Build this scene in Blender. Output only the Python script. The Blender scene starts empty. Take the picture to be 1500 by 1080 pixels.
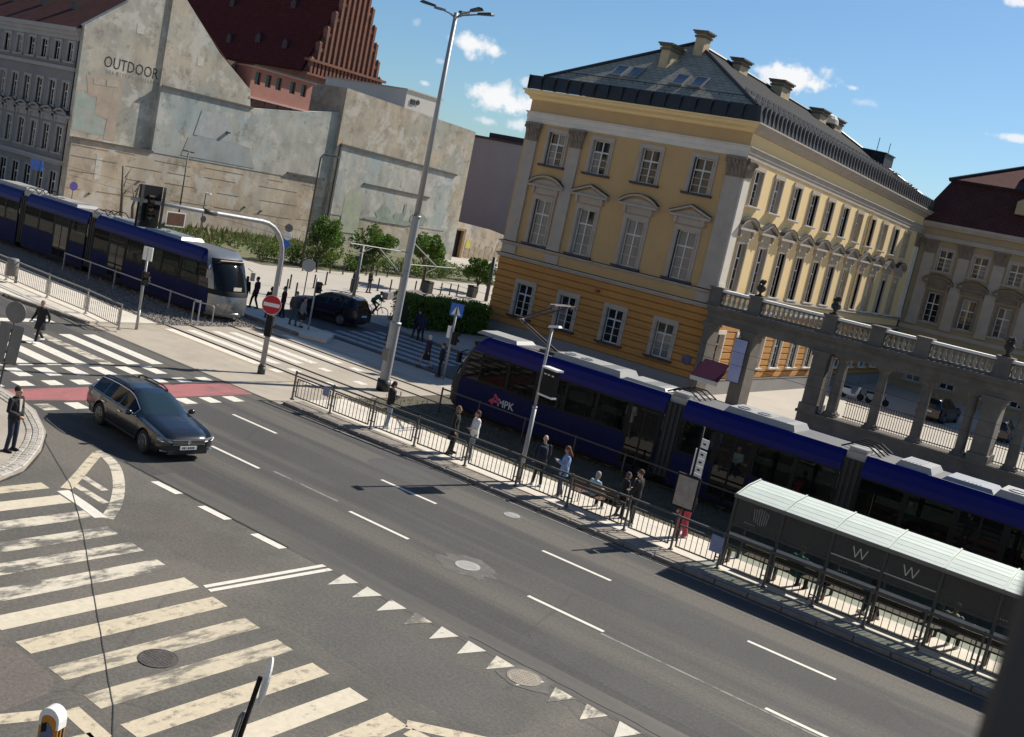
import bpy, bmesh, math, random
from mathutils import Matrix, Vector, noise as mnoise
R = math.radians
SC = bpy.context.scene
COL = SC.collection
# ------------------------------------------------------------------ camera
cam = bpy.data.cameras.new('camera'); camo = bpy.data.objects.new('camera', cam); COL.objects.link(camo)
cam.sensor_width = 36.0; cam.lens = 37.69; cam.clip_start = 0.05; cam.clip_end = 3000
_r = Vector((0.7904205, 0.57641897, 0.20730798)); _u = Vector((-0.26071336, 0.01031561, 0.96536114)); _f = Vector((-0.55431397, 0.8170892, -0.1584338))
camo.matrix_world = Matrix(((_r.x, _u.x, -_f.x, 0), (_r.y, _u.y, -_f.y, 0), (_r.z, _u.z, -_f.z, 9.4), (0, 0, 0, 1)))
SC.camera = camo
cam.dof.use_dof = True; cam.dof.focus_distance = 34; cam.dof.aperture_fstop = 3.6
# ------------------------------------------------------------------ sun and sky
SUN_AZ, SUN_EL = R(75), R(40.5)
world = bpy.data.worlds.new('World'); SC.world = world; world.use_nodes = True
wn, wl = world.node_tree.nodes, world.node_tree.links
wn.clear()
wout = wn.new('ShaderNodeOutputWorld'); wbg = wn.new('ShaderNodeBackground'); wl.new(wbg.outputs[0], wout.inputs[0])
sky = wn.new('ShaderNodeTexSky'); sky.sky_type = 'NISHITA'; sky.sun_disc = False
sky.sun_elevation = SUN_EL; sky.sun_rotation = math.pi/2 - SUN_AZ
sky.air_density = 1.0; sky.dust_density = 0.6; sky.ozone_density = 3.0; sky.altitude = 120
wbg.inputs[1].default_value = 0.068
def _wm(op, a, b=None, c=None):
    n = wn.new('ShaderNodeMath'); n.operation = op
    for i, v in enumerate((a, b, c)):
        if v is None: continue
        if isinstance(v, (int, float)): n.inputs[i].default_value = v
        else: wl.new(v, n.inputs[i])
    return n.outputs[0]
def _vm(op, a, b):
    n = wn.new('ShaderNodeVectorMath'); n.operation = op
    for i, v in enumerate((a, b)):
        if isinstance(v, (tuple, Vector)): n.inputs[i].default_value = tuple(v)
        else: wl.new(v, n.inputs[i])
    return n.outputs['Value'] if op == 'DOT_PRODUCT' else n.outputs['Vector']
_tc = wn.new('ShaderNodeTexCoord'); DIR = _tc.outputs['Generated']
_cn = wn.new('ShaderNodeTexNoise'); _cn.inputs['Scale'].default_value = 34; _cn.inputs['Detail'].default_value = 7; _cn.inputs['Roughness'].default_value = .62
wl.new(DIR, _cn.inputs['Vector'])
_cn2 = wn.new('ShaderNodeTexNoise'); _cn2.inputs['Scale'].default_value = 90; _cn2.inputs['Detail'].default_value = 5
wl.new(DIR, _cn2.inputs['Vector'])
# fair-weather cloudlets standing in given directions of the sky: unit direction, half width, half height (radians), density
CLOUDS = [((-0.6298, 0.7673, 0.1209), 0.0267, 0.0127, 1), ((-0.6176, 0.7774, 0.1196), 0.0115, 0.0089, 1), ((-0.6068, 0.791, 0.0786), 0.0382, 0.0153, 1.0), ((-0.5932, 0.8028, 0.0596), 0.0191, 0.0089, 0.7), ((-0.6157, 0.7858, 0.058), 0.014, 0.0051, 0.6), ((-0.3892, 0.9092, 0.148), 0.0395, 0.0153, 1.15), ((-0.4084, 0.9006, 0.1488), 0.0217, 0.0089, 0.9), ((-0.3429, 0.9276, 0.1482), 0.0102, 0.0038, 0.8), ((-0.3344, 0.9323, 0.1378), 0.0153, 0.0051, 0.35), ((-0.2138, 0.9682, 0.1301), 0.0217, 0.0045, 0.8), ((-0.6629, 0.7445, 0.0786), 0.0064, 0.0038, 0.6), ((-0.2319, 0.9443, 0.2336), 0.014, 0.0057, 0.9), ((-0.6541, 0.7497, 0.1001), 0.0051, 0.0032, 0.3), ((-0.6722, 0.7295, 0.1267), 0.0057, 0.0051, 0.25), ((-0.5931, 0.799, 0.0989), 0.0076, 0.0051, 0.5)]
_tot = None
for (d, w, h, k) in CLOUDS:
    d = Vector(d).normalized(); ax = Vector((0, 0, 1)).cross(d).normalized(); up = d.cross(ax).normalized()
    a = _wm('DIVIDE', _vm('DOT_PRODUCT', DIR, ax), w); b = _wm('DIVIDE', _vm('DOT_PRODUCT', DIR, up), h)
    # flat underside: lower half falls off faster
    r2 = _wm('ADD', _wm('MULTIPLY', a, a), _wm('MULTIPLY', b, b))
    front = _wm('GREATER_THAN', _vm('DOT_PRODUCT', DIR, d), .6)
    e = _wm('SUBTRACT', 1.0, _wm('SQRT', r2))
    e = _wm('ADD', e, _wm('MULTIPLY', _wm('SUBTRACT', _cn.outputs[0], .5), 2.6))
    e = _wm('ADD', e, _wm('MULTIPLY', _wm('SUBTRACT', _cn2.outputs[0], .5), .9))
    n = wn.new('ShaderNodeMapRange'); n.interpolation_type = 'SMOOTHSTEP'; wl.new(e, n.inputs[0]); n.inputs[1].default_value = .05; n.inputs[2].default_value = .75
    inside = _wm('LESS_THAN', r2, 4.0)
    m = _wm('MULTIPLY', _wm('MULTIPLY', _wm('MULTIPLY', n.outputs[0], k), front), inside)
    _tot = m if _tot is None else _wm('MAXIMUM', _tot, m)
_mix = wn.new('ShaderNodeMixRGB'); wl.new(_tot, _mix.inputs[0])
_gam = wn.new('ShaderNodeMixRGB'); _gam.blend_type = 'MULTIPLY'; _gam.inputs[0].default_value = 1; wl.new(sky.outputs[0], _gam.inputs[1]); _gam.inputs[2].default_value = (.68, .88, 1.02, 1)
wl.new(_gam.outputs[0], _mix.inputs[1]); _mix.inputs[2].default_value = (9.4, 9.5, 9.7, 1)
wl.new(_mix.outputs[0], wbg.inputs[0])
sl = bpy.data.lights.new('sun', 'SUN'); sl.energy = 4.9; sl.angle = R(0.5); sl.color = (1, .93, .82)
so = bpy.data.objects.new('sun', sl); COL.objects.link(so)
_sd = Vector((math.cos(SUN_AZ)*math.cos(SUN_EL), math.sin(SUN_AZ)*math.cos(SUN_EL), math.sin(SUN_EL)))
so.rotation_euler = _sd.to_track_quat('Z', 'Y').to_euler(); so.location = _sd*200
SC.view_settings.view_transform = 'Standard'; SC.view_settings.look = 'None'; SC.view_settings.gamma = 1
SC.view_settings.use_curve_mapping = False
SC.view_settings.exposure = 0.55
SC.render.engine = 'CYCLES'
# ------------------------------------------------------------------ materials
MATS = {}
def mat(name, col, rough=.8, metal=0.0, var=.12, vscale=1.5, bump=0.0, bscale=40, spec=.5, dirt=None, dscale=.4, damt=.5, coat=0, stretch=None):
    """principled with two layers of noise (world position), optional stain colour and fine relief"""
    if name in MATS: return MATS[name]
    m = bpy.data.materials.new(name); m.use_nodes = True; nt = m.node_tree; N, L = nt.nodes, nt.links
    p = N['Principled BSDF']; p.inputs['Roughness'].default_value = rough; p.inputs['Metallic'].default_value = metal
    p.inputs['Specular IOR Level'].default_value = spec
    if coat: p.inputs['Coat Weight'].default_value = coat; p.inputs['Coat Roughness'].default_value = .08
    geo = N.new('ShaderNodeNewGeometry'); pos = geo.outputs['Position']
    if stretch:
        mp = N.new('ShaderNodeMapping'); mp.inputs['Scale'].default_value = stretch; L.new(pos, mp.inputs[0]); pos = mp.outputs[0]
    c = tuple(col) + (1,)
    if var > 0:
        n1 = N.new('ShaderNodeTexNoise'); n1.inputs['Scale'].default_value = vscale; n1.inputs['Detail'].default_value = 6; n1.inputs['Roughness'].default_value = .65; L.new(pos, n1.inputs['Vector'])
        rp = N.new('ShaderNodeMapRange'); L.new(n1.outputs[0], rp.inputs[0]); rp.inputs[1].default_value = .25; rp.inputs[2].default_value = .75; rp.inputs[3].default_value = 1-var; rp.inputs[4].default_value = 1+var
        mx = N.new('ShaderNodeMixRGB'); mx.blend_type = 'MULTIPLY'; mx.inputs[0].default_value = 1; mx.inputs[1].default_value = c; L.new(rp.outputs[0], mx.inputs[2])
        out = mx.outputs[0]
        if dirt:
            n2 = N.new('ShaderNodeTexNoise'); n2.inputs['Scale'].default_value = dscale; n2.inputs['Detail'].default_value = 8; n2.inputs['Roughness'].default_value = .7; L.new(pos, n2.inputs['Vector'])
            r2 = N.new('ShaderNodeMapRange'); L.new(n2.outputs[0], r2.inputs[0]); r2.inputs[1].default_value = .48; r2.inputs[2].default_value = .72; r2.inputs[4].default_value = damt
            m2 = N.new('ShaderNodeMixRGB'); L.new(r2.outputs[0], m2.inputs[0]); L.new(out, m2.inputs[1]); m2.inputs[2].default_value = tuple(dirt)+(1,); out = m2.outputs[0]
        L.new(out, p.inputs['Base Color'])
    else: p.inputs['Base Color'].default_value = c
    if bump > 0:
        nb = N.new('ShaderNodeTexNoise'); nb.inputs['Scale'].default_value = bscale; nb.inputs['Detail'].default_value = 4; L.new(geo.outputs['Position'], nb.inputs['Vector'])
        b = N.new('ShaderNodeBump'); b.inputs['Strength'].default_value = bump; b.inputs['Distance'].default_value = .02; L.new(nb.outputs[0], b.inputs['Height']); L.new(b.outputs[0], p.inputs['Normal'])
    MATS[name] = m; return m
def glass(name, tint=(.02, .025, .03), refl=.5, rough=.03, clear=0.0, ior=1.5):
    """window pane: dark base with a clear coat; clear>0 lets that share of light straight through"""
    if name in MATS: return MATS[name]
    m = bpy.data.materials.new(name); m.use_nodes = True; nt = m.node_tree; N, L = nt.nodes, nt.links
    p = N['Principled BSDF']; p.inputs['Base Color'].default_value = tuple(tint)+(1,); p.inputs['Roughness'].default_value = rough; p.inputs['IOR'].default_value = ior; p.inputs['Specular IOR Level'].default_value = refl
    if clear > 0:
        t = N.new('ShaderNodeBsdfTransparent'); t.inputs[0].default_value = (.8, .86, .84, 1)
        x = N.new('ShaderNodeMixShader'); x.inputs[0].default_value = clear; L.new(p.outputs[0], x.inputs[1]); L.new(t.outputs[0], x.inputs[2]); L.new(x.outputs[0], N['Material Output'].inputs[0])
    MATS[name] = m; return m
def emit_mix(name, col, strength):
    if name in MATS: return MATS[name]
    m = mat(name, col, .4, var=0); p = m.node_tree.nodes['Principled BSDF']; p.inputs['Emission Color'].default_value = tuple(col)+(1,); p.inputs['Emission Strength'].default_value = strength
    return m
# ------------------------------------------------------------------ mesh builder
class MB:
    def __init__(s): s.v = []; s.f = []; s.m = []; s.T = None; s.cur = 0; s.fn = None
    def add(s, vs, fs, mi=None):
        b = len(s.v); mi = s.cur if mi is None else mi
        for p in vs:
            p = Vector(p)
            if s.T is not None: p = s.T @ p
            if s.fn: p = Vector(s.fn(p))
            s.v.append(p)
        for f in fs: s.f.append(tuple(b+i for i in f)); s.m.append(mi)
        return s
    def box(s, x0, y0, z0, x1, y1, z1, mi=None):
        return s.add([(x0,y0,z0),(x1,y0,z0),(x1,y1,z0),(x0,y1,z0),(x0,y0,z1),(x1,y0,z1),(x1,y1,z1),(x0,y1,z1)],
                     [(0,3,2,1),(4,5,6,7),(0,1,5,4),(1,2,6,5),(2,3,7,6),(3,0,4,7)], mi)
    def cbox(s, cx, cy, cz, sx, sy, sz, rz=0, mi=None, M=None):
        m = Matrix.Translation((cx,cy,cz)) @ (M if M else Matrix.Rotation(rz,4,'Z'))
        vs = [m @ Vector((a*sx/2,b*sy/2,c*sz/2)) for c in (-1,1) for (a,b) in ((-1,-1),(1,-1),(1,1),(-1,1))]
        return s.add(vs, [(0,3,2,1),(4,5,6,7),(0,1,5,4),(1,2,6,5),(2,3,7,6),(3,0,4,7)], mi)
    def bevbox(s, x0, y0, z0, x1, y1, z1, b=.03, mi=None):
        "box with chamfered vertical and top edges"
        def ring(x0,y0,x1,y1,z,c): return [(x0+c,y0,z),(x1-c,y0,z),(x1,y0+c,z),(x1,y1-c,z),(x1-c,y1,z),(x0+c,y1,z),(x0,y1-c,z),(x0,y0+c,z)]
        vs = ring(x0,y0,x1,y1,z0,b)+ring(x0,y0,x1,y1,z1-b,b)+ring(x0+b,y0+b,x1-b,y1-b,z1,b*.6)
        fs = [tuple(reversed(range(8))), tuple(range(16,24))]
        for k in (0,8):
            for i in range(8): j=(i+1)%8; fs.append((k+i,k+j,k+8+j,k+8+i))
        return s.add(vs, fs, mi)
    def tube(s, pts, r, n=8, mi=None, cap=True):
        "tube along points; r number or list"
        pts = [Vector(p) for p in pts]; rs = r if isinstance(r,(list,tuple)) else [r]*len(pts)
        vs=[]; fs=[]; ref=None
        for i,p in enumerate(pts):
            d = (pts[min(i+1,len(pts)-1)]-pts[max(i-1,0)])
            d = d.normalized() if d.length>1e-9 else Vector((0,0,1))
            if ref is None: ref = Vector((1,0,0)) if abs(d.x)<.9 else Vector((0,1,0))
            a = (ref - d*ref.dot(d)).normalized(); b = d.cross(a); ref = a
            for k in range(n):
                t=2*math.pi*k/n; vs.append(p+(a*math.cos(t)+b*math.sin(t))*rs[i])
        for i in range(len(pts)-1):
            for k in range(n): j=(k+1)%n; fs.append((i*n+k,i*n+j,(i+1)*n+j,(i+1)*n+k))
        if cap: fs.append(tuple(reversed(range(n)))); fs.append(tuple(range((len(pts)-1)*n,len(pts)*n)))
        return s.add(vs,fs,mi)
    def lathe(s, prof, c=(0,0,0), n=12, mi=None, axis=None, cap=True):
        "profile [(r,z)...] turned about z at c"
        vs=[];fs=[]; M = axis or Matrix.Identity(4)
        for (r,z) in prof:
            for k in range(n): t=2*math.pi*k/n; vs.append(Vector(c)+(M@Vector((r*math.cos(t),r*math.sin(t),z))))
        for i in range(len(prof)-1):
            for k in range(n): j=(k+1)%n; fs.append((i*n+k,i*n+j,(i+1)*n+j,(i+1)*n+k))
        if cap: fs.append(tuple(reversed(range(n)))); fs.append(tuple(range((len(prof)-1)*n,len(prof)*n)))
        return s.add(vs,fs,mi)
    def prism(s, poly, a, b, plane='xy', mi=None):
        "polygon extruded between a and b along the missing axis"
        n=len(poly); g={'xy':lambda p,h:(p[0],p[1],h),'xz':lambda p,h:(p[0],h,p[1]),'yz':lambda p,h:(h,p[0],p[1])}[plane]
        vs=[g(p,a) for p in poly]+[g(p,b) for p in poly]
        area=sum(poly[i][0]*poly[(i+1)%n][1]-poly[(i+1)%n][0]*poly[i][1] for i in range(n))
        pos=(area>0) != (plane=='xz')
        if b<a: pos = not pos
        bot=tuple(range(n)); top=tuple(range(n,2*n))
        fs=[tuple(reversed(bot)),top] if pos else [bot,tuple(reversed(top))]
        for i in range(n):
            j=(i+1)%n; fs.append((i,j,n+j,n+i) if pos else (j,i,n+i,n+j))
        return s.add(vs,fs,mi)
    def quad(s,a,b,c,d,mi=None): return s.add([a,b,c,d],[(0,1,2,3)],mi)
    def sheet(s, poly, z, mi=None):
        n=len(poly); area=sum(poly[i][0]*poly[(i+1)%n][1]-poly[(i+1)%n][0]*poly[i][1] for i in range(n))
        f=tuple(range(n)) if area>0 else tuple(reversed(range(n)))
        return s.add([(p[0],p[1],z) for p in poly],[f],mi)
    def disc(s,c,r,n=16,mi=None,M=None,r2=None):
        M=M or Matrix.Identity(4); vs=[Vector(c)+M@Vector((r*math.cos(2*math.pi*k/n),(r2 or r)*math.sin(2*math.pi*k/n),0)) for k in range(n)]
        return s.add(vs,[tuple(range(n))],mi)
    def ball(s,c,r,n=10,m=6,mi=None,sc=(1,1,1)):
        vs=[];fs=[]
        for i in range(1,m):
            t=math.pi*i/m
            for k in range(n): a=2*math.pi*k/n; vs.append((c[0]+r*sc[0]*math.sin(t)*math.cos(a),c[1]+r*sc[1]*math.sin(t)*math.sin(a),c[2]+r*sc[2]*math.cos(t)))
        top=len(vs); vs.append((c[0],c[1],c[2]+r*sc[2])); vs.append((c[0],c[1],c[2]-r*sc[2]))
        for i in range(m-2):
            for k in range(n): j=(k+1)%n; fs.append((i*n+k,(i+1)*n+k,(i+1)*n+j,i*n+j))
        for k in range(n): j=(k+1)%n; fs.append((top,k,j)); fs.append((top+1,(m-2)*n+j,(m-2)*n+k))
        return s.add(vs,fs,mi)
    def mesh(s,name,mats,smooth=False):
        me=bpy.data.meshes.new(name); me.from_pydata([tuple(v) for v in s.v],[],s.f)
        for m in (mats if isinstance(mats,(list,tuple)) else [mats]): me.materials.append(m)
        me.polygons.foreach_set('material_index',s.m)
        if smooth: me.polygons.foreach_set('use_smooth',[True]*len(s.f))
        me.update(); return me
    def build(s,name,mats,parent=None,smooth=False,M=None):
        return piece(name,s.mesh(name,mats,smooth),parent,M)
def piece(name, me, parent=None, M=None):
    o=bpy.data.objects.new(name,me); COL.objects.link(o)
    if parent is not None: o.parent=parent
    if M is not None: o.matrix_local=M
    return o
def T(x,y,z=0,rz=0): return Matrix.Translation((x,y,z)) @ Matrix.Rotation(rz,4,'Z')
def tag(o,label=None,cat=None,group=None,kind=None):
    if label: o['label']=label
    if cat: o['category']=cat
    if group: o['group']=group
    if kind: o['kind']=kind
    return o
def thing(name,label,cat,loc=(0,0,0),rz=0,group=None):
    o=bpy.data.objects.new(name,None); COL.objects.link(o); o.location=loc; o.rotation_euler=(0,0,rz); o.empty_display_size=.2
    return tag(o,label,cat,group)
def struct(o): o['kind']='structure'; return o
def kids(o): return [c for c in bpy.data.objects if c.parent==o]
def index_children():
    d={}
    for o in bpy.data.objects:
        if o.parent: d.setdefault(o.parent.name,[]).append(o)
    return d
def copy_tree(o,loc=None,rz=None,label=None,group=None,_d=None,parent=None):
    d=_d or index_children()
    c=o.copy(); COL.objects.link(c)
    if parent is not None: c.parent=parent
    if loc is not None: c.location=loc
    if rz is not None: c.rotation_euler=(0,0,rz)
    if label: c['label']=label
    if group: c['group']=group
    for ch in d.get(o.name,[]): copy_tree(ch,_d=d,parent=c)
    return c
def text_mesh(txt,size,depth=.01,bold=False,align='CENTER'):
    cu=bpy.data.curves.new('letters','FONT'); cu.body=txt; cu.size=size; cu.extrude=depth/2; cu.align_x=align; cu.align_y='CENTER'; cu.resolution_u=2
    if bold: cu.offset=size*.018
    ob=bpy.data.objects.new('letters',cu); COL.objects.link(ob)
    dg=bpy.context.evaluated_depsgraph_get(); me=bpy.data.meshes.new_from_object(ob.evaluated_get(dg)); bpy.data.objects.remove(ob); bpy.data.curves.remove(cu)
    me.name='lettering'; return me
def wall_grid(mb,w,h,openings,y0=0,y1=.4,x0=0,z0=0,mi=None):
    "solid wall from x0..w, z0..h with rectangular openings [(xa,za,xb,zb)] cut clean through, as butted boxes"
    zs=sorted({z0,h}|{z for o in openings for z in (o[1],o[3]) if z0<z<h})
    for za,zb in zip(zs,zs[1:]):
        zm=(za+zb)/2; cuts=sorted([(o[0],o[2]) for o in openings if o[1]<zm<o[3]])
        x=x0
        for a,b in cuts:
            if a>x: mb.box(x,y0,za,a,y1,zb,mi)
            x=max(x,b)
        if x<w: mb.box(x,y0,za,w,y1,zb,mi)
rng=random.Random(7)
ORD=['first','second','third','fourth','fifth','sixth','seventh','eighth','ninth','tenth','eleventh','twelfth','thirteenth','fourteenth','fifteenth','sixteenth']
# ================================================================== GROUND, ROADS, TRACKS
def asphalt(name, col, warm, streak=.35, crack=True):
    m=mat(name,col,.88,var=.2,vscale=.3,bump=.45,bscale=45,dirt=tuple(c*.72 for c in col),dscale=.22,damt=.6)
    nt=m.node_tree; N,L=nt.nodes,nt.links; p=N['Principled BSDF']; src=p.inputs['Base Color'].links[0].from_socket
    geo=N.new('ShaderNodeNewGeometry')
    # tyre-polished, dusty lanes drawn out along the street (wear that stays put)
    mp=N.new('ShaderNodeMapping'); mp.inputs['Scale'].default_value=(.018,.6,1) if streak>0 else (.25,.25,1); L.new(geo.outputs['Position'],mp.inputs[0])
    n=N.new('ShaderNodeTexNoise'); n.inputs['Scale'].default_value=1.0; n.inputs['Detail'].default_value=5; n.inputs['Roughness'].default_value=.55; L.new(mp.outputs[0],n.inputs['Vector'])
    r=N.new('ShaderNodeMapRange'); L.new(n.outputs[0],r.inputs[0]); r.inputs[1].default_value=.455; r.inputs[2].default_value=.585; r.inputs[4].default_value=abs(streak)
    x=N.new('ShaderNodeMixRGB'); L.new(r.outputs[0],x.inputs[0]); L.new(src,x.inputs[1]); x.inputs[2].default_value=tuple(warm)+(1,)
    # aggregate speckle
    g=N.new('ShaderNodeTexNoise'); g.inputs['Scale'].default_value=14; g.inputs['Detail'].default_value=6; L.new(geo.outputs['Position'],g.inputs['Vector'])
    gr=N.new('ShaderNodeMapRange'); L.new(g.outputs[0],gr.inputs[0]); gr.inputs[1].default_value=.3; gr.inputs[2].default_value=.7; gr.inputs[3].default_value=.78; gr.inputs[4].default_value=1.24
    y=N.new('ShaderNodeMixRGB'); y.blend_type='MULTIPLY'; y.inputs[0].default_value=1; L.new(x.outputs[0],y.inputs[1]); L.new(gr.outputs[0],y.inputs[2]); out=y.outputs[0]
    if crack:
        w=N.new('ShaderNodeTexNoise'); w.inputs['Scale'].default_value=.7; w.inputs['Detail'].default_value=4; L.new(geo.outputs['Position'],w.inputs['Vector'])
        wv=N.new('ShaderNodeMixRGB'); wv.inputs[0].default_value=.35; L.new(geo.outputs['Position'],wv.inputs[1]); L.new(w.outputs['Color'],wv.inputs[2])
        v=N.new('ShaderNodeTexVoronoi'); v.feature='DISTANCE_TO_EDGE'; v.inputs['Scale'].default_value=.22; L.new(wv.outputs[0],v.inputs['Vector'])
        c=N.new('ShaderNodeMapRange'); L.new(v.outputs['Distance'],c.inputs[0]); c.inputs[1].default_value=.0; c.inputs[2].default_value=.009; c.inputs[3].default_value=.3; c.inputs[4].default_value=0
        # cracks only here and there
        k=N.new('ShaderNodeTexNoise'); k.inputs['Scale'].default_value=.16; L.new(geo.outputs['Position'],k.inputs['Vector'])
        kr=N.new('ShaderNodeMapRange'); L.new(k.outputs[0],kr.inputs[0]); kr.inputs[1].default_value=.5; kr.inputs[2].default_value=.6
        mm=N.new('ShaderNodeMath'); mm.operation='MULTIPLY'; L.new(c.outputs[0],mm.inputs[0]); L.new(kr.outputs[0],mm.inputs[1])
        z=N.new('ShaderNodeMixRGB'); L.new(mm.outputs[0],z.inputs[0]); L.new(out,z.inputs[1]); z.inputs[2].default_value=(.018,.018,.018,1); out=z.outputs[0]
    L.new(out,p.inputs['Base Color']); return m
def paint(name,col,worn,base,scale=3.0,stretch=(1,1,1)):
    "road paint rubbed off to the asphalt in patches"
    m=mat(name,col,.75,var=.14,vscale=6); nt=m.node_tree; N,L=nt.nodes,nt.links; p=N['Principled BSDF']; src=p.inputs['Base Color'].links[0].from_socket
    geo=N.new('ShaderNodeNewGeometry'); mp=N.new('ShaderNodeMapping'); mp.inputs['Scale'].default_value=stretch; L.new(geo.outputs['Position'],mp.inputs[0])
    n=N.new('ShaderNodeTexNoise'); n.inputs['Scale'].default_value=scale; n.inputs['Detail'].default_value=9; n.inputs['Roughness'].default_value=.72; L.new(mp.outputs[0],n.inputs['Vector'])
    r=N.new('ShaderNodeMapRange'); L.new(n.outputs[0],r.inputs[0]); r.inputs[1].default_value=worn; r.inputs[2].default_value=worn+.10; r.inputs[4].default_value=.92
    x=N.new('ShaderNodeMixRGB'); L.new(r.outputs[0],x.inputs[0]); L.new(src,x.inputs[1]); x.inputs[2].default_value=tuple(base)+(1,); L.new(x.outputs[0],p.inputs['Base Color']); return m
M_ROAD=asphalt('asphalt_main',(.052,.051,.049),(.105,.095,.080),.8)
M_SIDE=asphalt('asphalt_side',(.088,.083,.073),(.135,.121,.100),-.75)
M_FAR=asphalt('asphalt_far',(.075,.075,.078),(.10,.10,.10),.3,False)
M_PAINT=paint('white_paint',(.62,.59,.52),.60,(.12,.11,.10),4)
M_PAINTW=paint('worn_white_paint',(.54,.49,.39),.46,(.085,.08,.072),1.3,(1.6,.6,1))
M_PAINTZ=paint('crossing_paint',(.50,.435,.315),.52,(.21,.18,.14),3.4,(1.5,.8,1))
M_PAINTG=paint('grey_white_paint',(.52,.49,.42),.55,(.11,.10,.09),3)
M_PAINTZ2=paint('crossing_paint_worn',(.48,.42,.31),.47,(.15,.135,.11),2.1,(1.7,.5,1))
M_PAINTZ3=paint('crossing_paint_fresh',(.54,.48,.37),.58,(.22,.19,.15),4.5,(1.5,.8,1))
M_PAINTL=paint('faded_paint',(.20,.19,.17),.5,(.075,.072,.07),2.5)
M_RED=paint('red_bike_paint',(.33,.115,.115),.50,(.20,.10,.095),1.0,(1,.35,1))
M_PAVE=mat('pale_paving',(.40,.365,.315),.9,var=.12,vscale=.5,dirt=(.28,.25,.21),dscale=.25,damt=.5,bump=.2,bscale=14)
M_ISL=mat('island_concrete',(.36,.315,.255),.9,var=.14,vscale=.7,dirt=(.25,.22,.18),dscale=.5,damt=.6,bump=.25,bscale=20)
M_PLAT=mat('platform_paving',(.58,.53,.45),.9,var=.10,vscale=1.4,dirt=(.40,.36,.30),dscale=.8,damt=.5,bump=.15,bscale=16)
M_KERB=mat('granite_kerb',(.40,.37,.33),.85,var=.2,vscale=5,bump=.3,bscale=30)
M_SETT=mat('granite_sett',(.34,.315,.275),.88,var=.32,vscale=3.3,bump=.4,bscale=40)
M_TAR=mat('tar_joint',(.028,.027,.026),.7,var=0)
M_EARTH=mat('track_earth',(.085,.072,.05),.95,var=.4,vscale=2.2,dirt=(.05,.055,.025),dscale=.8,damt=.8,bump=.6,bscale=18)
M_BALL=mat('ballast_bed',(.16,.145,.125),.95,var=.45,vscale=8,bump=.8,bscale=14)
M_STONE=mat('ballast_stone',(.22,.205,.185),.95,var=.4,vscale=9)
M_RAIL=mat('rail_steel',(.12,.09,.07),.45,.6,var=.3,vscale=4)
M_IRON=mat('cast_iron',(.11,.095,.085),.6,.4,var=.3,vscale=9)
M_CONC=mat('concrete',(.36,.35,.33),.9,var=.15,vscale=2,dirt=(.22,.21,.20),damt=.5)

g=MB(); g.sheet([(-1500,-900),(900,-900),(900,1500),(-1500,1500)],-.05); struct(g.build('ground',M_PAVE))
road=MB(); road.sheet([(-220,18.4),(-30.6,18.4),(-30.0,17.95),(30,17.95),(30,27.6),(-40,27.6),(-46.5,26.6),(-70,24.6),(-220,22)],0); road=struct(road.build('road',M_ROAD))
side=MB(); side.sheet([(-32,17.95),(-29,17.95),(-26.9,17.3),(-25.6,16.4),(-24.2,15.1),(-23.5,13.9),(-23,10),(-23,-30),(6,-30),(6,12),(30,12),(30,17.95)],-.004); side=struct(side.build('side_street',M_SIDE))
# left pavement corner with its ring of setts and kerb
corner=[(-26.9,17.25),(-28.9,18.1),(-30.6,18.4),(-90,18.6),(-90,-30),(-23.2,-30),(-23.2,10.5),(-23.5,13.8),(-24.2,15.05),(-25.6,16.35)]
pv=MB(); pv.prism(corner,-.03,.10); sidewalk=struct(pv.build('sidewalk',mat('corner_paving',(.34,.30,.25),.9,var=.16,vscale=1.1,dirt=(.24,.215,.18),dscale=.7,damt=.6,bump=.25,bscale=22)))
ring_=[(-23.3,9.5),(-23.35,12),(-23.6,13.8),(-24.2,14.95),(-25.0,15.75),(-25.9,16.5),(-26.9,17.15),(-27.9,17.6),(-29,17.98),(-30.6,18.2),(-33,18.3),(-37,18.35)]
def smooth_line(pts,n=4):
    out=[]
    for i in range(len(pts)-1):
        p0=Vector(pts[max(i-1,0)]);p1=Vector(pts[i]);p2=Vector(pts[i+1]);p3=Vector(pts[min(i+2,len(pts)-1)])
        for k in range(n):
            t=k/n; q=.5*((2*p1)+(-p0+p2)*t+(2*p0-5*p1+4*p2-p3)*t*t+(-p0+3*p1-3*p2+p3)*t**3); out.append((q.x,q.y))
    return out+[tuple(pts[-1])]
ring=smooth_line(ring_)
def along(pts,step):
    "points and headings every step metres along a polyline"
    out=[]; acc=0
    for a,b in zip(pts,pts[1:]):
        a,b=Vector(a),Vector(b); l=(b-a).length; d=(b-a)/l; t=-acc%step if acc else 0
        t=(step-acc)%step if acc else 0
        while t<l: out.append((a+d*t,math.atan2(d.y,d.x))); t+=step
        acc=(acc+l)%step
    return out
sm=MB(); sm.bevbox(-.095,-.075,-.06,.095,.075,0,.018); sett_me=sm.mesh('sett',M_SETT)
k=0
for (p,a) in along(ring,.2):
    n=Vector((-math.sin(a),math.cos(a)))
    for j in range(2):
        if k>=300: break
        q=Vector((p.x,p.y))+n*(.20+.165*j)
        if p.y<12 and j>1: continue
        piece('sett',sett_me,sidewalk,T(q.x,q.y,.125+rng.uniform(-.004,.006),a+rng.uniform(-.06,.06))); k+=1
km=MB(); km.bevbox(-.245,-.075,-.1,.245,.075,0,.02); kerb_me=km.mesh('kerb_stone',M_KERB)
for (p,a) in along(ring,.5): 
    n=Vector((-math.sin(a),math.cos(a)))*.06
    piece('kerb_stone',kerb_me,sidewalk,T(p.x+n.x,p.y+n.y,.128,a))
jt=MB()
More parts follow.
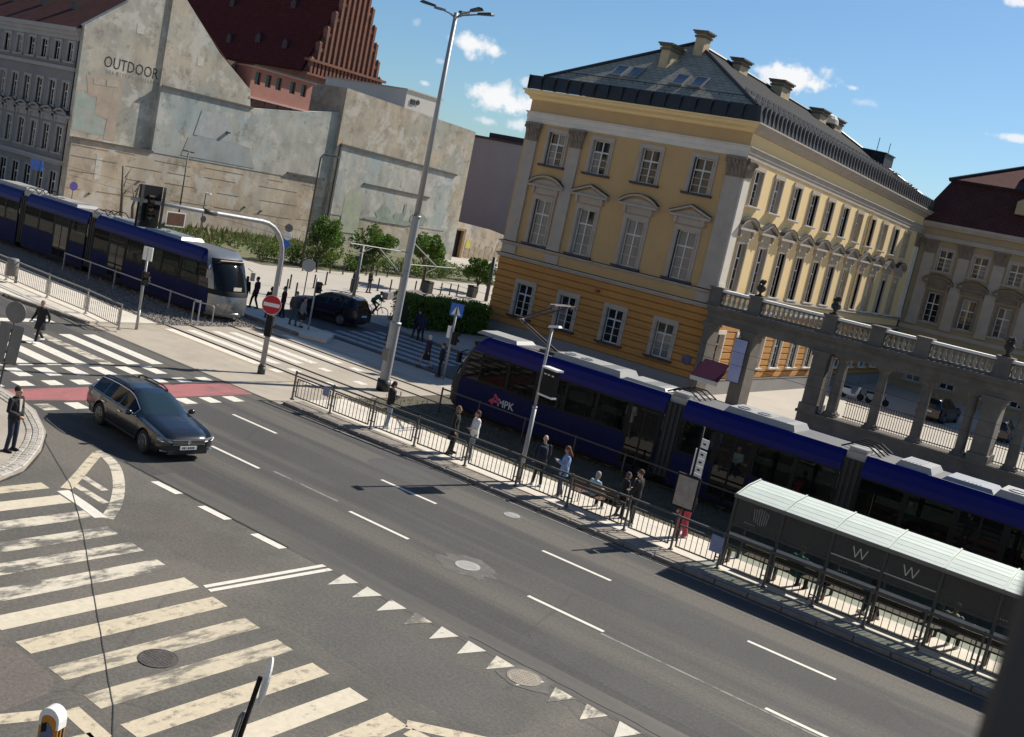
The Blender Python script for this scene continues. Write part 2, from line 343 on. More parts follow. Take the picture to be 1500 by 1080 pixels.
for (p,a),(q,b) in zip(along(ring,.5),along(ring,.5)[1:]):
    d=(q-p).normalized(); n=Vector((-d.y,d.x)); jt.quad((p.x-n.x*.10,p.y-n.y*.10,.004),(q.x-n.x*.10,q.y-n.y*.10,.004),(q.x,q.y,.004),(p.x,p.y,.004))
jt.build('tar_joint',M_TAR,side)
# far refuge level with the crossing, and raised islands
isl=MB(); isl.sheet([(-41.2,27.6),(-28.6,27.6),(-28.6,31.2),(-41.2,31.2)],.012); struct(isl.build('traffic_island',M_ISL))
pl=MB(); pl.prism([(-28.6,27.95),(30,27.95),(30,31.0),(-28.6,31.0)],-.03,.097); platform=struct(pl.build('tram_platform',M_PLAT))
ps=MB(); ps.sheet([(-28.55,27.96),(30,27.96),(30,28.74),(-28.55,28.74)],.102); ps.build('paving_strip',mat('dark_edge_paving',(.25,.22,.18),.92,var=.35,vscale=5,dirt=(.14,.125,.11),dscale=1.2,damt=.7,bump=.5,bscale=25),platform)  # platform edge strip, darker than the rest of the platform
li=MB(); li.prism([(-41.2,27.75),(-41.2,31.2),(-120,31.2),(-120,24.2),(-70,24.95),(-46.5,26.85)],-.03,.12); lisl=struct(li.build('tram_platform',M_PLAT))
fp=MB(); fp.prism([(-120,38.75),(-39.6,38.75),(-38.2,39.3),(-39.6,41.2),(-120,41.2)],-.03,.16); fpl=struct(fp.build('tram_platform',M_PLAT))
for x in [(-28.1+i) for i in range(32)]:
    km2=None
km=MB(); km.bevbox(-.49,-.12,-.16,.49,.12,0,.025); kl_me=km.mesh('kerb_stone',mat('shaded_kerb',(.17,.155,.14),.9,var=.3,vscale=4,dirt=(.10,.095,.09),dscale=1.2,damt=.6))  # granite darkened: shade of the kerb face is in the colour
for i in range(32): piece('kerb_stone',kl_me,platform,T(-28.1+i,27.83,.105))
for i in range(10):
    a=Vector((-41.2,27.62)); b=Vector((-46.5,26.72)); d=(b-a).normalized(); p=a+d*(.5+i*1.0) if i<5 else Vector((-46.5,26.72))+Vector((-23.5,-1.9)).normalized()*(.6+(i-5)*1.0)
    ang=math.atan2(d.y,d.x) if i<5 else math.atan2(-1.9,-23.5)
    piece('kerb_stone',kl_me,lisl,T(p.x,p.y,.125,ang))
for i in range(12): piece('kerb_stone',kl_me,fpl,T(-40.2-i,38.72,.165))
# tar seam between the two streets and the kerb gutter
sj=MB()
def strip(mb,pts,w,z):
    for a,b in zip(pts,pts[1:]):
        a,b=Vector(a),Vector(b); d=(b-a).normalized(); n=Vector((-d.y,d.x))*w/2
        mb.quad((a.x-n.x,a.y-n.y,z),(b.x-n.x,b.y-n.y,z),(b.x+n.x,b.y+n.y,z),(a.x+n.x,a.y+n.y,z))
def wob(a,b,n,amp,r): 
    return [(a[0]+(b[0]-a[0])*i/n+r.uniform(-amp,amp),a[1]+(b[1]-a[1])*i/n+r.uniform(-amp,amp)) for i in range(n+1)]
r_=random.Random(3)
strip(sj,wob((-24.2,18.02),(-17.5,17.98),26,.02,r_),.035,.0085); strip(sj,wob((-12,18.24),(-6,18.2),20,.02,r_),.018,.0085)
strip(sj,wob((-26.6,17.0),(-23.0,15.62),14,.005,r_),.016,.0085); strip(sj,wob((-23.0,15.62),(-20.1,14.15),12,.005,r_),.016,.0085); strip(sj,wob((-20.1,14.15),(-13.35,10.44),26,.005,r_),.016,.0085)
strip(sj,wob((-13.35,10.44),(-11.5,9.2),8,.005,r_),.016,.0085)
sj.build('tar_joint',M_TAR,road)
dm=paint('road_dust',(.090,.081,.068),.43,(.060,.058,.055),1.1,(.12,1.3,1)); dm.node_tree.nodes['Map Range.001'].inputs[2].default_value=.62
for y0,y1,xa,xb in ((18.05,18.75,-23,-4),):
    ds=MB(); ds.sheet([(xa,y0),(xb,y0),(xb,y1),(xa,y1)],.002); ds.build('dust_streak',dm,road)
gt=MB(); gt.sheet([(-28.6,27.5),(30,27.5),(30,27.7),(-28.6,27.7)],.004); gt.build('gutter',mat('gutter_dark',(.05,.046,.042),.9,var=.4,vscale=2),road)  # dark band along the foot of the kerb
ws=MB(); strip(ws,wob((-25.5,27.42),(4,27.52),30,.01,r_),.10,.008); ws.build('edge_line',M_PAINTL,road)

# ---- markings on the main road
def mark(name,poly,m,z=.004,parent=None):
    b=MB(); b.sheet(poly,z); return b.build(name,m,parent or road)
def rect(x0,y0,x1,y1): return [(x0,y0),(x1,y0),(x1,y1),(x0,y1)]
for x0 in (-27.75,-20.65,-14.48,-8.25,-2.0): mark('lane_dash',rect(x0,24.64,x0+2.25,24.76),M_PAINT)
for x0 in (-24.85,-18.87,-12.72,-6.45,-.3): mark('lane_dash',rect(x0,21.44,x0+2.2,21.56),M_PAINT)
mark('lane_dash',rect(-22.3,21.72,-19.6,21.82),M_PAINTL); mark('lane_dash',rect(-10.5,21.3,-2,21.38),M_PAINTL)
for x0 in (-22.58,-20.6,-18.55): mark('edge_dash',[(x0,17.69),(x0+1.03,17.72),(x0+1.06,17.95),(x0+.03,17.92)],M_PAINT)
# far zebra across the main road, with square bands and the red cycle crossing
for i in range(8):
    y=26.42-1.09*i; mark('zebra_stripe',rect(-39.2,y-.27,-34.42,y+.27),M_PAINTW if i in (2,) else M_PAINT)
    mark('zebra_block',rect(-34.1,y-1.06,-33.02,y-.56),M_PAINT)
for i in range(9):
    y=26.9-1.05*i; mark('zebra_block',rect(-32.45,y-.26,-31.85,y+.26),M_PAINT)
    mark('zebra_block',rect(-29.85,y-1.0,-29.15,y-.5),M_PAINTW if i==7 else M_PAINT)
mark('cycle_crossing',[(-31.55,18.5),(-30.3,18.2),(-30.0,20.5),(-30.0,27.5),(-31.62,27.55),(-31.5,21.5)],M_RED)
mark('stop_line',rect(-41.9,19,-41.3,26.2),M_PAINT)
# near zebra across the side street
xs=[(-23.33,-22.9),(-22.4,-21.85),(-21.28,-20.8),(-20.21,-19.7),(-19.2,-18.67),(-18.15,-17.6),(-17.09,-16.54),(-16.04,-15.53),(-14.96,-14.44),(-13.89,-13.38),(-12.82,-12.33),(-11.76,-11.25),(-10.74,-10.21),(-9.68,-9.15),(-8.62,-8.1)]
for i,(a,b) in enumerate(xs):
    t=(a+23.3)/13.; yl=10.42-.25*t; yr=15.03-.8*t
    if i<3: yl=10.6
    mt=M_PAINTW if i in (2,3,4,5) else (M_PAINTZ,M_PAINTZ2,M_PAINTZ3,M_PAINTZ2,M_PAINTZ)[(i*2)%5]
    mark('zebra_stripe',[(a,yl),(b,yl),(b,yr-.03),(a,yr)],mt,.0,side)
# give-way triangles, double line, hatched drop, island border
for i in range(12):
    x=-15.42+.765*i; mark('give_way_triangle',[(x,17.31),(x+.25,18.05-.01*i),(x-.27,18.1-.01*i)],M_PAINTW if i in (3,6,8,9) else M_PAINTG,.004,side)
mark('double_line',[(-16.58,14.75),(-16.45,14.72),(-16.22,18.05),(-16.36,18.04)],M_PAINT,.004,side); mark('double_line',[(-16.37,14.71),(-16.24,14.68),(-15.98,18.03),(-16.12,18.02)],M_PAINT,.004,side)
def bez(pts,n=8):
    out=[]
    for i in range(len(pts)-1):
        p0=Vector(pts[max(i-1,0)]);p1=Vector(pts[i]);p2=Vector(pts[i+1]);p3=Vector(pts[min(i+2,len(pts)-1)])
        for k in range(n):
            t=k/n; out.append(.5*((2*p1)+(-p0+p2)*t+(2*p0-5*p1+4*p2-p3)*t*t+(-p0+3*p1-3*p2+p3)*t**3))
    out.append(Vector(pts[-1])); return out
fan=MB()
strip(fan,bez([(-25.25,17.9),(-24.0,17.55),(-22.6,16.75),(-21.4,15.85),(-20.65,15.12)],5),.30,.0)
fan.build('hatched_marking',M_PAINTW,side)
fan=MB(); strip(fan,bez([(-25.05,17.72),(-24.4,17.05),(-23.55,16.2),(-22.75,15.35)],5),.28,.0025); fan.build('hatched_marking',M_PAINTZ,side)
fan=MB(); strip(fan,[(-22.65,15.2),(-21.6,15.12),(-20.75,15.02)],.30,.001); fan.build('hatched_marking',M_PAINT,side)
for a,b in (((-23.0,15.72),(-21.55,15.68)),((-23.45,16.25),(-22.35,16.18))):
    fan=MB(); strip(fan,[a,b],.2,-.001); fan.build('hatched_marking',M_PAINTW,side)
for pts in (((-14.2,8.0),(-13.55,9.72)),((-13.62,9.84),(-12.6,9.78)),((-12.72,9.7),(-12.9,8.0)),((-10.28,14.26),(-8.6,15.4)),((-10.1,14.1),(-8.2,14.3))):
    f_=MB(); strip(f_,list(pts),.3,.0); f_.build('island_border',M_PAINTZ,side)
# old repairs in the asphalt
def patch(cx,cy,w,h,z,col,par,sd):
    q=random.Random(sd); n=18; pts=[]
    for k in range(n):
        a=2*math.pi*k/n; c,s_=math.cos(a),math.sin(a); e=(abs(c)**4+abs(s_)**4)**.25; pts.append((cx+w*c/e*q.uniform(.93,1.05),cy+h*s_/e*q.uniform(.93,1.05)))
    b=MB(); b.sheet(pts,z); b.build('asphalt_patch',asphalt('patch_%d'%sd,col,tuple(v*1.25 for v in col),-.5,False),par)
for i,(cx,cy,w,h,col) in enumerate(((-15.2,8.9,1.1,1.3,(.115,.098,.085)),(-19.0,16.1,2.2,.8,(.098,.086,.075)),(-11.6,16.0,2.6,1.0,(.082,.079,.072)),(-22.6,11.6,.8,1.6,(.075,.072,.066)),(-9.0,13.2,.9,2.0,(.098,.090,.079)))): patch(cx,cy,w,h,-.0025,col,side,i)
for i,(cx,cy,w,h,col) in enumerate(((-20.8,26.2,1.6,.7,(.062,.061,.058)),(-8.5,19.6,2.8,.55,(.060,.058,.055)),(-29.5,23.0,.6,1.5,(.075,.073,.068)))): patch(cx,cy,w,h,.002,col,road,10+i)
# manholes
def manhole(x,y,r,label,m,patch=None):
    t=thing('manhole_cover',label,'manhole cover',(x,y,0))
    b=MB(); b.lathe([(r*1.0,-.02),(r*1.0,.012),(r*.93,.014),(r*.93,.006)],n=28,cap=False); b.build('rim',m,t)
    b=MB(); b.lathe([(r*.915,-.02),(r*.915,.011)],n=28)
    for i in range(-4,5):
        for j in range(-4,5):
            if math.hypot(i,j)<4.2: b.box(i*r*.19-.02,j*r*.19-.02,.0105,i*r*.19+.02,j*r*.19+.02,.016)
    b.build('lid',m,t)
    if patch:
        b=MB(); pr=random.Random(int(abs(x)*100)); pts=[(math.cos(2*math.pi*k/26)*r*patch*pr.uniform(.75,1.15)*1.25,math.sin(2*math.pi*k/26)*r*patch*pr.uniform(.8,1.1)) for k in range(26)]
        b.sheet(pts,.003); b.build('patch',mat('patch_asphalt',(.10,.095,.088),.9,var=.3,vscale=4,dirt=(.15,.145,.13),dscale=2.2,damt=.8),t)
manhole(-14.34,12.02,.36,'rusty gridded manhole cover set into a crosswalk stripe',M_IRON)
manhole(-14.7,21.58,.33,'pale round manhole cover in a ragged patch on the middle lane',M_CONC,2.1)
manhole(-10.17,17.75,.36,'sandy round manhole cover at the end of the give-way triangles',mat('sandy_lid',(.28,.25,.205),.9,var=.25,vscale=6),1.45)
manhole(-16.78,26.38,.25,'small faint square-edged manhole near the far kerb',M_CONC,1.3)
# ---- tram tracks
tb=MB(); tb.sheet([(-41.3,31.0),(-28.8,31.0),(-28.8,38.72),(-41.3,38.72)],.006); tracks=struct(tb.build('tram_track_paving',M_ISL))
tb=MB(); tb.sheet([(-28.8,31.0),(40,31.0),(40,38.72),(-28.8,38.72)],.004); struct(tb.build('track_bed',M_EARTH))
tb=MB(); tb.sheet([(-160,31.0),(-41.3,31.0),(-41.3,38.72),(-160,38.72)],.005); struct(tb.build('track_bed',M_BALL))
for y in (31.85,33.25,35.8,37.2):
    b=MB(); b.box(-160,y-.035,-.02,40,y+.035,.035); r=struct(b.build('rail',M_RAIL)); 
    b=MB(); b.box(-41.3,y+.04,.0,-28.8,y+.10,.0095); b.box(-41.3,y-.10,.0,-28.8,y-.04,.0095); b.build('groove',M_TAR,r)
for i,y in enumerate((31.45,32.55,33.9,34.8,36.45,37.9)):
    b=MB(); b.sheet([(-40.6+.15*i,y-.24),(-34.3,y-.24),(-34.3,y+.24),(-40.6+.15*i,y+.24)],.0102); b.build('zebra_stripe',M_PAINT,tracks)
for x in (-33.2,-31.0):
    for y in (31.5,32.55,34.4,36.4): b=MB(); b.sheet(rect(x-.3,y-.22,x+.3,y+.22),.0102); b.build('zebra_block',M_PAINT,tracks)
b=MB(); b.sheet(rect(-41.2,31.0,-28.8,31.16),.0145); b.build('joint_line',mat('ochre_joint',(.36,.27,.15),.9,var=.2,vscale=3),tracks)
# loose ballast and low weeds beside the left tram
bs=MB(); br=random.Random(5)
for i in range(3200):
    x=-41.35-abs(br.gauss(0,6)); y=br.uniform(31.2,38.5); s=br.uniform(.035,.075)
    M_=Matrix.Rotation(br.uniform(0,6.3),4,'Z')@Matrix.Rotation(br.uniform(-.6,.6),4,'X')
    q=[M_@Vector(v)*s for v in ((1,.2,0),(-.5,.9,.1),(-.6,-.8,0),(.1,.1,1.0),(.3,-.7,.8))]
    bs.add([(x+v.x,y+v.y,.005+max(0,v.z)) for v in q],[(0,1,3),(1,2,3),(2,4,3),(0,3,4),(2,0,4)])
tag(bs.build('ballast',M_STONE),'grey broken stone ballast between the left tram rails','ballast',kind='stuff')
# ---- far carriageway in the palace shade
fr=MB(); fr.sheet([(-46.5,41.2),(40,41.2),(40,48.6),(-46.5,48.6)],-.006); far=struct(fr.build('road',M_FAR))
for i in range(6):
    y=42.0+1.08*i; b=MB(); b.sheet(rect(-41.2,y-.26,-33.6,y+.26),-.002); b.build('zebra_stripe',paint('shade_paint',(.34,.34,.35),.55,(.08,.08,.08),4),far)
sw=MB(); sw.prism([(-42.6,48.75),(60,48.75),(60,130),(-26.2,130),(-26.2,57),(-42.6,57)],-.04,.08); struct(sw.build('sidewalk',M_PAVE))
kb=MB(); kb.box(-42.6,48.6,-.04,60,48.75,.10); kb=kb.build('kerb',M_KERB); struct(kb)
# ================================================================== YELLOW PALACE
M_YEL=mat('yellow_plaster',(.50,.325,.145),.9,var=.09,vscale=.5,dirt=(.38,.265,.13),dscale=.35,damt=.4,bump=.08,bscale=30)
M_YELB=mat('sunlit_and_cornice_yellow',(.80,.585,.285),.9,var=.08,vscale=.5,dirt=(.62,.46,.25),dscale=.5,damt=.4,bump=.08,bscale=30)  # same plaster lightened: the side facade's sunlight is put into the colour
M_ORA=mat('orange_plaster',(.46,.22,.06),.9,var=.12,vscale=.6,dirt=(.40,.20,.04),dscale=.5,damt=.5,bump=.12,bscale=25)
M_TRIM=mat('pale_stone_trim',(.41,.35,.285),.88,var=.12,vscale=1.2,dirt=(.33,.29,.25),dscale=.9,damt=.5,bump=.1,bscale=25)
M_WHT=mat('white_lime_trim',(.66,.60,.51),.88,var=.08,vscale=1,dirt=(.52,.48,.42),dscale=.7,damt=.4)
M_CAP=mat('weathered_stone',(.21,.165,.125),.9,var=.3,vscale=3,bump=.4,bscale=14)
M_PLI=mat('grey_plinth',(.25,.235,.22),.9,var=.15,vscale=.8,dirt=(.17,.16,.15),damt=.5)
M_DARK=mat('dark_sheet_metal',(.022,.023,.027),.5,.3,var=.25,vscale=2)
M_FLASH=mat('lead_flashing',(.05,.05,.055),.6,.3,var=.2,vscale=2)
M_SASH=mat('white_sash',(.62,.60,.56),.6,var=.06,vscale=3)
M_PANE=glass('window_glass',(.012,.014,.016),.55,.04)
M_PANE2=glass('curtained_glass',(.16,.16,.15),.55,.08)
def slate(name,c,scale=1):
    m=mat(name,c,.9,var=.22,vscale=1.2,bump=0,spec=.08); nt=m.node_tree; N,L=nt.nodes,nt.links; p=N['Principled BSDF']; src=p.inputs['Base Color'].links[0].from_socket
    tc=N.new('ShaderNodeTexCoord'); b=N.new('ShaderNodeTexBrick'); L.new(tc.outputs['UV'],b.inputs['Vector']); b.inputs['Scale'].default_value=1/scale; b.inputs['Brick Width'].default_value=.55; b.inputs['Row Height'].default_value=.32; b.inputs['Mortar Size'].default_value=.03
    b.inputs['Color1'].default_value=(1,1,1,1); b.inputs['Color2'].default_value=(.88,.89,.9,1); b.inputs['Mortar'].default_value=(.6,.6,.6,1); b.inputs['Bias'].default_value=-.1
    x=N.new('ShaderNodeMixRGB'); x.blend_type='MULTIPLY'; x.inputs[0].default_value=1; L.new(src,x.inputs[1]); L.new(b.outputs[0],x.inputs[2]); L.new(x.outputs[0],p.inputs['Base Color'])
    bp=N.new('ShaderNodeBump'); bp.inputs['Strength'].default_value=.6; bp.inputs['Distance'].default_value=.03; L.new(b.outputs['Fac'],bp.inputs['Height']); bp.invert=True; L.new(bp.outputs[0],p.inputs['Normal']); return m
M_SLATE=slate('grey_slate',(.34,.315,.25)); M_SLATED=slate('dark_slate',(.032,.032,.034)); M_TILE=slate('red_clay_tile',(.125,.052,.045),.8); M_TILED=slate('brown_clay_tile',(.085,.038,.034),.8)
def roof_faces(mb_pts,name,m,parent,th=.12):
    "sloping roof planes with thickness and UVs in metres; mb_pts = list of polygons"
    me=bpy.data.meshes.new(name); v=[];f=[];uv=[]
    for poly in mb_pts:
        P=[Vector(p) for p in poly]; n=(P[1]-P[0]).cross(P[2]-P[0]).normalized()
        if n.z<0: P.reverse(); n=-n
        ax=Vector((0,0,1)).cross(n); ax=ax.normalized() if ax.length>1e-5 else Vector((1,0,0)); up=n.cross(ax)
        b=len(v); k=len(P); v+= [tuple(p) for p in P]+[tuple(p-n*th) for p in P]
        f.append(tuple(range(b,b+k))); uv+=[(p.dot(ax),p.dot(up)) for p in P]
        f.append(tuple(range(b+2*k-1,b+k-1,-1))); uv+=[(0,0)]*k
        for i in range(k):
            j=(i+1)%k; f.append((b+j,b+i,b+k+i,b+k+j)); uv+=[(0,0)]*4
    me.from_pydata(v,[],f); me.materials.append(m); l=me.uv_layers.new(name='UVMap')
    for i,c in enumerate(uv): l.data[i].uv=c
    me.update(); return piece(name,me,parent)
# ---- shared window pieces (local x across, y inward, z up from the sill line, centred on x)
def sash_mesh(w,h,mid,y=.16,t=.05,bars=True):
    b=MB(); 
    b.box(-w/2,y,0,-w/2+t*1.3,y+.07,h); b.box(w/2-t*1.3,y,0,w/2,y+.07,h); b.box(-w/2+t*1.3,y,0,w/2-t*1.3,y+.07,t*1.5); b.box(-w/2+t*1.3,y,h-t*1.3,w/2-t*1.3,y+.07,h)
    b.box(-t*.8,y-.015,t*1.5,t*.8,y+.06,h-t*1.3); b.box(-w/2+t*1.3,y-.012,mid-t*.9,-t*.8,y+.06,mid+t*.9); b.box(t*.8,y-.012,mid-t*.9,w/2-t*1.3,y+.06,mid+t*.9)
    if bars:
        for s in (-1,1):
            for k in (1,2):
                z=t*1.5+(mid-t*2.4)*k/3; xa,xb=sorted((s*t*.8,s*(w/2-t*1.3))); b.box(xa,y+.01,z-.012,xb,y+.045,z+.012)
    return b.mesh('sash',M_SASH)
def surround_mesh(w,h,f=.28,proud=.07,m=None,lug=.0):
    b=MB(); b.box(-w/2-f,-proud,-.0,-w/2,.16,h); b.box(w/2,-proud,-.0,w/2+f,.16,h); b.box(-w/2-f-lug,-proud-.01,h,w/2+f+lug,.16,h+f)
    b.box(-w/2-f*.45,-proud-.035,0,-w/2-f*.2,-proud,h-.02); b.box(w/2+f*.2,-proud-.035,0,w/2+f*.45,-proud,h-.02)
    return b.mesh('surround',m or M_TRIM)
def sill_mesh(w,m=None):
    b=MB(); b.box(-w/2,-.20,-.12,w/2,.15,0.0); b.box(-w/2-.03,-.23,-.035,w/2+.03,-.2,0.02); return b.mesh('sill',m or M_FLASH)
def ped_mesh(w,kind,h=.62,m=None,flash=True):
    b=MB(); b.box(-w/2+.28,-.10,-.42,w/2-.28,.05,-.02,1); b.box(-w/2,-.30,-.02,w/2,.05,.12,0)
    if kind=='tri': top=[(-w/2,.12),(0,h),(w/2,.12)]
    else: top=[(-w/2+w*k/12,.12+(h-.12)*math.sin(math.pi*k/12)**.75) for k in range(13)]
    # raking moulding as a band, tympanum behind
    b.prism([(top[0][0]+.12,.12)]+[(x*.9,.12+(z-.12)*.72) for x,z in top]+[(top[-1][0]-.12,.12)],-.1,.05,'xz',1)
    for (x0,z0),(x1,z1) in zip(top,top[1:]):
        b.prism([(x0,z0-.0),(x1,z1-.0),(x1,z1+.13),(x0,z0+.13)],-.34,.05,'xz',0)
        b.prism([(x0,z0+.133),(x1,z1+.133),(x1,z1+.175),(x0,z0+.175)],-.38,.05,'xz',2)
    for s in (-1,1): b.box(s*(w/2-.42)-.09,-.22,-.42,s*(w/2-.42)+.09,.02,-.02,0)
    return b.mesh('pediment',[m or M_TRIM,m or M_TRIM,M_FLASH])
def pane_mesh(w,h,mid,y=.195,t=.05):
    "four panes as separate meshes in their own place"
    out=[]
    for s in (-1,1):
        for za,zb in ((t,mid-t*.9),(mid+t*.9,h-t)):
            xa,xb=sorted((s*t*.8,s*(w/2-t))); b=MB(); b.box(xa,y,za,xb,y+.02,zb); out.append(b)
    return out
class WinKit:
    def __init__(s,w,h,mid,f=.28,ped=None,sillm=None,full=True,trim=None,lug=0):
        s.w,s.h=w,h; s.sur=surround_mesh(w,h,f,m=trim,lug=lug); s.sash=sash_mesh(w,h,mid); s.sill=sill_mesh(w+.75,sillm)
        if full: s.panes=[[b.mesh('pane',m) for b in pane_mesh(w,h,mid)] for m in (M_PANE,M_PANE2)]
        else:
            b=MB(); b.box(-w/2,.195,0,w/2,.215,h); s.panes=[[b.mesh('pane',m)] for m in (M_PANE,M_PANE2)]
        s.ped={k:ped_mesh(w+1.45,k,m=trim) for k in ped} if ped else {}; s.pz=h+.78
    def put(s,parent,M,kind=None,curt=.35):
        win=piece('window',s.sur,parent,M)
        piece('sash',s.sash,win); piece('sill',s.sill,win)
        for i in range(len(s.panes[0])): piece('pane',s.panes[1 if rng.random()<curt else 0][i],win)
        if kind: piece('pediment',s.ped[kind],win,Matrix.Translation((0,0,s.pz)))
        return win
palace=thing('palace','long yellow palace wing with orange rusticated ground floor and grey hip roof','building',(0,0,0))
FM=Matrix.Translation((-41.5,57,0))
SM=Matrix.Translation((-26.05,57,0))@Matrix.Rotation(math.pi/2,4,'Z')
DROP=.0215
def dropfn(p): return (p[0],p[1],p[2]-DROP*max(0,p[0])*min(1,max(0,p[2]/11.0)))
fx=[2.55,5.9,9.4,12.9]; sx=[2.1+3.18*i for i in range(11)]
K_G=WinKit(1.15,2.1,1.45,.27); K_1=WinKit(1.2,2.85,1.95,.28,('tri','seg')); K_2=WinKit(1.2,2.05,1.35,.26)
S_G=WinKit(1.1,2.1,1.45,.24,full=False,trim=M_WHT,sillm=M_WHT); S_1=WinKit(1.1,2.85,1.95,.26,('tri','seg'),full=False,sillm=M_WHT); S_2=WinKit(1.1,2.05,1.35,.24,full=False,sillm=M_WHT)
FL=15.45; SL=38.0
def facade(M,L,cx,kits,mains,fn,side):
    yel=mains
    ops=[(c-.6,11.55,c+.6,13.6) for c in cx]+[(c-.6,6.5,c+.6,9.35) for c in cx]
    w=.55 if side else .6
    ops=[(c-w,11.55,c+w,13.6) for c in cx]+[(c-w,6.5,c+w,9.35) for c in cx]
    b=MB(); b.fn=fn; wall_grid(b,L,15.55,ops,0,.45,0 if not side else .005,5.45); b.build('wall',yel,palace,M=M)
    gw=.575 if not side else .55
    b=MB(); b.fn=fn; wall_grid(b,L,5.3,[(c-gw,1.75,c+gw,3.85) for c in cx],.06,.45,0 if not side else .064,1.05); b.build('ground_floor_wall',mat('orange_joint',(.34,.15,.03),.9,var=.1,vscale=1),palace,M=M)
    b=MB(); b.fn=fn; b.box(-.054 if side else 0,-.06,-.05,L,.45,1.03); b.box(0,-.09,1.0,L,-.06,1.06); b.build('plinth',M_PLI,palace,M=M)
    # rustication: every course between the openings is its own block
    n=10; ch=(5.3-1.06)/n
    for k in range(n):
        z0=1.06+k*ch; z1=z0+ch-.035; segs=[]; x=0.0
        zm=(z0+z1)/2
        cuts=[(c-gw-.27,c+gw+.27) for c in cx] if 1.6<zm<4.15 else []
        for a,b2 in cuts:
            if a>x+.05: segs.append((x,a)); 
            x=b2
        segs.append((x,L))
        for a,b2 in segs:
            m=MB(); m.fn=fn; c=.03
            m.add([(a,.058,z0),(b2,.058,z0),(b2,.058,z1),(a,.058,z1),(a,-.02,z0+c),(b2,-.02,z0+c),(b2,-.02,z1-c),(a,-.02,z1-c)],[(4,5,6,7),(0,1,5,4),(2,3,7,6),(1,2,6,5),(3,0,4,7)])
            if not side or k>2: m.build('stone_course',M_ORA,palace,M=M)
            else: m.build('stone_course',M_ORA,palace,M=M)
    def band(name,z0,z1,p,m,x0=0,x1=None):
        b=MB(); b.fn=fn; b.box(x0,-p,z0,L+(0 if x1 is None else x1),.3,z1); return b.build(name,m,palace,M=M)
    e=.0 if side else .0
    def ledge(name,prof,m,fl=None):
        "moulded ledge: profile [(out,z)] run along the facade and mitred past the corner"
        b=MB(); b.fn=fn; n=len(prof)
        xs=[(lambda o:-o) if not side else (lambda o:-o), (lambda o:L+o) if not side else (lambda o:L)]
        vs=[(xs[0](o) if not side else -0.0,-o,z) for o,z in prof]+[(xs[1](o) if not side else L,-o,z) for o,z in prof]
        if side: vs=[(-o*0+(-o),-o,z) for o,z in prof]+[(L,-o,z) for o,z in prof]
        fs=[(i,n+i,n+i+1,i+1) for i in range(n-1)]
        b.add(vs,fs); 
        if fl is not None:
            b.m[-1]=1
        return b.build(name,[m,M_FLASH],palace,M=M)
    ledge('string_course',[(0,5.28),(.12,5.3),(.12,5.38),(.22,5.42),(.22,5.52),(.0,5.56)],M_TRIM,1)
    ledge('string_course',[(0,6.12),(.08,6.14),(.08,6.2),(.2,6.24),(.2,6.32),(.0,6.37)],M_TRIM,1)
    ledge('architrave',[(0,14.03),(.06,14.05),(.06,14.3),(.10,14.32),(.10,14.6),(.18,14.63),(.18,14.7),(0.0,14.72)],M_WHT if not side else M_TRIM)
    ledge('cornice',[(0,15.42),(.12,15.46),(.18,15.6),(.30,15.68),(.42,15.74),(.42,15.88),(.52,15.93),(.52,16.02),(.05,16.04)],M_YELB if not side else M_TRIM)
    return band
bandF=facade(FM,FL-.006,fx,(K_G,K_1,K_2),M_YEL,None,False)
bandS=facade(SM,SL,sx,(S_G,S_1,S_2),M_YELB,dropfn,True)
def lift(s,z): return z-DROP*s*min(1,z/11.0)
for i,c in enumerate(fx):
    K_G.put(palace,FM@T(c,0,1.75),curt=.15); K_1.put(palace,FM@T(c,0,6.5),('seg','tri')[i%2],.45); K_2.put(palace,FM@T(c,0,11.55),curt=.2)
for i,c in enumerate(sx):
    S_G.put(palace,SM@T(c,0,lift(c,1.75))); S_1.put(palace,SM@T(c,0,lift(c,6.5)),('seg','tri')[i%2]); S_2.put(palace,SM@T(c,0,lift(c,11.55)))
# panels under the first-floor windows, pilasters with leafy capitals
def pilaster(M,x0,x1,z0,z1,m,capm,fn=None,cap=True,p=.14):
    w=x1-x0; b=MB(); b.fn=fn; b.box(x0,-p,z0+.45,x1,.05,z1-1.1); b.box(x0-.06,-p-.06,z0,x1+.06,.05,z0+.25); b.box(x0-.03,-p-.03,z0+.25,x1+.03,.05,z0+.45)
    o=b.build('pilaster',m,palace,M=M)
    if cap:
        b=MB(); b.fn=fn; cr=random.Random(int(x0*10)); z=z1-1.1
        b.add([(x0,-p,z),(x1,-p,z),(x1,.05,z),(x0,.05,z),(x0-.12,-p-.14,z1-.16),(x1+.12,-p-.14,z1-.16),(x1+.12,.05,z1-.16),(x0-.12,.05,z1-.16)],[(0,1,5,4),(1,2,6,5),(3,0,4,7),(4,5,6,7)])
        b.box(x0-.15,-p-.17,z1-.16,x1+.15,.05,z1-.02); b.box(x0-.02,-p-.03,z-.06,x1+.02,.05,z+.02)
        for row,(zz,nn,hh) in enumerate(((z+.05,4,.38),(z+.38,3,.36),(z+.66,4,.26))):
            for i in range(nn):
                cx=x0+w*(i+.5)/nn; ww=w/nn*.42; yy=-p-.02-.05*row
                b.add([(cx-ww,yy,zz),(cx+ww,yy,zz),(cx+ww*.7,yy-.10,zz+hh*.8),(cx,yy-.17,zz+hh),(cx-ww*.7,yy-.10,zz+hh*.8),(cx,yy-.05,zz+hh*.45)],[(0,1,5),(1,2,5),(2,3,5),(3,4,5),(4,0,5),(0,4,3,2,1)])
        for s in (x0-.05,x1+.05): b.ball((s,-p-.16,z1-.28),.12,8,6)
        b.build('capital',capm,o)
    return o
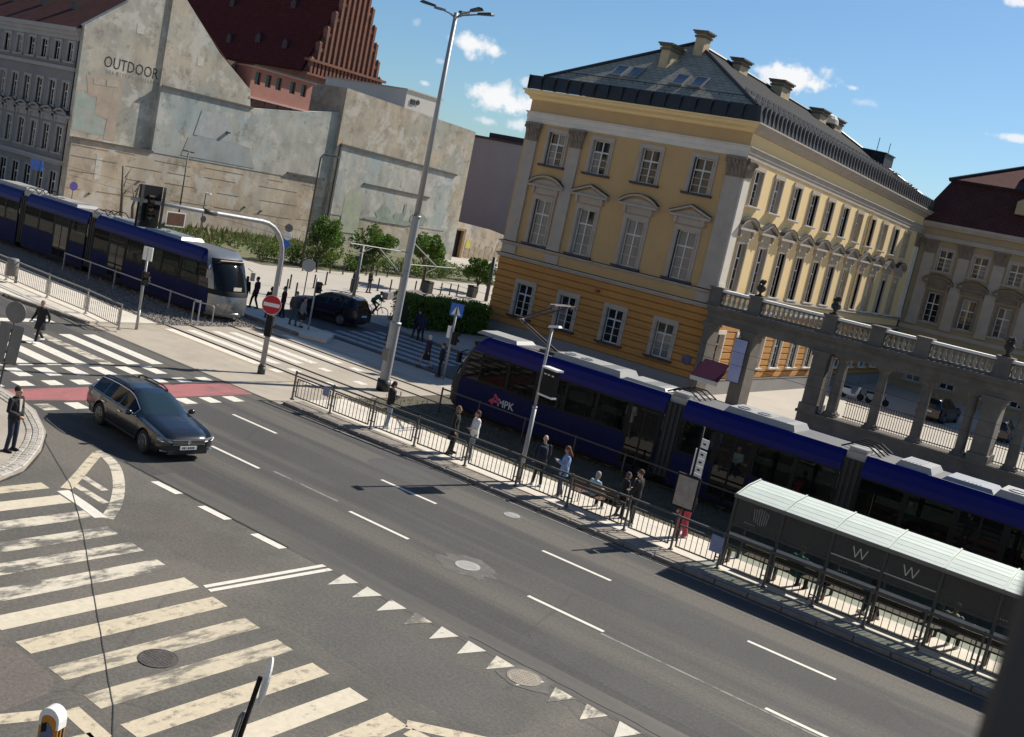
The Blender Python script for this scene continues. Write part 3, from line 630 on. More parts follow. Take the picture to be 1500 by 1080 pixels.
for a,c in ((.22,1.1),(3.62,4.48),(14.45,15.45)): pilaster(FM,a,c,6.4,14.03,M_TRIM,M_CAP)
pilaster(SM,.0,.85,6.4,14.03,M_WHT,M_CAP,dropfn); pilaster(SM,36.7,37.7,6.4,14.03,M_WHT,M_CAP,dropfn)
for x in (.15,3.5,14.35): b=MB(); b.box(x,-.08,5.58,x+1.05,.02,6.1); b.build('panel',M_TRIM,palace,M=FM)
b=MB(); b.tube([(23.6,-.12,13.6),(23.6,-.12,6.0)],.07); b.build('downpipe',M_YELB,palace,M=SM)
b=MB(); b.lathe([(.06,0),(.14,.02),(.16,.12),(.1,.2)],(5.9+2.0,-.12,4.55),10); b.build('wall_lamp',mat('red_glass',(.35,.06,.04),.4,var=0),palace,M=FM)
b=MB(); 
for k in range(24):
    t=2*math.pi*k/24; 
b.lathe([(.0,-.03),(.30,-.03),(.30,.02),(.24,.03),(0,.03)],(14.75,-.08,2.1),24,axis=Matrix.Rotation(math.pi/2,4,'X')); b.build('plaque',mat('blue_plaque',(.05,.07,.16),.5,var=.4,vscale=8,dirt=(.35,.08,.08),dscale=6,damt=.7),palace,M=FM)
# dark sheet-metal parapet, one panel at a time
pf=MB(); pf.add([(-.485,-.42,0),(.485,-.42,0),(.485,-.30,.86),(-.485,-.30,.86),(-.485,-.1,0),(.485,-.1,0),(.485,-.05,.86),(-.485,-.05,.86)],[(0,1,2,3),(3,2,6,7),(1,5,6,2),(4,0,3,7)]); pf.box(-.5,-.47,-.0,-.47,-.31,.86); pf_me=pf.mesh('parapet_panel',M_DARK)
for i in range(16): piece('parapet_panel',pf_me,palace,FM@T(.24+i*.998,0,16.05))
pf=MB(); pf.add([(-.31,-.42,0),(.27,-.42,0),(.27,-.30,.86),(-.31,-.30,.86),(-.31,-.1,0),(.27,-.1,0),(.27,-.05,.86),(-.31,-.05,.86)],[(0,1,2,3),(3,2,6,7),(1,5,6,2),(4,0,3,7)]); pf.box(.21,-.45,.0,.29,-.28,.88,1); ps_me=pf.mesh('parapet_panel',[M_DARK,mat('zinc_rib',(.13,.125,.12),.7,.1,var=.15,vscale=3)])
for i in range(62): s=-.1+i*.612; piece('parapet_panel',ps_me,palace,SM@T(s,0,lift(s,16.05)))
# hip roof
E0=16.93; A=Vector((-33.78,62.6,20.95)); B=Vector((-33.78,88.0,20.35)); xl,xr=-41.2,-26.35; y0,y1=57.3,94.5
C=[Vector((xl,y0,E0)),Vector((xr,y0,E0)),Vector((xr,y1,E0-.78)),Vector((xl,y1,E0-.78))]
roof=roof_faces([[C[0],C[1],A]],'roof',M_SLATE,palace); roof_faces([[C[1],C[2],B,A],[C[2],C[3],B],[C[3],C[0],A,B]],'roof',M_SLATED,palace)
b=MB()
for p,q in ((C[0],A),(C[1],A),(C[2],B),(A,B)): b.tube([p+Vector((0,0,.05)),q+Vector((0,0,.08))],.11,6)
b.build('ridge_cap',M_DARK,roof)
def on_front(x,t): # t metres up-slope in plan from the front eave
    return Vector((x,y0+t,E0+t*(A.z-E0)/(A.y-y0)))
sf=(A.z-E0)/(A.y-y0); af=math.atan(sf)
for x in (-40.0+i*1.45 for i in range(10)):
    pass
b=MB()
for t in (.55,):
    b.tube([on_front(xl+1.0,t)+Vector((0,0,.16)),on_front(xr-1.0,t)+Vector((0,0,.16))],.025,5)
    for i in range(16): p=on_front(xl+1.2+i*.84,t); b.box(p.x-.015,p.y-.015,p.z,p.x+.015,p.y+.015,p.z+.18)
b.build('snow_guard',M_DARK,roof)
ss=(A.z-E0)/(xr-A.x)
for k,u in enumerate((.5,1.0,2.2)):
    b=MB(); 
    for i in range(40):
        y=58.2+i*.88
        if y<57.6+u*1.0 or y>93: continue
        x=xr-u; z=E0+u*(A.z-E0)/(xr-A.x)-DROP*(y-57)*.9; b.box(x-.02,y,z+.05,x+.02,y+.62,z+.22)
    b.build('snow_guard',M_FLASH,roof)
def skylight(x,t,w=.85,l=1.25):
    M=Matrix.Translation(on_front(x,t))@Matrix.Rotation(af,4,'X'); b=MB()
    b.box(-w/2,0,.02,-w/2+.07,l,.16); b.box(w/2-.07,0,.02,w/2,l,.16); b.box(-w/2+.07,0,.02,w/2-.07,.09,.16); b.box(-w/2+.07,l-.07,.02,w/2-.07,l,.16)
    o=b.build('skylight',mat('zinc',(.30,.30,.30),.4,.5,var=.1),roof,M=M); b=MB(); b.box(-w/2+.07,.09,.06,w/2-.07,l-.07,.12); b.build('pane',glass('skylight_glass',(.07,.09,.11),.9,.05),o)
for x,t in ((-36.6,1.0),(-35.5,1.0),(-32.2,.85),(-30.95,.85)): skylight(x,t)
M_CHIM=mat('yellow_chimney',(.46,.36,.22),.9,var=.15,vscale=2,dirt=(.25,.2,.15),dscale=1.2,damt=.6); M_CHC=mat('dark_chimney_cap',(.14,.115,.09),.9,var=.3,vscale=3)
def chimney(x,y,w,d,z0,z1,cap=.28):
    b=MB(); b.box(x-w/2,y-d/2,z0,x+w/2,y+d/2,z1-cap,0); b.box(x-w/2-.08,y-d/2-.08,z1-cap-.22,x+w/2+.08,y+d/2+.08,z1-cap-.08,1)
    b.box(x-w/2-.14,y-d/2-.14,z1-cap,x+w/2+.14,y+d/2+.14,z1-cap*.45,1); b.box(x-w/2-.22,y-d/2-.22,z1-cap*.45,x+w/2+.22,y+d/2+.22,z1,1)
    b.build('chimney',[M_CHIM,M_CHC],roof)
chimney(-34.3,60.5,.6,1.5,18.0,20.3,.2); chimney(-33.0,61.8,.65,.8,19.4,21.55,.2); chimney(-33.2,68.2,.6,1.3,19.8,21.25,.2); chimney(-33.2,75.5,.9,1.6,20.1,21.3,.22); chimney(-33.2,84.0,.8,1.5,19.6,20.85,.2); chimney(-33.2,87.6,.9,1.7,19.4,20.75,.2)
b=MB(); b.lathe([(.9,0),(.86,.35),(.66,.62),(.3,.78),(.02,.82)],(-33.2,86.0,20.1),14); b.build('roof_vent',M_WHT,roof)
b=MB(); b.box(-31.6,90.0,17.6,-29.2,92.4,18.85); b.prism([(-31.7,18.85),(-29.1,18.85),(-29.1,18.95),(-31.7,19.1)],89.9,92.5,'xz'); 
for i in range(4): b.box(-31.4+i*.55,89.93,17.9,-31.05+i*.55,89.99,18.7)
b.build('dormer',M_DARK,roof)
for y in (88.5,91.5): b=MB(); b.tube([(-29.5,y,18.6),(-29.5,y,19.9)],.03,5); b.build('roof_rod',M_DARK,roof)
b=MB(); b.box(-41.05,57.45,.1,-26.5,94.9,5.2); b.box(-41.05,57.45,6.0,-26.5,94.9,14.0); b.build('inner_core',mat('dark_interior',(.02,.018,.016),.95,var=0),palace)
b=MB(); b.box(-41.5,57.45,-.05,-41.05,95,15.5); b.box(-41.05,94.9,-.05,-26.5,95,15.0); b.build('wall',M_YEL,palace)
# ================================================================== COLONNADE
M_COL=mat('sooty_sandstone',(.15,.132,.11),.92,var=.28,vscale=1.3,dirt=(.085,.075,.065),dscale=.7,damt=.75,bump=.35,bscale=16)
M_COLL=mat('sandstone_light',(.40,.36,.30),.9,var=.2,vscale=2,dirt=(.2,.18,.15),dscale=1.2,damt=.6,bump=.2,bscale=20)
colon=thing('colonnade','sooty stone colonnade with balustrade joined to the palace corner','colonnade',(0,57,0))
def cbuild(mb,name,m=M_COL,parent=None,smooth=False,M=None): return mb.build(name,m,parent or colon,smooth,M)
X0,X1=-25.95,3.0
b=MB(); b.box(X0,-.45,4.62,X1,.75,4.86); b.box(X0,-.5,4.86,X1,.8,5.2); b.box(X0,-.58,5.2,X1,.85,5.3); b.box(X0,-.72,5.3,X1,.95,5.46); b.box(X0,-.8,5.46,X1,1.0,5.6); cbuild(b,'entablature')
b=MB(); b.box(X0,-.32,5.603,X1,.12,5.74); cbuild(b,'balustrade_base')
b=MB(); b.box(X0,-.36,6.36,X1,.16,6.43,0); b.box(X0,-.40,6.43,X1,.20,6.56,1); b.build('balustrade_rail',[M_COL,mat('sunlit_coping',(.80,.77,.70),.7,var=.08)],colon)  # coping colour lightened to stand for the bright sunlit rail top
bl=MB(); bl.lathe([(.09,0),(.09,.05),(.055,.08),(.10,.2),(.115,.28),(.07,.42),(.05,.5),(.075,.55),(.085,.62)],n=8); bal=bl.mesh('baluster',M_COLL,True)
peds=[-25.75,-23.3,-18.95,-16.35,-14.0,-10.1,-6.4,-2.0,2.4]
for p in peds: b=MB(); b.box(p-.36,-.46,5.6,p+.36,.26,6.6); b.box(p-.42,-.52,6.55,p+.42,.32,6.66); b.box(p-.42,-.52,5.605,p+.42,.32,5.72); cbuild(b,'pedestal')
for a,c in zip(peds,peds[1:]):
    n=int((c-a-.95)/.27)
    for i in range(n+1): piece('baluster',bal,colon,T(a+.47+(c-a-.94)*i/max(1,n),-.1,5.74))
def column(x,y=0,z0=1.3,z1=4.62,r=.26):
    b=MB(); b.box(x-r-.1,y-r-.1,z0,x+r+.1,y+r+.1,z0+.12); h=z1-z0
    b.lathe([(r+.09,z0+.12),(r+.09,z0+.2),(r+.02,z0+.26),(r,z0+.3),(r*1.0,z0+h*.35),(r*.86,z1-.3),(r*.9,z1-.28),(r+.05,z1-.2),(r+.1,z1-.12)],(x,y,0),16); b.box(x-r-.12,y-r-.12,z1-.12,x+r+.12,y+r+.12,z1+.003); return cbuild(b,'column')
def pier(x0,x1,y0=-.5,y1=.8,z0=0,z1=4.62,m=M_COL):
    b=MB(); b.box(x0,y0,z0,x1,y1,z1-.3); b.box(x0-.08,y0-.08,z1-.3,x1+.08,y1+.08,z1-.12); b.box(x0-.12,y0-.12,z1-.12,x1+.12,y1+.12,z1+.004); b.box(x0-.1,y0-.1,z0,x1+.1,y1+.1,z0+.4); return cbuild(b,'pier',m)
pier(-25.95,-25.55); pier(-23.62,-22.85); pier(-19.35,-18.55,z0=1.303); pier(-10.5,-9.65,z0=1.303); pier(-1.9,-1.1,z0=1.303)
for x in (-17.85,-15.6,-13.3,-11.05,-8.6,-6.3,-4.0): column(x)
for x in (-18.0,): column(x,.75,1.3)
b=MB(); b.box(-19.45,-.5,-.04,X1,.6,1.15); b.box(-19.55,-.6,1.15,X1,.7,1.3); b.box(-19.55,-.6,-.04,X1,.7,.25); cbuild(b,'base_wall')
b=MB(); 
for x in (-18.45,): b.box(x,-.2,1.35,x+.12,.05,4.5)
cbuild(b,'lit_edge_strip',M_COLL)  # pale strip painted in for the sunlit edge of the pier
# iron railing behind the columns
ir=thing('iron_railing','black iron railing with spikes standing behind the colonnade columns','railing',(0,57.5,1.3))
M_BLK=mat('black_iron',(.015,.015,.016),.55,.3,var=.1)
b=MB(); b.box(-17.4,.2,.08,2.5,.24,.13); b.box(-17.4,.2,.95,2.5,.24,1.0); b.box(-17.4,.2,.83,2.5,.24,.86); b.build('rail',M_BLK,ir)
bm_=MB(); bm_.box(-.012,.2,-.05,.012,.24,1.1); bm_.add([(-.025,.2,1.1),(.025,.2,1.1),(.025,.24,1.1),(-.025,.24,1.1),(0,.22,1.24)],[(0,1,4),(1,2,4),(2,3,4),(3,0,4)]); bar_me=bm_.mesh('bar',M_BLK)
for i in range(150): piece('bar',bar_me,ir,T(-17.3+i*.132,0,0))
# urns on the pedestals
def urn(x,label):
    t=thing('stone_urn',label,'urn',(x,56.9,6.66),0,'urns on the balustrade')
    b=MB(); b.box(-.2,-.2,0,.2,.2,.08); b.lathe([(.14,.08),(.07,.16),(.08,.22),(.24,.36),(.28,.5),(.2,.62),(.12,.66)],n=12); b.build('bowl',mat('black_stone',(.04,.036,.032),.9,var=.3,vscale=6,bump=.4),t,True)
    b=MB(); ur=random.Random(int(x*7))
    for k in range(14): b.ball((ur.uniform(-.16,.16),ur.uniform(-.14,.14),.66+ur.uniform(0,.26)),ur.uniform(.06,.11),6,4)
    b.build('fruit',mat('black_stone',(0,0,0)),t,True)
urn(-23.3,'dark carved urn on the balustrade nearest the palace wall'); urn(-18.95,'dark carved urn on the balustrade above the gate pier'); urn(-10.1,'dark carved urn on the balustrade at the far right pier')
# gateway: banner, awning, doorway seen through the colonnade bay next to the palace
t=thing('hanging_banner','long lavender blue banner hanging on the pier beside the awning','banner',(-23.45,56.35,1.7))
b=MB(); 
for i in range(8): z0,z1=i*.305,(i+1)*.305; b.add([(-.36,-.03-.02*math.sin(i*1.3),z0),(.36,-.03+.02*math.sin(i*1.1),z0),(.36,-.03+.02*math.sin((i+1)*1.1),z1),(-.36,-.03-.02*math.sin((i+1)*1.3),z1),(-.36,-.01-.02*math.sin(i*1.3),z0),(.36,-.01+.02*math.sin(i*1.1),z0),(.36,-.01+.02*math.sin((i+1)*1.1),z1),(-.36,-.01-.02*math.sin((i+1)*1.3),z1)],[(0,1,2,3),(5,4,7,6),(1,5,6,2),(4,0,3,7)])
b.build('cloth',mat('lavender_cloth',(.40,.41,.60),.9,var=.12,vscale=2,dirt=(.42,.38,.45),dscale=1.1,damt=.7),t)
b=MB(); b.tube([(-.4,-.02,2.45),(.4,-.02,2.45)],.025,6); b.tube([(-.4,-.02,-.01),(.4,-.02,-.01)],.02,6); b.build('rod',M_BLK,t)
t=thing('awning','maroon cafe awning with white scalloped edge under the colonnade','awning',(-24.7,56.3,0))
b=MB(); b.add([(-.95,.5,2.5),(.7,.5,2.5),(.78,-.7,1.55),(-.95,-.7,1.55),(-.95,.5,2.46),(.7,.5,2.46),(.78,-.7,1.51),(-.95,-.7,1.51)],[(0,3,2,1),(4,5,6,7),(2,3,7,6),(0,4,7,3),(1,2,6,5)]); b.build('cover',mat('maroon_canvas',(.10,.012,.05),.9,var=.15,vscale=3),t)
b=MB()
for i in range(8): x=-.95+i*.216; b.prism([(x,1.53),(x,1.33),(x+.05,1.28),(x+.16,1.28),(x+.216,1.33),(x+.216,1.53)],-.71,-.725,'xz')
b.build('valance',mat('white_canvas',(.62,.58,.52),.9,var=.25,vscale=9),t)
b=MB(); b.tube([(-.9,.4,2.2),(-.9,-.66,1.5)],.02,5); b.tube([(.7,.4,2.2),(.72,-.66,1.5)],.02,5); b.build('arm',M_BLK,t)
# ================================================================== RED-ROOFED BUILDING
red=thing('mansion','grey and ochre mansion with dark red mansard roof behind the colonnade','building',(-26.2,95,0))
M_OCH=mat('ochre_plaster',(.36,.28,.165),.9,var=.1,vscale=.6,dirt=(.27,.21,.13),damt=.4); RL=32
rx=[2.55+2.85*i for i in range(10)]
b=MB(); wall_grid(b,RL,13.3,[(c-.55,10.45,c+.55,12.25) for c in rx]+[(c-.55,6.1,c+.55,8.6) for c in rx]+[(c-.6,.9,c+.6,3.4) for c in rx],0,.45,0,-.05); b.build('wall',M_OCH,red)
R_2=WinKit(1.1,1.8,1.15,.2,sillm=M_TRIM); R_1=WinKit(1.1,2.5,1.6,.22,('seg',),sillm=M_TRIM,trim=M_CAP); R_0=WinKit(1.2,2.5,1.7,.2,full=False,sillm=M_TRIM)
for c in rx: R_2.put(red,T(c,0,10.45),curt=.25); w=R_1.put(red,T(c,0,6.1),'seg',.5); R_0.put(red,T(c,0,.9))
b=MB(); b.box(-.2,-.25,13.0,RL,.3,13.35,1); b.box(-.3,-.12,13.35,RL,.3,13.95,0); b.box(-.4,-.45,13.95,RL,.3,14.15,1); b.box(-.5,-.6,14.15,RL,.4,14.42,1); b.box(-.2,-.14,5.2,RL,.1,5.55,1); b.build('cornice',[M_OCH,M_TRIM],red)
PAL_=palace; palace=red
for i in range(11): pilaster(Matrix.Identity(4),.75+2.85*i,1.65+2.85*i,5.7,13.0,M_TRIM,M_CAP)
palace=PAL_
rr=roof_faces([[(-.5,-.55,14.42),(RL,-.55,14.42),(RL,1.7,18.2),(1.0,1.7,18.2)]],'roof',M_TILED,red,.15); roof_faces([[(.8,1.4,18.2),(RL,1.4,18.2),(RL,9.5,22.0),(7.8,9.5,22.0)],[(.8,1.4,18.2),(7.8,9.5,22.0),(1.0,16,18.2)],[(-.5,-.55,14.42),(1.0,1.7,18.2),(1.0,16,18.2),(-.5,18,14.42)]],'roof',M_TILE,red,.15)
b=MB(); b.tube([(.8,1.4,18.25),(7.8,9.5,22.08),(RL,9.5,22.08)],.14,6); b.tube([(.8,1.38,18.22),(RL,1.38,18.22)],.09,6); b.build('ridge_cap',M_DARK,rr)
b=MB(); b.prism([(6.9,16.2),(8.7,16.2),(8.7,17.2),(7.8,17.75),(6.9,17.2)],-.2,2.2,'xz'); b.build('dormer',M_OCH,rr)
b=MB(); b.prism([(5.6,18.9),(8.6,18.9),(8.6,19.9),(7.4,20.9),(5.6,18.95)],3.5,8.0,'xz'); b.build('dormer',M_TILED,rr)
b=MB(); b.box(.3,.45,0,RL,12,5); b.box(.3,.45,5.8,RL,12,13); b.build('inner_core',MATS['dark_interior'],red)
b=MB(); b.tube([(.2,-.12,13.2),(.2,-.12,.2)],.09,8); b.build('downpipe',M_DARK,red)
# ================================================================== OLD FIREWALL, HOUSE, CHURCH ON THE LEFT
def plaster(name,base,tints,sc=.12):
    "old bare plaster: several faded colours in patches, streaks running down, fine grain"
    m=mat(name,base,.93,var=.30,vscale=.55,bump=.45,bscale=9); nt=m.node_tree; N,L=nt.nodes,nt.links; p=N['Principled BSDF']; out=p.inputs['Base Color'].links[0].from_socket
    geo=N.new('ShaderNodeNewGeometry')
    for i,(c,lo,amt,s) in enumerate(tints):
        mp=N.new('ShaderNodeMapping'); mp.inputs['Location'].default_value=(i*17.3,i*5.1,i*9.7); L.new(geo.outputs['Position'],mp.inputs[0])
        n=N.new('ShaderNodeTexNoise'); n.inputs['Scale'].default_value=s; n.inputs['Detail'].default_value=9; n.inputs['Roughness'].default_value=.68; L.new(mp.outputs[0],n.inputs['Vector'])
        r=N.new('ShaderNodeMapRange'); L.new(n.outputs[0],r.inputs[0]); r.inputs[1].default_value=lo; r.inputs[2].default_value=lo+.14; r.inputs[4].default_value=amt
        x=N.new('ShaderNodeMixRGB'); L.new(r.outputs[0],x.inputs[0]); L.new(out,x.inputs[1]); x.inputs[2].default_value=tuple(c)+(1,); out=x.outputs[0]
    mp=N.new('ShaderNodeMapping'); mp.inputs['Scale'].default_value=(1,1.2,.16); L.new(geo.outputs['Position'],mp.inputs[0])
    n=N.new('ShaderNodeTexNoise'); n.inputs['Scale'].default_value=.7; n.inputs['Detail'].default_value=8; L.new(mp.outputs[0],n.inputs['Vector'])
    r=N.new('ShaderNodeMapRange'); L.new(n.outputs[0],r.inputs[0]); r.inputs[1].default_value=.3; r.inputs[2].default_value=.7; r.inputs[3].default_value=.86; r.inputs[4].default_value=1.12
    x=N.new('ShaderNodeMixRGB'); x.blend_type='MULTIPLY'; x.inputs[0].default_value=1; L.new(out,x.inputs[1]); L.new(r.outputs[0],x.inputs[2])
    # speckle of missing skim coat
    g=N.new('ShaderNodeTexNoise'); g.inputs['Scale'].default_value=.9; g.inputs['Detail'].default_value=12; g.inputs['Roughness'].default_value=.75; L.new(geo.outputs['Position'],g.inputs['Vector'])
    gr=N.new('ShaderNodeMapRange'); L.new(g.outputs[0],gr.inputs[0]); gr.inputs[1].default_value=.54; gr.inputs[2].default_value=.62; gr.inputs[4].default_value=.6
    y=N.new('ShaderNodeMixRGB'); L.new(gr.outputs[0],y.inputs[0]); L.new(x.outputs[0],y.inputs[1]); y.inputs[2].default_value=(.17,.145,.115,1)
    h=N.new('ShaderNodeTexNoise'); h.inputs['Scale'].default_value=.45; h.inputs['Detail'].default_value=12; h.inputs['Roughness'].default_value=.7; mp2=N.new('ShaderNodeMapping'); mp2.inputs['Location'].default_value=(3,41,7); L.new(geo.outputs['Position'],mp2.inputs[0]); L.new(mp2.outputs[0],h.inputs['Vector'])
    hr2=N.new('ShaderNodeMapRange'); L.new(h.outputs[0],hr2.inputs[0]); hr2.inputs[1].default_value=.53; hr2.inputs[2].default_value=.60; hr2.inputs[4].default_value=.7
    z=N.new('ShaderNodeMixRGB'); L.new(hr2.outputs[0],z.inputs[0]); L.new(y.outputs[0],z.inputs[1]); z.inputs[2].default_value=(.53,.50,.44,1)
    L.new(z.outputs[0],p.inputs['Base Color']); return m
M_W1=plaster('grey_plaster',(.38,.34,.275),[((.31,.33,.295),.46,.8,.13),((.46,.40,.31),.50,.75,.22),((.22,.195,.16),.55,.75,.4)])
M_W2=plaster('mural_plaster',(.37,.325,.25),[((.30,.345,.32),.50,.8,.12),((.46,.37,.26),.49,.8,.2),((.22,.20,.16),.55,.75,.45)])
M_W3=plaster('blue_mural_plaster',(.38,.37,.33),[((.30,.36,.36),.45,.85,.13),((.45,.42,.36),.50,.8,.26),((.23,.225,.20),.56,.7,.45)])
M_W4=plaster('sandy_mural_plaster',(.43,.35,.26),[((.39,.37,.33),.47,.85,.16),((.47,.385,.28),.50,.8,.25),((.27,.23,.175),.55,.75,.5)])
fw=thing('firewall','tall bare firewall with faded mural and OUTDOOR lettering','wall',(-82,50.87,0))
FWM=Matrix.Translation((0,-50.87,0))
def yz(poly,x0,x1,name,m,M=FWM,parent=None):
    b=MB(); b.prism(poly,x0,x1,'yz'); return b.build(name,m,parent or fw,M=M)
yz([(50.87,6.4),(58.45,6.4),(58.45,20.2),(54.5,18.1),(50.87,15.3)],-.6,0,'gable_wall',M_W1)
yz([(58.45,12.0),(68.55,12.0),(68.2,13.6),(64.1,16.1),(59.9,19.6),(59.1,20.5),(58.45,20.25)],-.6,.16,'gable_wall',M_W1)
yz([(58.45,6.3),(74.9,6.3),(79.9,6.3),(79.9,13.75),(74.9,12.82),(68.6,11.997),(58.45,11.997)],-.6,.42,'gable_wall',M_W3)
yz([(50.87,-.1),(79.9,-.1),(79.9,6.297),(58.45,6.297),(58.45,6.397),(50.87,6.397)],-.6,.38,'lower_wall',M_W4)
yz([(79.9,-.1),(102,-.1),(101.8,15.45),(79.9,16.2)],-7,.75,'firewall_block',M_W2)
yz([(80.6,3.3),(99.6,3.3),(99.6,10.0),(80.6,10.5)],.753,.79,'mural_panel',M_W3)
mat('shadow_line_and_stub',(.09,.085,.08),.9,var=.2)  # ledges are darkened to draw the wall's shadow lines; stubs share the tone
for pp,xa,xb in (([(80.35,10.42),(99.8,9.92),(99.8,10.12),(80.35,10.65)],.75,.93),([(80.3,2.9),(80.55,2.9),(80.55,10.5),(80.3,10.5)],.75,.9),([(84.7,6.95),(95.7,6.75),(95.7,6.93),(84.7,7.13)],.79,.9)): yz(pp,xa,xb,'ledge',MATS['shadow_line_and_stub'])
for pp,xa,xb in (([(58.45,11.95),(68.6,11.95),(68.6,12.12),(58.45,12.12)],.42,.55),([(50.9,6.28),(58.6,6.28),(58.6,6.42),(50.9,6.42)],.38,.5),([(74.2,6.6),(79.2,6.6),(79.2,6.78),(74.2,6.78)],.42,.56)): yz(pp,xa,xb,'ledge',MATS['shadow_line_and_stub'])
for poly,m in (([(50.95,6.9),(54.1,6.9),(53.2,9.4),(52.2,10.0),(50.95,10.0)],mat('faded_turquoise',(.29,.345,.31),.93,var=.2,vscale=1,dirt=(.38,.34,.275),dscale=.8,damt=.97)),
               ([(52.0,9.9),(54.9,9.9),(54.9,11.9),(51.6,11.5)],mat('faded_terracotta',(.38,.305,.24),.93,var=.2,vscale=1,dirt=(.36,.32,.25),dscale=.9,damt=.9)),
               ([(52.8,8.5),(54.6,8.2),(54.6,9.9),(52.8,9.9)],MATS['faded_terracotta']),([(53.9,6.6),(54.9,6.6),(54.9,11.6),(54.3,11.6)],MATS['faded_terracotta'])):
    _pz=globals().get('_pz',0)+.003; yz(poly,.002+_pz,.004+_pz,'mural_patch',m)
for poly in ([(52.3,10.9),(53.3,10.95),(53.3,11.4),(52.3,11.35)],[(53.5,10.95),(54.6,11.05),(54.6,11.6),(53.5,11.5)]): _pz+=.003; yz(poly,.004+_pz,.007+_pz,'mural_patch',mat('faded_cream',(.40,.35,.28),.93,var=.2,vscale=2))
for poly,m in (([(61.5,6.5),(70,6.5),(69,8.3),(64.5,8.9),(62,8.2)],mat('faded_slate_blue',(.29,.315,.315),.93,var=.2,vscale=.8,dirt=(.34,.33,.29),dscale=.6,damt=.95)),([(62.5,8.5),(66.5,8.5),(66,10.6),(63,10.8)],mat('faded_pale_blue',(.36,.38,.385),.93,var=.2,vscale=1,dirt=(.34,.34,.31),dscale=.7,damt=.9))): _pz+=.004; yz(poly,.422+_pz,.425+_pz,'mural_patch',m)
gp=mat('faded_olive',(.24,.28,.23),.93,var=.25,vscale=1.5,dirt=(.33,.35,.33),dscale=1.2,damt=.9)
for (y,z,w,h) in ((88.5,4.2,2.6,1.9),(91.2,4.0,2.0,1.3),(94.6,4.2,3.4,1.7),(92.0,5.0,.5,1.6),(90,3.5,9,.7)):
    pr=random.Random(int(y)); _pz+=.004; yz([(y+math.cos(2*math.pi*k/14)*w*.5*pr.uniform(.7,1.1),z+math.sin(2*math.pi*k/14)*h*.5*pr.uniform(.7,1.1)) for k in range(14)],.780+_pz,.783+_pz,'mural_patch',gp)
yz([(82.3,1.6),(85,1.6),(85,5.2),(84.4,6.2),(83.0,6.2),(82.3,5.4)],.792,.8,'mural_patch',mat('faded_green_arch',(.35,.37,.27),.93,var=.25,vscale=1,dirt=(.33,.35,.34),dscale=.9,damt=.9))
yz([(87.5,.9),(89,.9),(89,2.4),(87.5,2.4)],.792,.81,'bricked_window',mat('brown_brick',(.20,.11,.07),.95,var=.3,vscale=4))
for (y,z,w,h) in ((55.9,16.2,.7,.8),(62.2,14.9,.7,.8),(53.6,4.2,.55,2.0),(61.0,12.5,.0,.0),(61.6,12.6,.5,.1)): 
    if w>0: x=.16 if y>58.4 else (.0 if z>6.4 else .38); yz([(y-w/2,z-h/2),(y+w/2,z-h/2),(y+w/2,z+h/2),(y-w/2,z+h/2)],x+.002,x+.012,'patched_vent',mat('lime_patch',(.52,.49,.43),.9,var=.25,vscale=5,dirt=(.35,.32,.27),dscale=2,damt=.8))
M_LET=mat('black_mural_paint',(.035,.032,.03),.9,var=.35,vscale=3)
TXM=Matrix(((0,0,1,.006),(1,0,0,55.6),(0,1,0,12.86),(0,0,0,1)))
me=text_mesh('OUTDOOR',1.32,.008); me.materials.append(M_LET); w=max(v.co.x for v in me.vertices)-min(v.co.x for v in me.vertices); me.transform(Matrix.Scale(5.25/w,4,(1,0,0))); piece('lettering',me,fw,FWM@TXM)
b=MB(); lr=random.Random(2); y=53.3
while y<58.2: w=lr.choice((.12,.18,.22)); h=.3; b.box(.0,y,11.98,.006,y+w*.35,11.98+h); b.box(.0,y+w*.35,11.98+lr.choice((0,.12,.26)),.006,y+w,12.02+lr.choice((0,.12,.26))); y+=w+.14
b.build('lettering',mat('faded_mural_paint',(.24,.215,.18),.9,var=.3,vscale=3),fw,M=FWM)
for i in range(4):   # stubs of old anchors and branches
    y=rng.uniform(52,73); z=rng.uniform(1.5,5.5); b=MB(); b.box(.38,y,z,.48,y+.18,z+.14); b.build('anchor_stub',MATS['shadow_line_and_stub'],fw,M=FWM)
b=MB(); b.box(.38,66.0,9.2,.7,66.3,9.4)
b.build('anchor_stub',MATS['shadow_line_and_stub'],fw,M=FWM)
jr=random.Random(31)
for z in (2.3,3.7,4.8,5.7):
    y=51.0
    while y<79:
        l=jr.uniform(1.2,5.0); zz=z+jr.uniform(-.12,.12)
        b=MB(); b.prism([(y,zz),(y+l,zz-.03),(y+l,zz+.02),(y,zz+.05)],.38,.395,'yz'); b.build('cracked_joint',mat('cracked_joint',(.22,.185,.14),.95,var=.4,vscale=2),fw,M=FWM); y+=l+jr.uniform(.5,3)
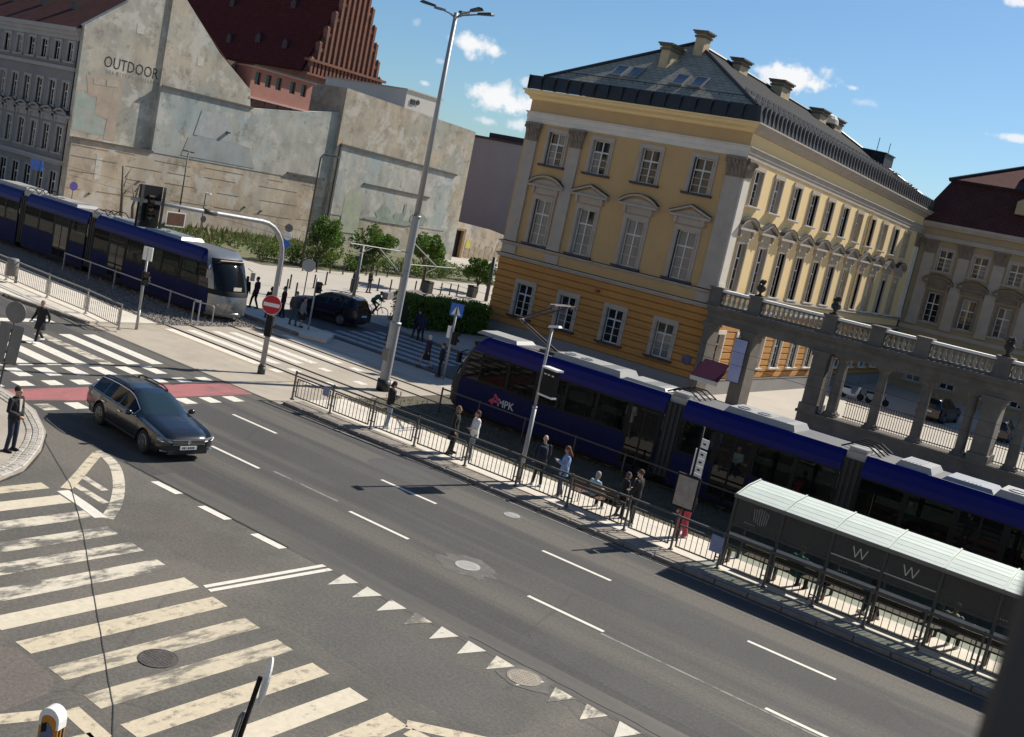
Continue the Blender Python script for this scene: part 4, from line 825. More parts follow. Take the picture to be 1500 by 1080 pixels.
# ---- house in the shade with rows of windows
M_HOU=mat('blue_grey_stucco',(.20,.195,.19),.9,var=.12,vscale=.6,dirt=(.14,.135,.13),damt=.5); M_HT=mat('house_trim',(.30,.285,.27),.9,var=.1,vscale=1)
house=thing('corner_house','shaded grey townhouse with rows of framed windows and brown tiled roof','house',(-82.4,50.87,0))
HM=Matrix.Translation((-24,0,0)); HW=23.98
hx=[HW-.98-1.94*i for i in range(12)]
b=MB(); wall_grid(b,HW,14.6,[(c-.4,12.2,c+.4,13.7) for c in hx]+[(c-.42,8.45,c+.42,10.5) for c in hx]+[(c-.42,4.8,c+.42,6.9) for c in hx]+[(c-.5,.4,c+.5,3.2) for c in hx],0,.4,0,-.1); b.build('wall',M_HOU,house,M=HM)
H3=WinKit(.8,1.5,1.0,.2,full=False,trim=M_HT,sillm=M_HT); H2=WinKit(.84,2.05,1.4,.2,full=False,trim=M_HT,sillm=M_HT); H1=WinKit(.84,2.1,1.45,.2,ped=('seg',),full=False,trim=M_HT,sillm=M_HT); H0=WinKit(1.0,2.8,2.0,.16,full=False,trim=M_HT,sillm=M_HT)
for c in hx: H3.put(house,HM@T(c,0,12.2)); H2.put(house,HM@T(c,0,8.45)); H1.put(house,HM@T(c,0,4.8),'seg'); H0.put(house,HM@T(c,0,.4),curt=.1)
b=MB(); b.box(0,-.45,14.6,HW,.4,14.95); b.box(0,-.28,14.3,HW,0,14.6); b.box(0,-.12,13.95,HW,0,14.3); b.box(0,-.25,11.5,HW,0,11.8); b.box(0,-.3,3.85,HW,0,4.25); b.box(0,-.16,7.95,HW,0,8.1); b.build('cornice',M_HT,house,M=HM)
hr=roof_faces([[(-24,-.45,14.95),(0,-.45,14.95),(0,8.1,20.5),(-24,8.1,20.5)],[(0,17.2,13.8),(-24,17.2,13.8),(-24,8.1,20.5),(0,8.1,20.5)]],'roof',M_TILED,house)
b=MB(); b.box(.3,.45,0,HW-.05,16,14); b.build('inner_core',MATS['dark_interior'],house,M=HM)
for i in range(4): b=MB(); b.box(-20+i*4.8,2.2,16.7,-19.4+i*4.8,3.0,17.35); b.build('roof_hatch',M_DARK,hr)
oh=thing('terrace_house','narrow brown house edge with orange roof beyond the grey townhouse','house',(-107,51.2,0))
b=MB(); b.box(-14,0,-.1,.4,12,16.5); b.build('wall',mat('brown_stucco',(.20,.13,.09),.9,var=.15),oh); roof_faces([[(-14.3,-.5,16.5),(.6,-.5,16.5),(.6,8,22.5),(-14.3,8,22.5)]],'roof',mat('orange_tile',(.30,.11,.05),.8,var=.2,vscale=2),oh)
b=MB()
for i in range(5):
    for z in (2,6,10,13.5): b.box(-13+i*2.8,-.04,z,-11.9+i*2.8,.05,z+1.8)
b.build('window',M_PANE,oh)
# ---- pink attic storey behind the firewall
pk=thing('pink_attic','small pink rendered attic with a row of dark window openings on the firewall','building',(-82.1,68.2,12.5))
M_PINK=mat('pink_render',(.36,.165,.125),.9,var=.15,vscale=1.2,dirt=(.27,.15,.12),damt=.5)
wy=[(.45,1.15),(1.75,2.45),(3.05,3.75),(4.85,5.55),(6.3,7.0)]
PM=Matrix(((0,-1,0,0),(1,0,0,0),(0,0,1,0),(0,0,0,1)))
b=MB(); wall_grid(b,7.7,3.2,[(a,1.75,c,2.9) for a,c in wy],-.1,.25,0,.55); b.build('wall',M_PINK,pk,M=PM)
b=MB(); b.box(0,.25,.55,.2,6,3.2); b.box(.2,5.8,.55,7.5,6,3.2); b.build('wall',M_PINK,pk,M=PM); b=MB(); b.box(7.5,.25,.55,7.7,6,3.2); b.build('wall',mat('bounce_cut_render',(.12,.11,.10),.9,var=.15),pk,M=PM)  # unseen end wall, coloured dull to cut pink bounce onto the firewall block
b=MB(); b.box(-.15,-.4,3.2,7.85,6.2,3.36,0); b.box(-.2,-.5,3.36,7.9,6.3,3.48,1); b.box(.0,-.3,.38,7.7,.3,.55,0); b.build('cornice',[mat('pink_cornice',(.50,.33,.28),.9,var=.1),M_DARK],pk,M=PM)
for a,c in wy: b=MB(); b.box(a+.02,.1,1.75,c-.02,.14,2.9); b.build('window',M_PANE,pk,M=PM)
for i in range(5): b=MB(); b.prism([(-.3,.38),(.1,.38),(.1,-.1)],.6+i*1.6,.75+i*1.6,'yz'); b.build('bracket',MATS['shadow_line_and_stub'],pk,M=PM)
ax=thing('rooftop_annex','weathered brown rooftop annex with two white pipes behind the gable','building',(-84.2,62.8,12))
b=MB(); b.box(-5,0,0,0,5.2,3.9); b.build('wall',mat('brown_render',(.17,.12,.10),.9,var=.2),ax); b=MB(); b.tube([(.12,2.9,.5),(.12,2.9,3.3)],.1,8); b.build('pipe',M_WHT,ax); b=MB(); b.tube([(.12,3.8,.5),(.12,3.8,3.2)],.1,8); b.build('pipe',M_WHT,ax)
wb=thing('rooftop_block','white flat-roofed rooftop block above the firewall edge','building',(-90,98.3,12))
b=MB(); b.box(-14,0,0,0,6.5,6.7); b.build('wall',mat('white_render',(.50,.48,.44),.9,var=.06),wb); b=MB(); b.box(-14.15,-.15,6.7,.15,6.65,6.85); b.build('roof_edge',M_TRIM,wb); b=MB(); b.box(.0,.9,5.2,.1,1.7,5.8); b.lathe([(.3,0),(.3,.1)],(.0,2.2,5.6),12,axis=Matrix.Rotation(math.pi/2,4,'Y')); b.build('vent',M_DARK,wb)
# ---- low ruined wall and grey building on the right of the firewall
lw=thing('ruined_wall','low crumbling sandy wall with a dark doorway right of the firewall','wall',(-85,102.6,0))
b=MB(); b.prism([(0,-.1),(4.0,-.1),(4.0,3.4),(5.9,3.4),(5.9,-.1),(17,-.1),(17,3.3),(11,4.1),(0,4.7)],-.5,0,'yz'); b.build('wall',M_W4,lw)
b=MB(); b.box(-.55,4.02,-.1,-.5,5.88,3.38); b.build('doorway',M_DARK,lw); b=MB(); b.box(-.4,5.5,-.1,.05,5.95,3.5); b.box(-.2,3.9,3.4,.06,6.0,3.65); b.build('door_frame',mat('old_timber',(.26,.17,.09),.9,var=.2),lw)
pr=random.Random(9); 
for i in range(9): y=6.3+i*1.1; b=MB(); b.prism([(y,.2),(y+1.0,.2),(y+1.0,.2+pr.uniform(.5,2.2)),(y+.5,.3+pr.uniform(1,2.6)),(y,.2+pr.uniform(.5,2.2))],0.002,.03,'yz'); b.build('stone_patch',mat('rubble_stone',(.34,.27,.19),.95,var=.35,vscale=2.5,bump=.6,bscale=6),lw)
yp=MB(); yp.prism([(6.3,1.3),(7.4,1.3),(7.3,2.3),(6.5,2.3)],.03,.035,'yz'); yp.build('graffiti',mat('yellow_spray',(.55,.50,.06),.9,var=.3,vscale=3,dirt=(.34,.27,.19),dscale=2.5,damt=.9),lw)
gb=thing('office_block','plain grey-violet building with dark roof edge between firewall and palace','building',(-116,142,0))
b=MB(); b.box(0,0,-.1,30,20,17); b.build('wall',mat('grey_violet_render',(.30,.30,.305),.9,var=.08,vscale=.3),gb); b=MB(); b.box(-.2,-.2,17,30.2,20,17.4); b.box(4,2,17.4,17,9,18.3); b.box(21,1,17.4,24,3,18.6); b.build('roof',M_FLASH,gb)
# ---- brick church
M_BRK=mat('gothic_brick',(.20,.085,.055),.9,var=.3,vscale=1.4,dirt=(.10,.05,.04),dscale=.8,damt=.7,bump=.4,bscale=8); M_BRKD=mat('dark_brick_niche',(.12,.058,.042),.95,var=.2); M_CHR=slate('church_roof_tile',(.095,.024,.022),1.4)
ch=thing('brick_church','tall gothic brick church with stepped ribbed gable and steep dark red roof','church',(-115,112.3,0))
hw=7.4; ez=20.0; az=37.2
b=MB(); b.prism([(-hw,-.1),(hw,-.1),(hw,ez),(0,az-1.2),(-hw,ez)],-.9,0,'yz'); b.build('gable_wall',M_BRKD,ch)
n=15
for i in range(n):
    y=-hw+(i+.5)*2*hw/n; top=ez+(az-ez)*(1-abs(y)/hw)+.9
    b=MB(); b.box(-.6,y-.2,ez+1.5,.3,y+.2,top-.5); b.add([(-.6,y-.22,top-.5),(.32,y-.22,top-.5),(.32,y+.22,top-.5),(-.6,y+.22,top-.5),(-.06,y,top-.1)],[(0,1,4),(1,2,4),(2,3,4),(3,0,4)]); b.build('rib',M_BRK,ch)
    if i<n-1:
        y2=y+hw/n; t2=min(top,ez+(az-ez)*(1-abs(y+2*hw/n)/hw)+.9)-1.1; b=MB(); b.box(-.6,y+.21,t2-.5,.2,y+2*hw/n-.21,t2); b.build('step',M_BRK,ch)
b=MB(); b.box(-.5,-hw-.4,ez+1.15,.6,hw+.4,ez+1.5); b.box(-.5,-hw-.3,ez-.7,.45,hw+.3,ez-.4); b.box(-.85,-hw-.3,-.1,.15,hw+.3,ez-.7); b.build('string_course',M_BRK,ch)
for i in range(20):
    y=-hw+.2+i*.735; b=MB(); b.box(-.3,y,ez-.4,.4,y+.38,ez+1.15); b.build('arcade_pier',M_BRK,ch)
roof_=roof_faces([[(-.6,-hw-.6,ez-.3),(-.6,0,az-1),(-70,0,az-1),(-70,-hw-.6,ez-.3)],[(-.6,hw+.6,ez-.3),(-70,hw+.6,ez-.3),(-70,0,az-1),(-.6,0,az-1)]],'roof',M_CHR,ch,.3)
b=MB(); b.box(-70,-hw,-.1,-.9,hw,ez-.4); b.build('nave_wall',M_BRK,ch)
for (x,t) in ((-6,.18),(-12,.2),(-18,.16),(-9,.55),(-15,.6),(-22,.5)):
    y=-hw-.6+t*(hw+.6); z=ez-.3+t*(az-ez-.7); b=MB(); b.prism([(-.5,-.3),(.5,-.3),(.5,.6),(0,1.1),(-.5,.6)],y-.3,y+1.2,'xz'); b.build('roof_dormer',mat('copper_dark',(.05,.022,.024),.7,var=.2),roof_,M=Matrix.Translation((x,0,z)))
# ================================================================== TRAMS
M_BLUE=mat('tram_blue',(.002,.004,.11),.4,var=.06,vscale=1,spec=.2,dirt=(.004,.006,.07),dscale=.8,damt=.5)
M_BLUED=mat('tram_blue_shaded',(.003,.006,.05),.7,spec=.2,var=.1,vscale=1,dirt=(.012,.013,.05),dscale=.7,damt=.6)  # shade of the lower body is put into this darker blue
M_TBLK=mat('tram_black',(.010,.010,.011),.6,var=.1,spec=.2)
M_TGLS=glass('tram_glass',(.004,.005,.005),.25,.03,clear=.42); M_TGLD=glass('tram_dark_glass',(.006,.007,.008),.3,.03)
M_RUB=mat('bellows_rubber',(.03,.03,.031),.85,var=.1); M_AC=mat('white_roof_unit',(.28,.28,.27),.6,var=.08,vscale=2,dirt=(.36,.35,.33),damt=.5); M_TROOF=mat('tram_roof_grey',(.09,.09,.095),.7,var=.15)
M_STEEL=mat('galvanised_steel',(.30,.31,.32),.45,.6,var=.12,vscale=3); M_SEAT=mat('seat_blue',(.03,.04,.10),.8,var=.1); M_TIN=mat('tram_inner_panel',(.30,.30,.29),.7,var=.05); M_FLR=mat('tram_floor',(.10,.10,.10),.8,var=.1)
M_YH=mat('yellow_handrail',(.55,.40,.03),.5,var=0)
W=2.4
def tram_module(t,x0,x1,doors=(),name='car_body'):
    b=MB(); 
    for (y,s) in ((0,1),(W,-1)):
        ya,yb=sorted((y,y+s*.06))
        b.box(x0,ya,.28,x1,yb,1.55,1)                                  # lower blue side
        p=[(y,2.78),(y+s*.02,3.0),(y+s*.12,3.30),(y+s*.26,3.46),(y+s*.30,3.40),(y+s*.10,2.78)]
        b.prism(p if s>0 else p[::-1],x0,x1,'yz',0)                      # upper blue band, leaning in
        b.box(x0,ya+.001*s,1.55,x1,yb,1.62,2); b.box(x0,ya+.001*s,2.72,x1,yb,2.78,2)
    k=0.7
    while k<x1-x0: b.box(x0+k-.008,-.004,.30,x0+k+.008,.0,1.5,2); k+=1.38
    b.box(x0+.01,-.006,.42,x1-.01,-.001,.455,2)
    b.box(x0,.29,3.38,x1,W-.29,3.44,3); b.box(x0,.06,.40,x1,W-.06,.46,4); b.box(x0,.1,3.05,x1,W-.1,3.1,5)
    b.box(x0,.06,.25,x0+.05,W-.06,.4,2); b.box(x0+.25,.25,.12,x1-.25,W-.25,.4,2)
    body=b.build(name,[M_BLUE,M_BLUED,M_TBLK,M_TROOF,M_FLR,M_TIN],t)
    n=max(2,round((x1-x0)/1.45)); w=(x1-x0)/n
    for (y,s) in ((0,1),(W,-1)):
        ya,yb=sorted((y+s*.0,y+s*.06))
        for i in range(n+1): xc=x0+i*w; pb=MB(); pb.box(max(x0,xc-.07),ya,1.62,min(x1,xc+.07),yb,2.72); pb.build('pillar',M_TBLK,body)
        for i in range(n):
            xa,xb=x0+i*w+.07,x0+(i+1)*w-.07; yy=y+s*.012
            if s>0 and i in doors:
                d=MB(); d.box(xa-.02,y-.012,.36,xa+.06,y-.0,2.74,0); d.box(xb-.06,y-.012,.36,xb+.02,y,2.74,0); d.box((xa+xb)/2-.04,y-.012,.36,(xa+xb)/2+.04,y,2.74,0); d.box(xa+.06,y-.012,.36,xb-.06,y,.5,0); d.box(xa+.06,y-.006,.5,xb-.06,y,2.74,1); d.build('door',[M_TBLK,M_TGLD],body)
            else:
                d=MB(); d.box(xa,min(yy,yy+s*.015),1.62,xb,max(yy,yy+s*.015),2.72); d.build('window',M_TGLS,body)
                if s>0 and i%2==0: d=MB(); d.box(xa+.04,.028,2.36,xb-.04,.04,2.68); d.build('vent_pane',glass('vent_glass',(.13,.13,.125),.4,.2,clear=.15),body)
    sr=random.Random(int(x0*13)); st=MB()
    for i in range(n):
        for yy in (.35,.85,1.55):
            if sr.random()<.75:
                x=x0+(i+.5)*w; st.box(x-.22,yy,.46,x+.22,yy+.42,.9,0); st.box(x+.14,yy,.9,x+.24,yy+.42,1.55,0)
        x=x0+i*w+.3; 
        if 0<i: st.tube([(x,1.25,.46),(x,1.25,3.05)],.02,5,1)
    for yy in (.7,1.7): st.tube([(x0+.2,yy,2.55),(x1-.2,yy,2.55)],.018,5,1)
    st.build('seat_row',[M_SEAT,M_YH],body)
    b=MB()
    for k in range(2):
        xx=x0+(x1-x0)*(.28+.44*k); 
        for dx in (-.5,.5): b=MB(); b.lathe([(.05,-.04),(.31,-.04),(.31,.04),(.05,.06)],(xx+dx,.32,.34),16,axis=Matrix.Rotation(math.pi/2,4,'X')); b.build('wheel',M_RAIL,body)
    return body
def bellows(t,x0,x1,cap=True):
    b=MB(); n=int((x1-x0)/.09); 
    for i in range(n):
        xa=x0+(x1-x0)*i/n; xb=x0+(x1-x0)*(i+1)/n; o=.05 if i%2 else .11
        b.box(xa,o,.45,xb,W-o,3.22)
    bl=b.build('bellows',M_RUB,t)
    if cap:
        b=MB(); b.box(x0+.02,.22,3.22,x1-.02,W-.22,3.46,0)
        for i in range(4): b.tube([(x0-.3,.5+i*.45,3.5),(x0+.1,.5+i*.45,3.72),(x1-.1,.55+i*.45,3.72),(x1+.35,.5+i*.45,3.5)],.03,5,1)
        b.box(x0+.05,.3,3.46,x1-.05,1.0,3.6,0); b.build('cable_bridge',[M_AC,M_TBLK],bl)
def roof_unit(t,x0,x1,fans=0,m=None,y0=.45,y1=W-.45,h=.36,label=None,slat=True):
    h*=.62
    b=MB(); c=.12; z=3.44
    b.add([(x0,y0,z),(x1,y0,z),(x1,y1,z),(x0,y1,z),(x0+c,y0+c,z+h),(x1-c,y0+c,z+h),(x1-c,y1-c,z+h),(x0+c,y1-c,z+h)],[(4,5,6,7),(0,1,5,4),(1,2,6,5),(2,3,7,6),(3,0,4,7)],0)
    u=b.build('roof_unit',m or M_AC,t)
    for i in range(fans):
        f=MB(); f.lathe([(.24,0),(.25,.03),(.19,.035),(.18,.01),(.05,.012),(.0,.014)],(x0+.55+i*.78,(y0+y1)/2-.25,z+h+.002),18,0); f.disc((x0+.55+i*.78,(y0+y1)/2-.25,z+h+.006),.19,18,1); f.build('fan',[M_STEEL,M_TBLK],u)
    if slat:
        s=MB()
        for i in range(5): s.box(x1-.5-.12*i,y0+.2,z+h+.001,x1-.44-.12*i,y1-.2,z+h+.012)
        s.build('grille',M_STEEL,u)
def nose(t,end,x0,col,side_blue,flip=False):
    "rounded cab; x0 = plane where the cab meets the body, end = -1 left or +1 right; length 1.9"
    prof=[(1.62,.28),(1.78,.45),(1.86,.9),(1.82,1.35),(1.70,1.6),(1.36,2.3),(1.0,2.8),(.72,3.1),(.35,3.36),(0,3.45)]
    ys=[-1,-.88,-.7,-.45,0,.45,.7,.88,1]
    def P(k,j):
        px,pz=prof[k]; a=abs(ys[j]); px=px*(1-.50*a**3.2); inw=.26*max(0,(pz-2.9)/.55)**1.3 if pz>2.9 else 0
        return (x0+end*px, W/2+ys[j]*(W/2-inw-.02*(px/1.8)), pz)
    b=MB(); b.cur=0; v=[];f=[]; n=len(ys)
    for k in range(len(prof)):
        for j in range(n): v.append(P(k,j))
    for k in range(len(prof)-1):
        for j in range(n-1): f.append((k*n+j,k*n+j+1,(k+1)*n+j+1,(k+1)*n+j))
    b.add(v,f); 
    for q,fc in enumerate(f):
        k=q//(n-1); j=q%(n-1); b.m[q]=1 if (4<=k<=6 and 1<=j<=n-3+0) else (2 if k==3 else 0)
    # cheeks closing the cab side between the front edge and the body
    for (j,y) in ((0,0.0),(n-1,W)):
        for k in range(len(prof)-1):
            a=P(k,j); c=P(k+1,j); z=(a[2]+c[2])/2; mi=3 if z<1.55 else (1 if z<2.75 else 4)
            b.add([(x0,a[1],a[2]),a,c,(x0,c[1],c[2])],[(0,1,2,3)],mi)
    b.add([(x0,0.02,.28),(x0,W-.02,.28)]+[P(0,j) for j in range(n-1,-1,-1)],[tuple(range(n+2))],2)
    cab=b.build('cab',[col,M_TGLD,M_TBLK,M_BLUED if side_blue else col,M_BLUE],t,True)
    for s in (-1,1):
        l=MB(); l.ball((x0+end*1.42,W/2+s*.82,.86),.13,10,6,sc=(.6,1,.8)); l.build('headlight',mat('lamp_glass',(.5,.5,.48),.15,var=0),cab,True)
        mm=MB(); ym=(-.22 if s<0 else W+.22); mm.cbox(x0+end*1.0,ym,2.35,.12,.2,.42); mm.tube([(x0+end*.75,ym+(.2 if s<0 else -.2),2.75),(x0+end*.95,ym,2.6)],.025,5); mm.build('mirror',M_TBLK if col is not M_SILV else M_SILV,cab)
    d=MB(); d.cbox(x0+end*.86,W/2,2.97,.05,1.5,.22,M=Matrix.Rotation(end*.75,4,'Y')); d.build('destination_display',mat('amber_display',(.10,.07,.03),.4,var=.5,vscale=20),cab)
    if flip: pl=MB(); pl.cbox(x0+end*1.66,W/2,1.75,.02,.5,.18); pl.build('number_plate',M_WHT,cab)
    bb=MB(); bb.tube([(x0+end*.9,.12,.5),(x0+end*1.5,.5,.45),(x0+end*1.76,W/2,.45),(x0+end*1.5,W-.5,.45),(x0+end*.9,W-.12,.5)],.11,8); bb.build('bumper',col if flip else M_BLUED,cab,True)
M_SILV=mat('silver_paint',(.22,.225,.23),.22,.5,var=.06,coat=.4)
# ---- right tram
tr=thing('tram','long dark blue tram with MPK lettering and pantograph stopped in front of the yellow palace','tram',(-24.5,35.3,0))
nose(tr,-1,-1.0,M_TBLK,True)
seg=[(-1.0,7.55,(5,)),(8.27,14.25,(1,)),(14.95,21.2,(2,)),(21.9,28.0,(1,)),(28.7,36.0,(2,))]
for a,c,d in seg: tram_module(tr,a,c,d)
for (a,c),(e,f2) in zip([(s[0],s[1]) for s in seg],[(s[0],s[1]) for s in seg][1:]): bellows(tr,c,e)
roof_unit(tr,-1.9,.2,0,M_AC,.5,W-.5,.22,slat=False); roof_unit(tr,2.0,5.2,2); roof_unit(tr,5.3,7.2,0,h=.16); roof_unit(tr,9.6,12.3,2,h=.34); roof_unit(tr,15.8,17.0,0,h=.3); roof_unit(tr,17.3,18.9,0,M_STEEL,h=.2); roof_unit(tr,18.9,20.9,2,h=.36); roof_unit(tr,23,26,2)
b=MB(); zz=3.5; P0=(1.75,1.2,3.55); K=(-.35,1.2,4.42); Q=(1.5,1.2,5.36)
b.box(1.2,.7,3.44,2.2,1.7,3.56); b.tube([P0,K],.05,6); b.tube([(1.55,1.05,3.6),(-.3,1.1,4.36)],.025,5); b.tube([(K[0],.95,K[2]),(Q[0],.75,Q[2])],.035,6); b.tube([(K[0],1.45,K[2]),(Q[0],1.65,Q[2])],.035,6); b.tube([(K[0],.95,K[2]),(K[0],1.45,K[2])],.05,6)
for dx in (-.12,.12): b.tube([(Q[0]+dx,.25,Q[2]-.12),(Q[0]+dx,.45,Q[2]+.06),(Q[0]+dx,1.95,Q[2]+.06),(Q[0]+dx,2.15,Q[2]-.12)],.035,6)
b.build('pantograph',mat('pantograph_dark',(.05,.04,.04),.5,.4,var=.2),tr)
LM=Matrix(((1,0,0,.62),(0,0,-1,-.004),(0,1,0,1.03),(0,0,0,1)))
me=text_mesh('MPK',.42,.006,True); me.materials.append(mat('silver_letters',(.42,.44,.48),.4,.2,var=.05)); piece('lettering',me,tr,LM)
b=MB(); b.prism([(-.72,.98),(-.42,1.22),(-.42,1.10),(-.18,1.10),(-.18,.98),(-.45,.98),(-.45,.86)],-.003,-.009,'xz'); b.prism([(-.5,1.28),(-.2,1.02),(-.12,1.1),(-.42,1.36)],-.003,-.009,'xz'); b.build('logo',mat('pink_logo',(.45,.03,.10),.5,var=.05),tr,M=Matrix.Translation((.45,0,0)))
# ---- left tram, seen from its rear
tl=thing('tram','dark blue tram with silver rounded rear end leaving on the left side','tram',(-43.9,35.3,0))
nose(tl,1,0,M_SILV,True,True)
for a,c,d in ((-9.4,0,(1,)),(-16.45,-10.1,(2,)),(-25.5,-17.15,(3,)),(-33,-26.2,(1,))): tram_module(tl,a,c,d)
for a,c in ((-10.1,-9.4),(-17.15,-16.45),(-26.2,-25.5)): bellows(tl,a,c)
roof_unit(tl,-5.6,-2.4,2,M_STEEL,h=.25); roof_unit(tl,-8.6,-6.4,0,M_STEEL,h=.2); roof_unit(tl,-15.8,-12.0,2,h=.26); roof_unit(tl,-20.8,-17.4,0,h=.36)
me2=text_mesh('MPK',.36,.006,True); me2.materials.append(MATS['silver_letters']); piece('lettering',me2,tl,Matrix(((1,0,0,-4.1),(0,0,-1,-.004),(0,1,0,1.0),(0,0,0,1))))
# ================================================================== STREET FURNITURE
M_GALV=mat('galvanised_post',(.33,.335,.34),.55,.35,var=.12,vscale=2,dirt=(.22,.22,.22),dscale=1,damt=.4); M_GRY=mat('grey_painted_steel',(.16,.16,.155),.6,.2,var=.12,vscale=2); M_GRYD=mat('dark_grey_steel',(.06,.06,.06),.55,.3,var=.15,vscale=2)
M_SIGNB=mat('sign_back',(.15,.15,.15),.6,.3,var=.15,vscale=4); M_REDS=mat('sign_red',(.45,.012,.018),.45,var=.05); M_WS=mat('sign_white',(.72,.72,.72),.45,var=.04); M_BLS=mat('sign_blue',(.02,.12,.50),.45,var=.05)
RX90=Matrix.Rotation(math.pi/2,4,'X'); RY90=Matrix.Rotation(math.pi/2,4,'Y')
def railing(label,x0,pts,h,parts,bar_step=.125,z=0,group=None,infill=True):
    "pedestrian railing along points (posts given), framed panels of upright bars"
    t=thing('pedestrian_railing',label,'railing',(pts[0][0],pts[0][1],z),0,group); o=Vector(pts[0])
    pm=MB(); pm.box(-.028,-.028,-.02,.028,.028,h+.06); pm.box(-.06,-.06,-.02,.06,.06,.03); post=pm.mesh('post',parts)
    bm=MB(); bm.box(-.0085,-.0085,.17,.0085,.0085,h-.23); bar=bm.mesh('bar',parts); n=0
    for p in pts: q=Vector(p)-o; piece('post',post,t,T(q.x,q.y,0))
    for a,b in zip(pts,pts[1:]):
        a=Vector(a)-o; b=Vector(b)-o; d=b-a; l=d.length; d/=l; ang=math.atan2(d.y,d.x); M=T(a.x,a.y,0,ang)
        r=MB(); r.box(.03,-.026,h-.026,l-.03,.026,h+.03); 
        if infill:
            r.box(.12,-.018,h-.25,l-.12,.018,h-.21); r.box(.12,-.018,.13,l-.12,.018,.17); r.box(.12,-.018,.17,.16,.018,h-.25); r.box(l-.16,-.018,.17,l-.12,.018,h-.25)
            for xx in (.04,l-.12): r.box(xx,-.01,.3,xx+.08,.01,.33); r.box(xx,-.01,h-.4,xx+.08,.01,h-.37)
        r.build('panel_frame',parts,t,M=M)
        if infill:
            k=int((l-.3)/bar_step)
            for i in range(k):
                if n>=298: break
                piece('bar',bar,t,M@T(.16+(l-.32)*(i+.5)/k,0,0)); n+=1
    return t
px=[-28.85,-26.9,-24.9,-22.85,-20.6,-18.45,-16.4,-14.25,-12.6,-11.05,-9.6,-8.15,-6.7,-5.25,-3.8,-2.3,-.8,1.2]
railing('grey railing with upright bars along the platform edge by the road, nearest the middle',0,[(x,28.42+.045*min(8,(x+28.85))) if x<-20 else (x,28.82) for x in px],1.05,mat('railing_grey',(.085,.084,.08),.6,.2,var=.15,vscale=2),.165,.10)
railing('grey railing with upright bars along the left platform beside the far crossing',0,[(-39.75,28.2),(-42.75,28.5),(-46.0,28.55),(-49.9,28.7),(-54,28.9),(-58,29.1),(-63,29.3)],1.08,mat('pale_railing',(.25,.245,.23),.6,.2,var=.1),.16,.12)
railing('low open rail on thin posts between the two tram tracks',0,[(-26.6,34.55),(-24.6,34.55),(-22.3,34.55),(-19.9,34.55),(-17.7,34.55),(-15.4,34.55),(-13,34.55),(-10.5,34.55),(-8,34.55),(-5.5,34.55),(-3,34.55)],.98,M_GRYD,infill=False)
railing('low open rail between the tracks at the end of the left tram',0,[(-42.5,34.55),(-44.9,34.55),(-47.3,34.55),(-49.7,34.55),(-52,34.55),(-54.5,34.55)],.98,M_GALV,infill=False)
b=thing('track_gate','single grey hoop barrier by the rails at the left tram rear','barrier',(-42.55,34.2,0)); m=MB(); m.tube([(0,0,0),(0,0,.93),(.08,.0,1.0),(1.0,.35,1.0),(1.08,.38,.93),(1.08,.38,0)],.03,8); m.build('hoop',M_GALV,b)
# ---- waiting shelter
sh=thing('tram_shelter','long glass tram shelter with white panelled roof on the platform','shelter',(-11.17,29.26,.10))
M_SHR=mat('shelter_white_roof',(.50,.56,.51),.7,var=.06,vscale=2,dirt=(.40,.47,.42),dscale=1.5,damt=.5); M_SHG=glass('shelter_glass',(.05,.05,.048),.3,.1,clear=.82)
bx=[.02+1.486*i for i in range(8)]
for a,c in zip(bx,bx[1:]):
    m=MB(); m.add([(a+.02,-.06,2.15),(c-.02,-.06,2.15),(c-.02,1.55,2.42),(a+.02,1.55,2.42),(a+.02,-.06,2.20),(c-.02,-.06,2.20),(c-.02,.7,2.38),(a+.02,.7,2.38),(c-.02,1.55,2.47),(a+.02,1.55,2.47)],[(0,3,2,1),(4,5,6,7),(7,6,8,9),(0,1,5,4),(1,2,8,6,5),(2,3,9,8),(3,0,4,7,9)])
    for i in range(5): y=.12+i*.28; z=2.2+.18*min(1,(y+.06)/.76)+.09*max(0,(y-.7)/.85); m.box(a+.06,y-.004,z,c-.06,y+.004,z+.004)
    m.build('roof_panel',M_SHR,sh)
for a in bx: m=MB(); m.add([(a-.025,-.08,2.22),(a+.025,-.08,2.22),(a+.025,.7,2.41),(a-.025,.7,2.41),(a+.025,1.57,2.50),(a-.025,1.57,2.50)],[(0,1,2,3),(3,2,4,5)]); m.box(a-.025,0,2.1,a+.025,1.5,2.14); m.build('roof_rib',M_SHR,sh)
m=MB(); m.box(bx[0]-.05,-.10,2.10,bx[-1]+.05,-.06,2.21); m.build('gutter',M_GRY,sh)
for a in bx: m=MB(); m.box(a-.04,-.02,0,a+.04,.06,2.12); m.build('post',M_GRYD,sh)
for a in bx[::2]: m=MB(); m.box(a-.04,1.2,0,a+.04,1.28,2.3); m.build('post',M_GRYD,sh)
for a,c in zip(bx,bx[1:]):
    m=MB(); m.box(a+.05,.01,.35,c-.05,.022,1.26); m.build('pane',M_SHG,sh); m=MB(); m.box(a+.05,.01,1.32,c-.05,.022,2.1); m.build('pane',glass('hazy_shelter_glass',(.075,.075,.07),.3,.3,clear=.32),sh)
m=MB(); m.box(.03,.08,.3,.04,1.2,2.15); m.build('pane',M_SHG,sh)
for a,c in zip(bx,bx[1:]): m=MB(); m.box(a+.05,-.04,.98,c-.05,.005,1.06); m.build('bump_rail',mat('pale_rail',(.45,.45,.44),.5,.3,var=.05),sh); m=MB(); m.box(a+.05,-.015,1.26,c-.05,.035,1.32); m.build('glazing_bar',M_GRYD,sh)
for i in (2,3): m=MB(); m.box(bx[i]+.05,-.04,1.5,bx[i+1]-.05,-.01,1.53); m.build('thin_rail',mat('pale_rail',(0,0,0)),sh)
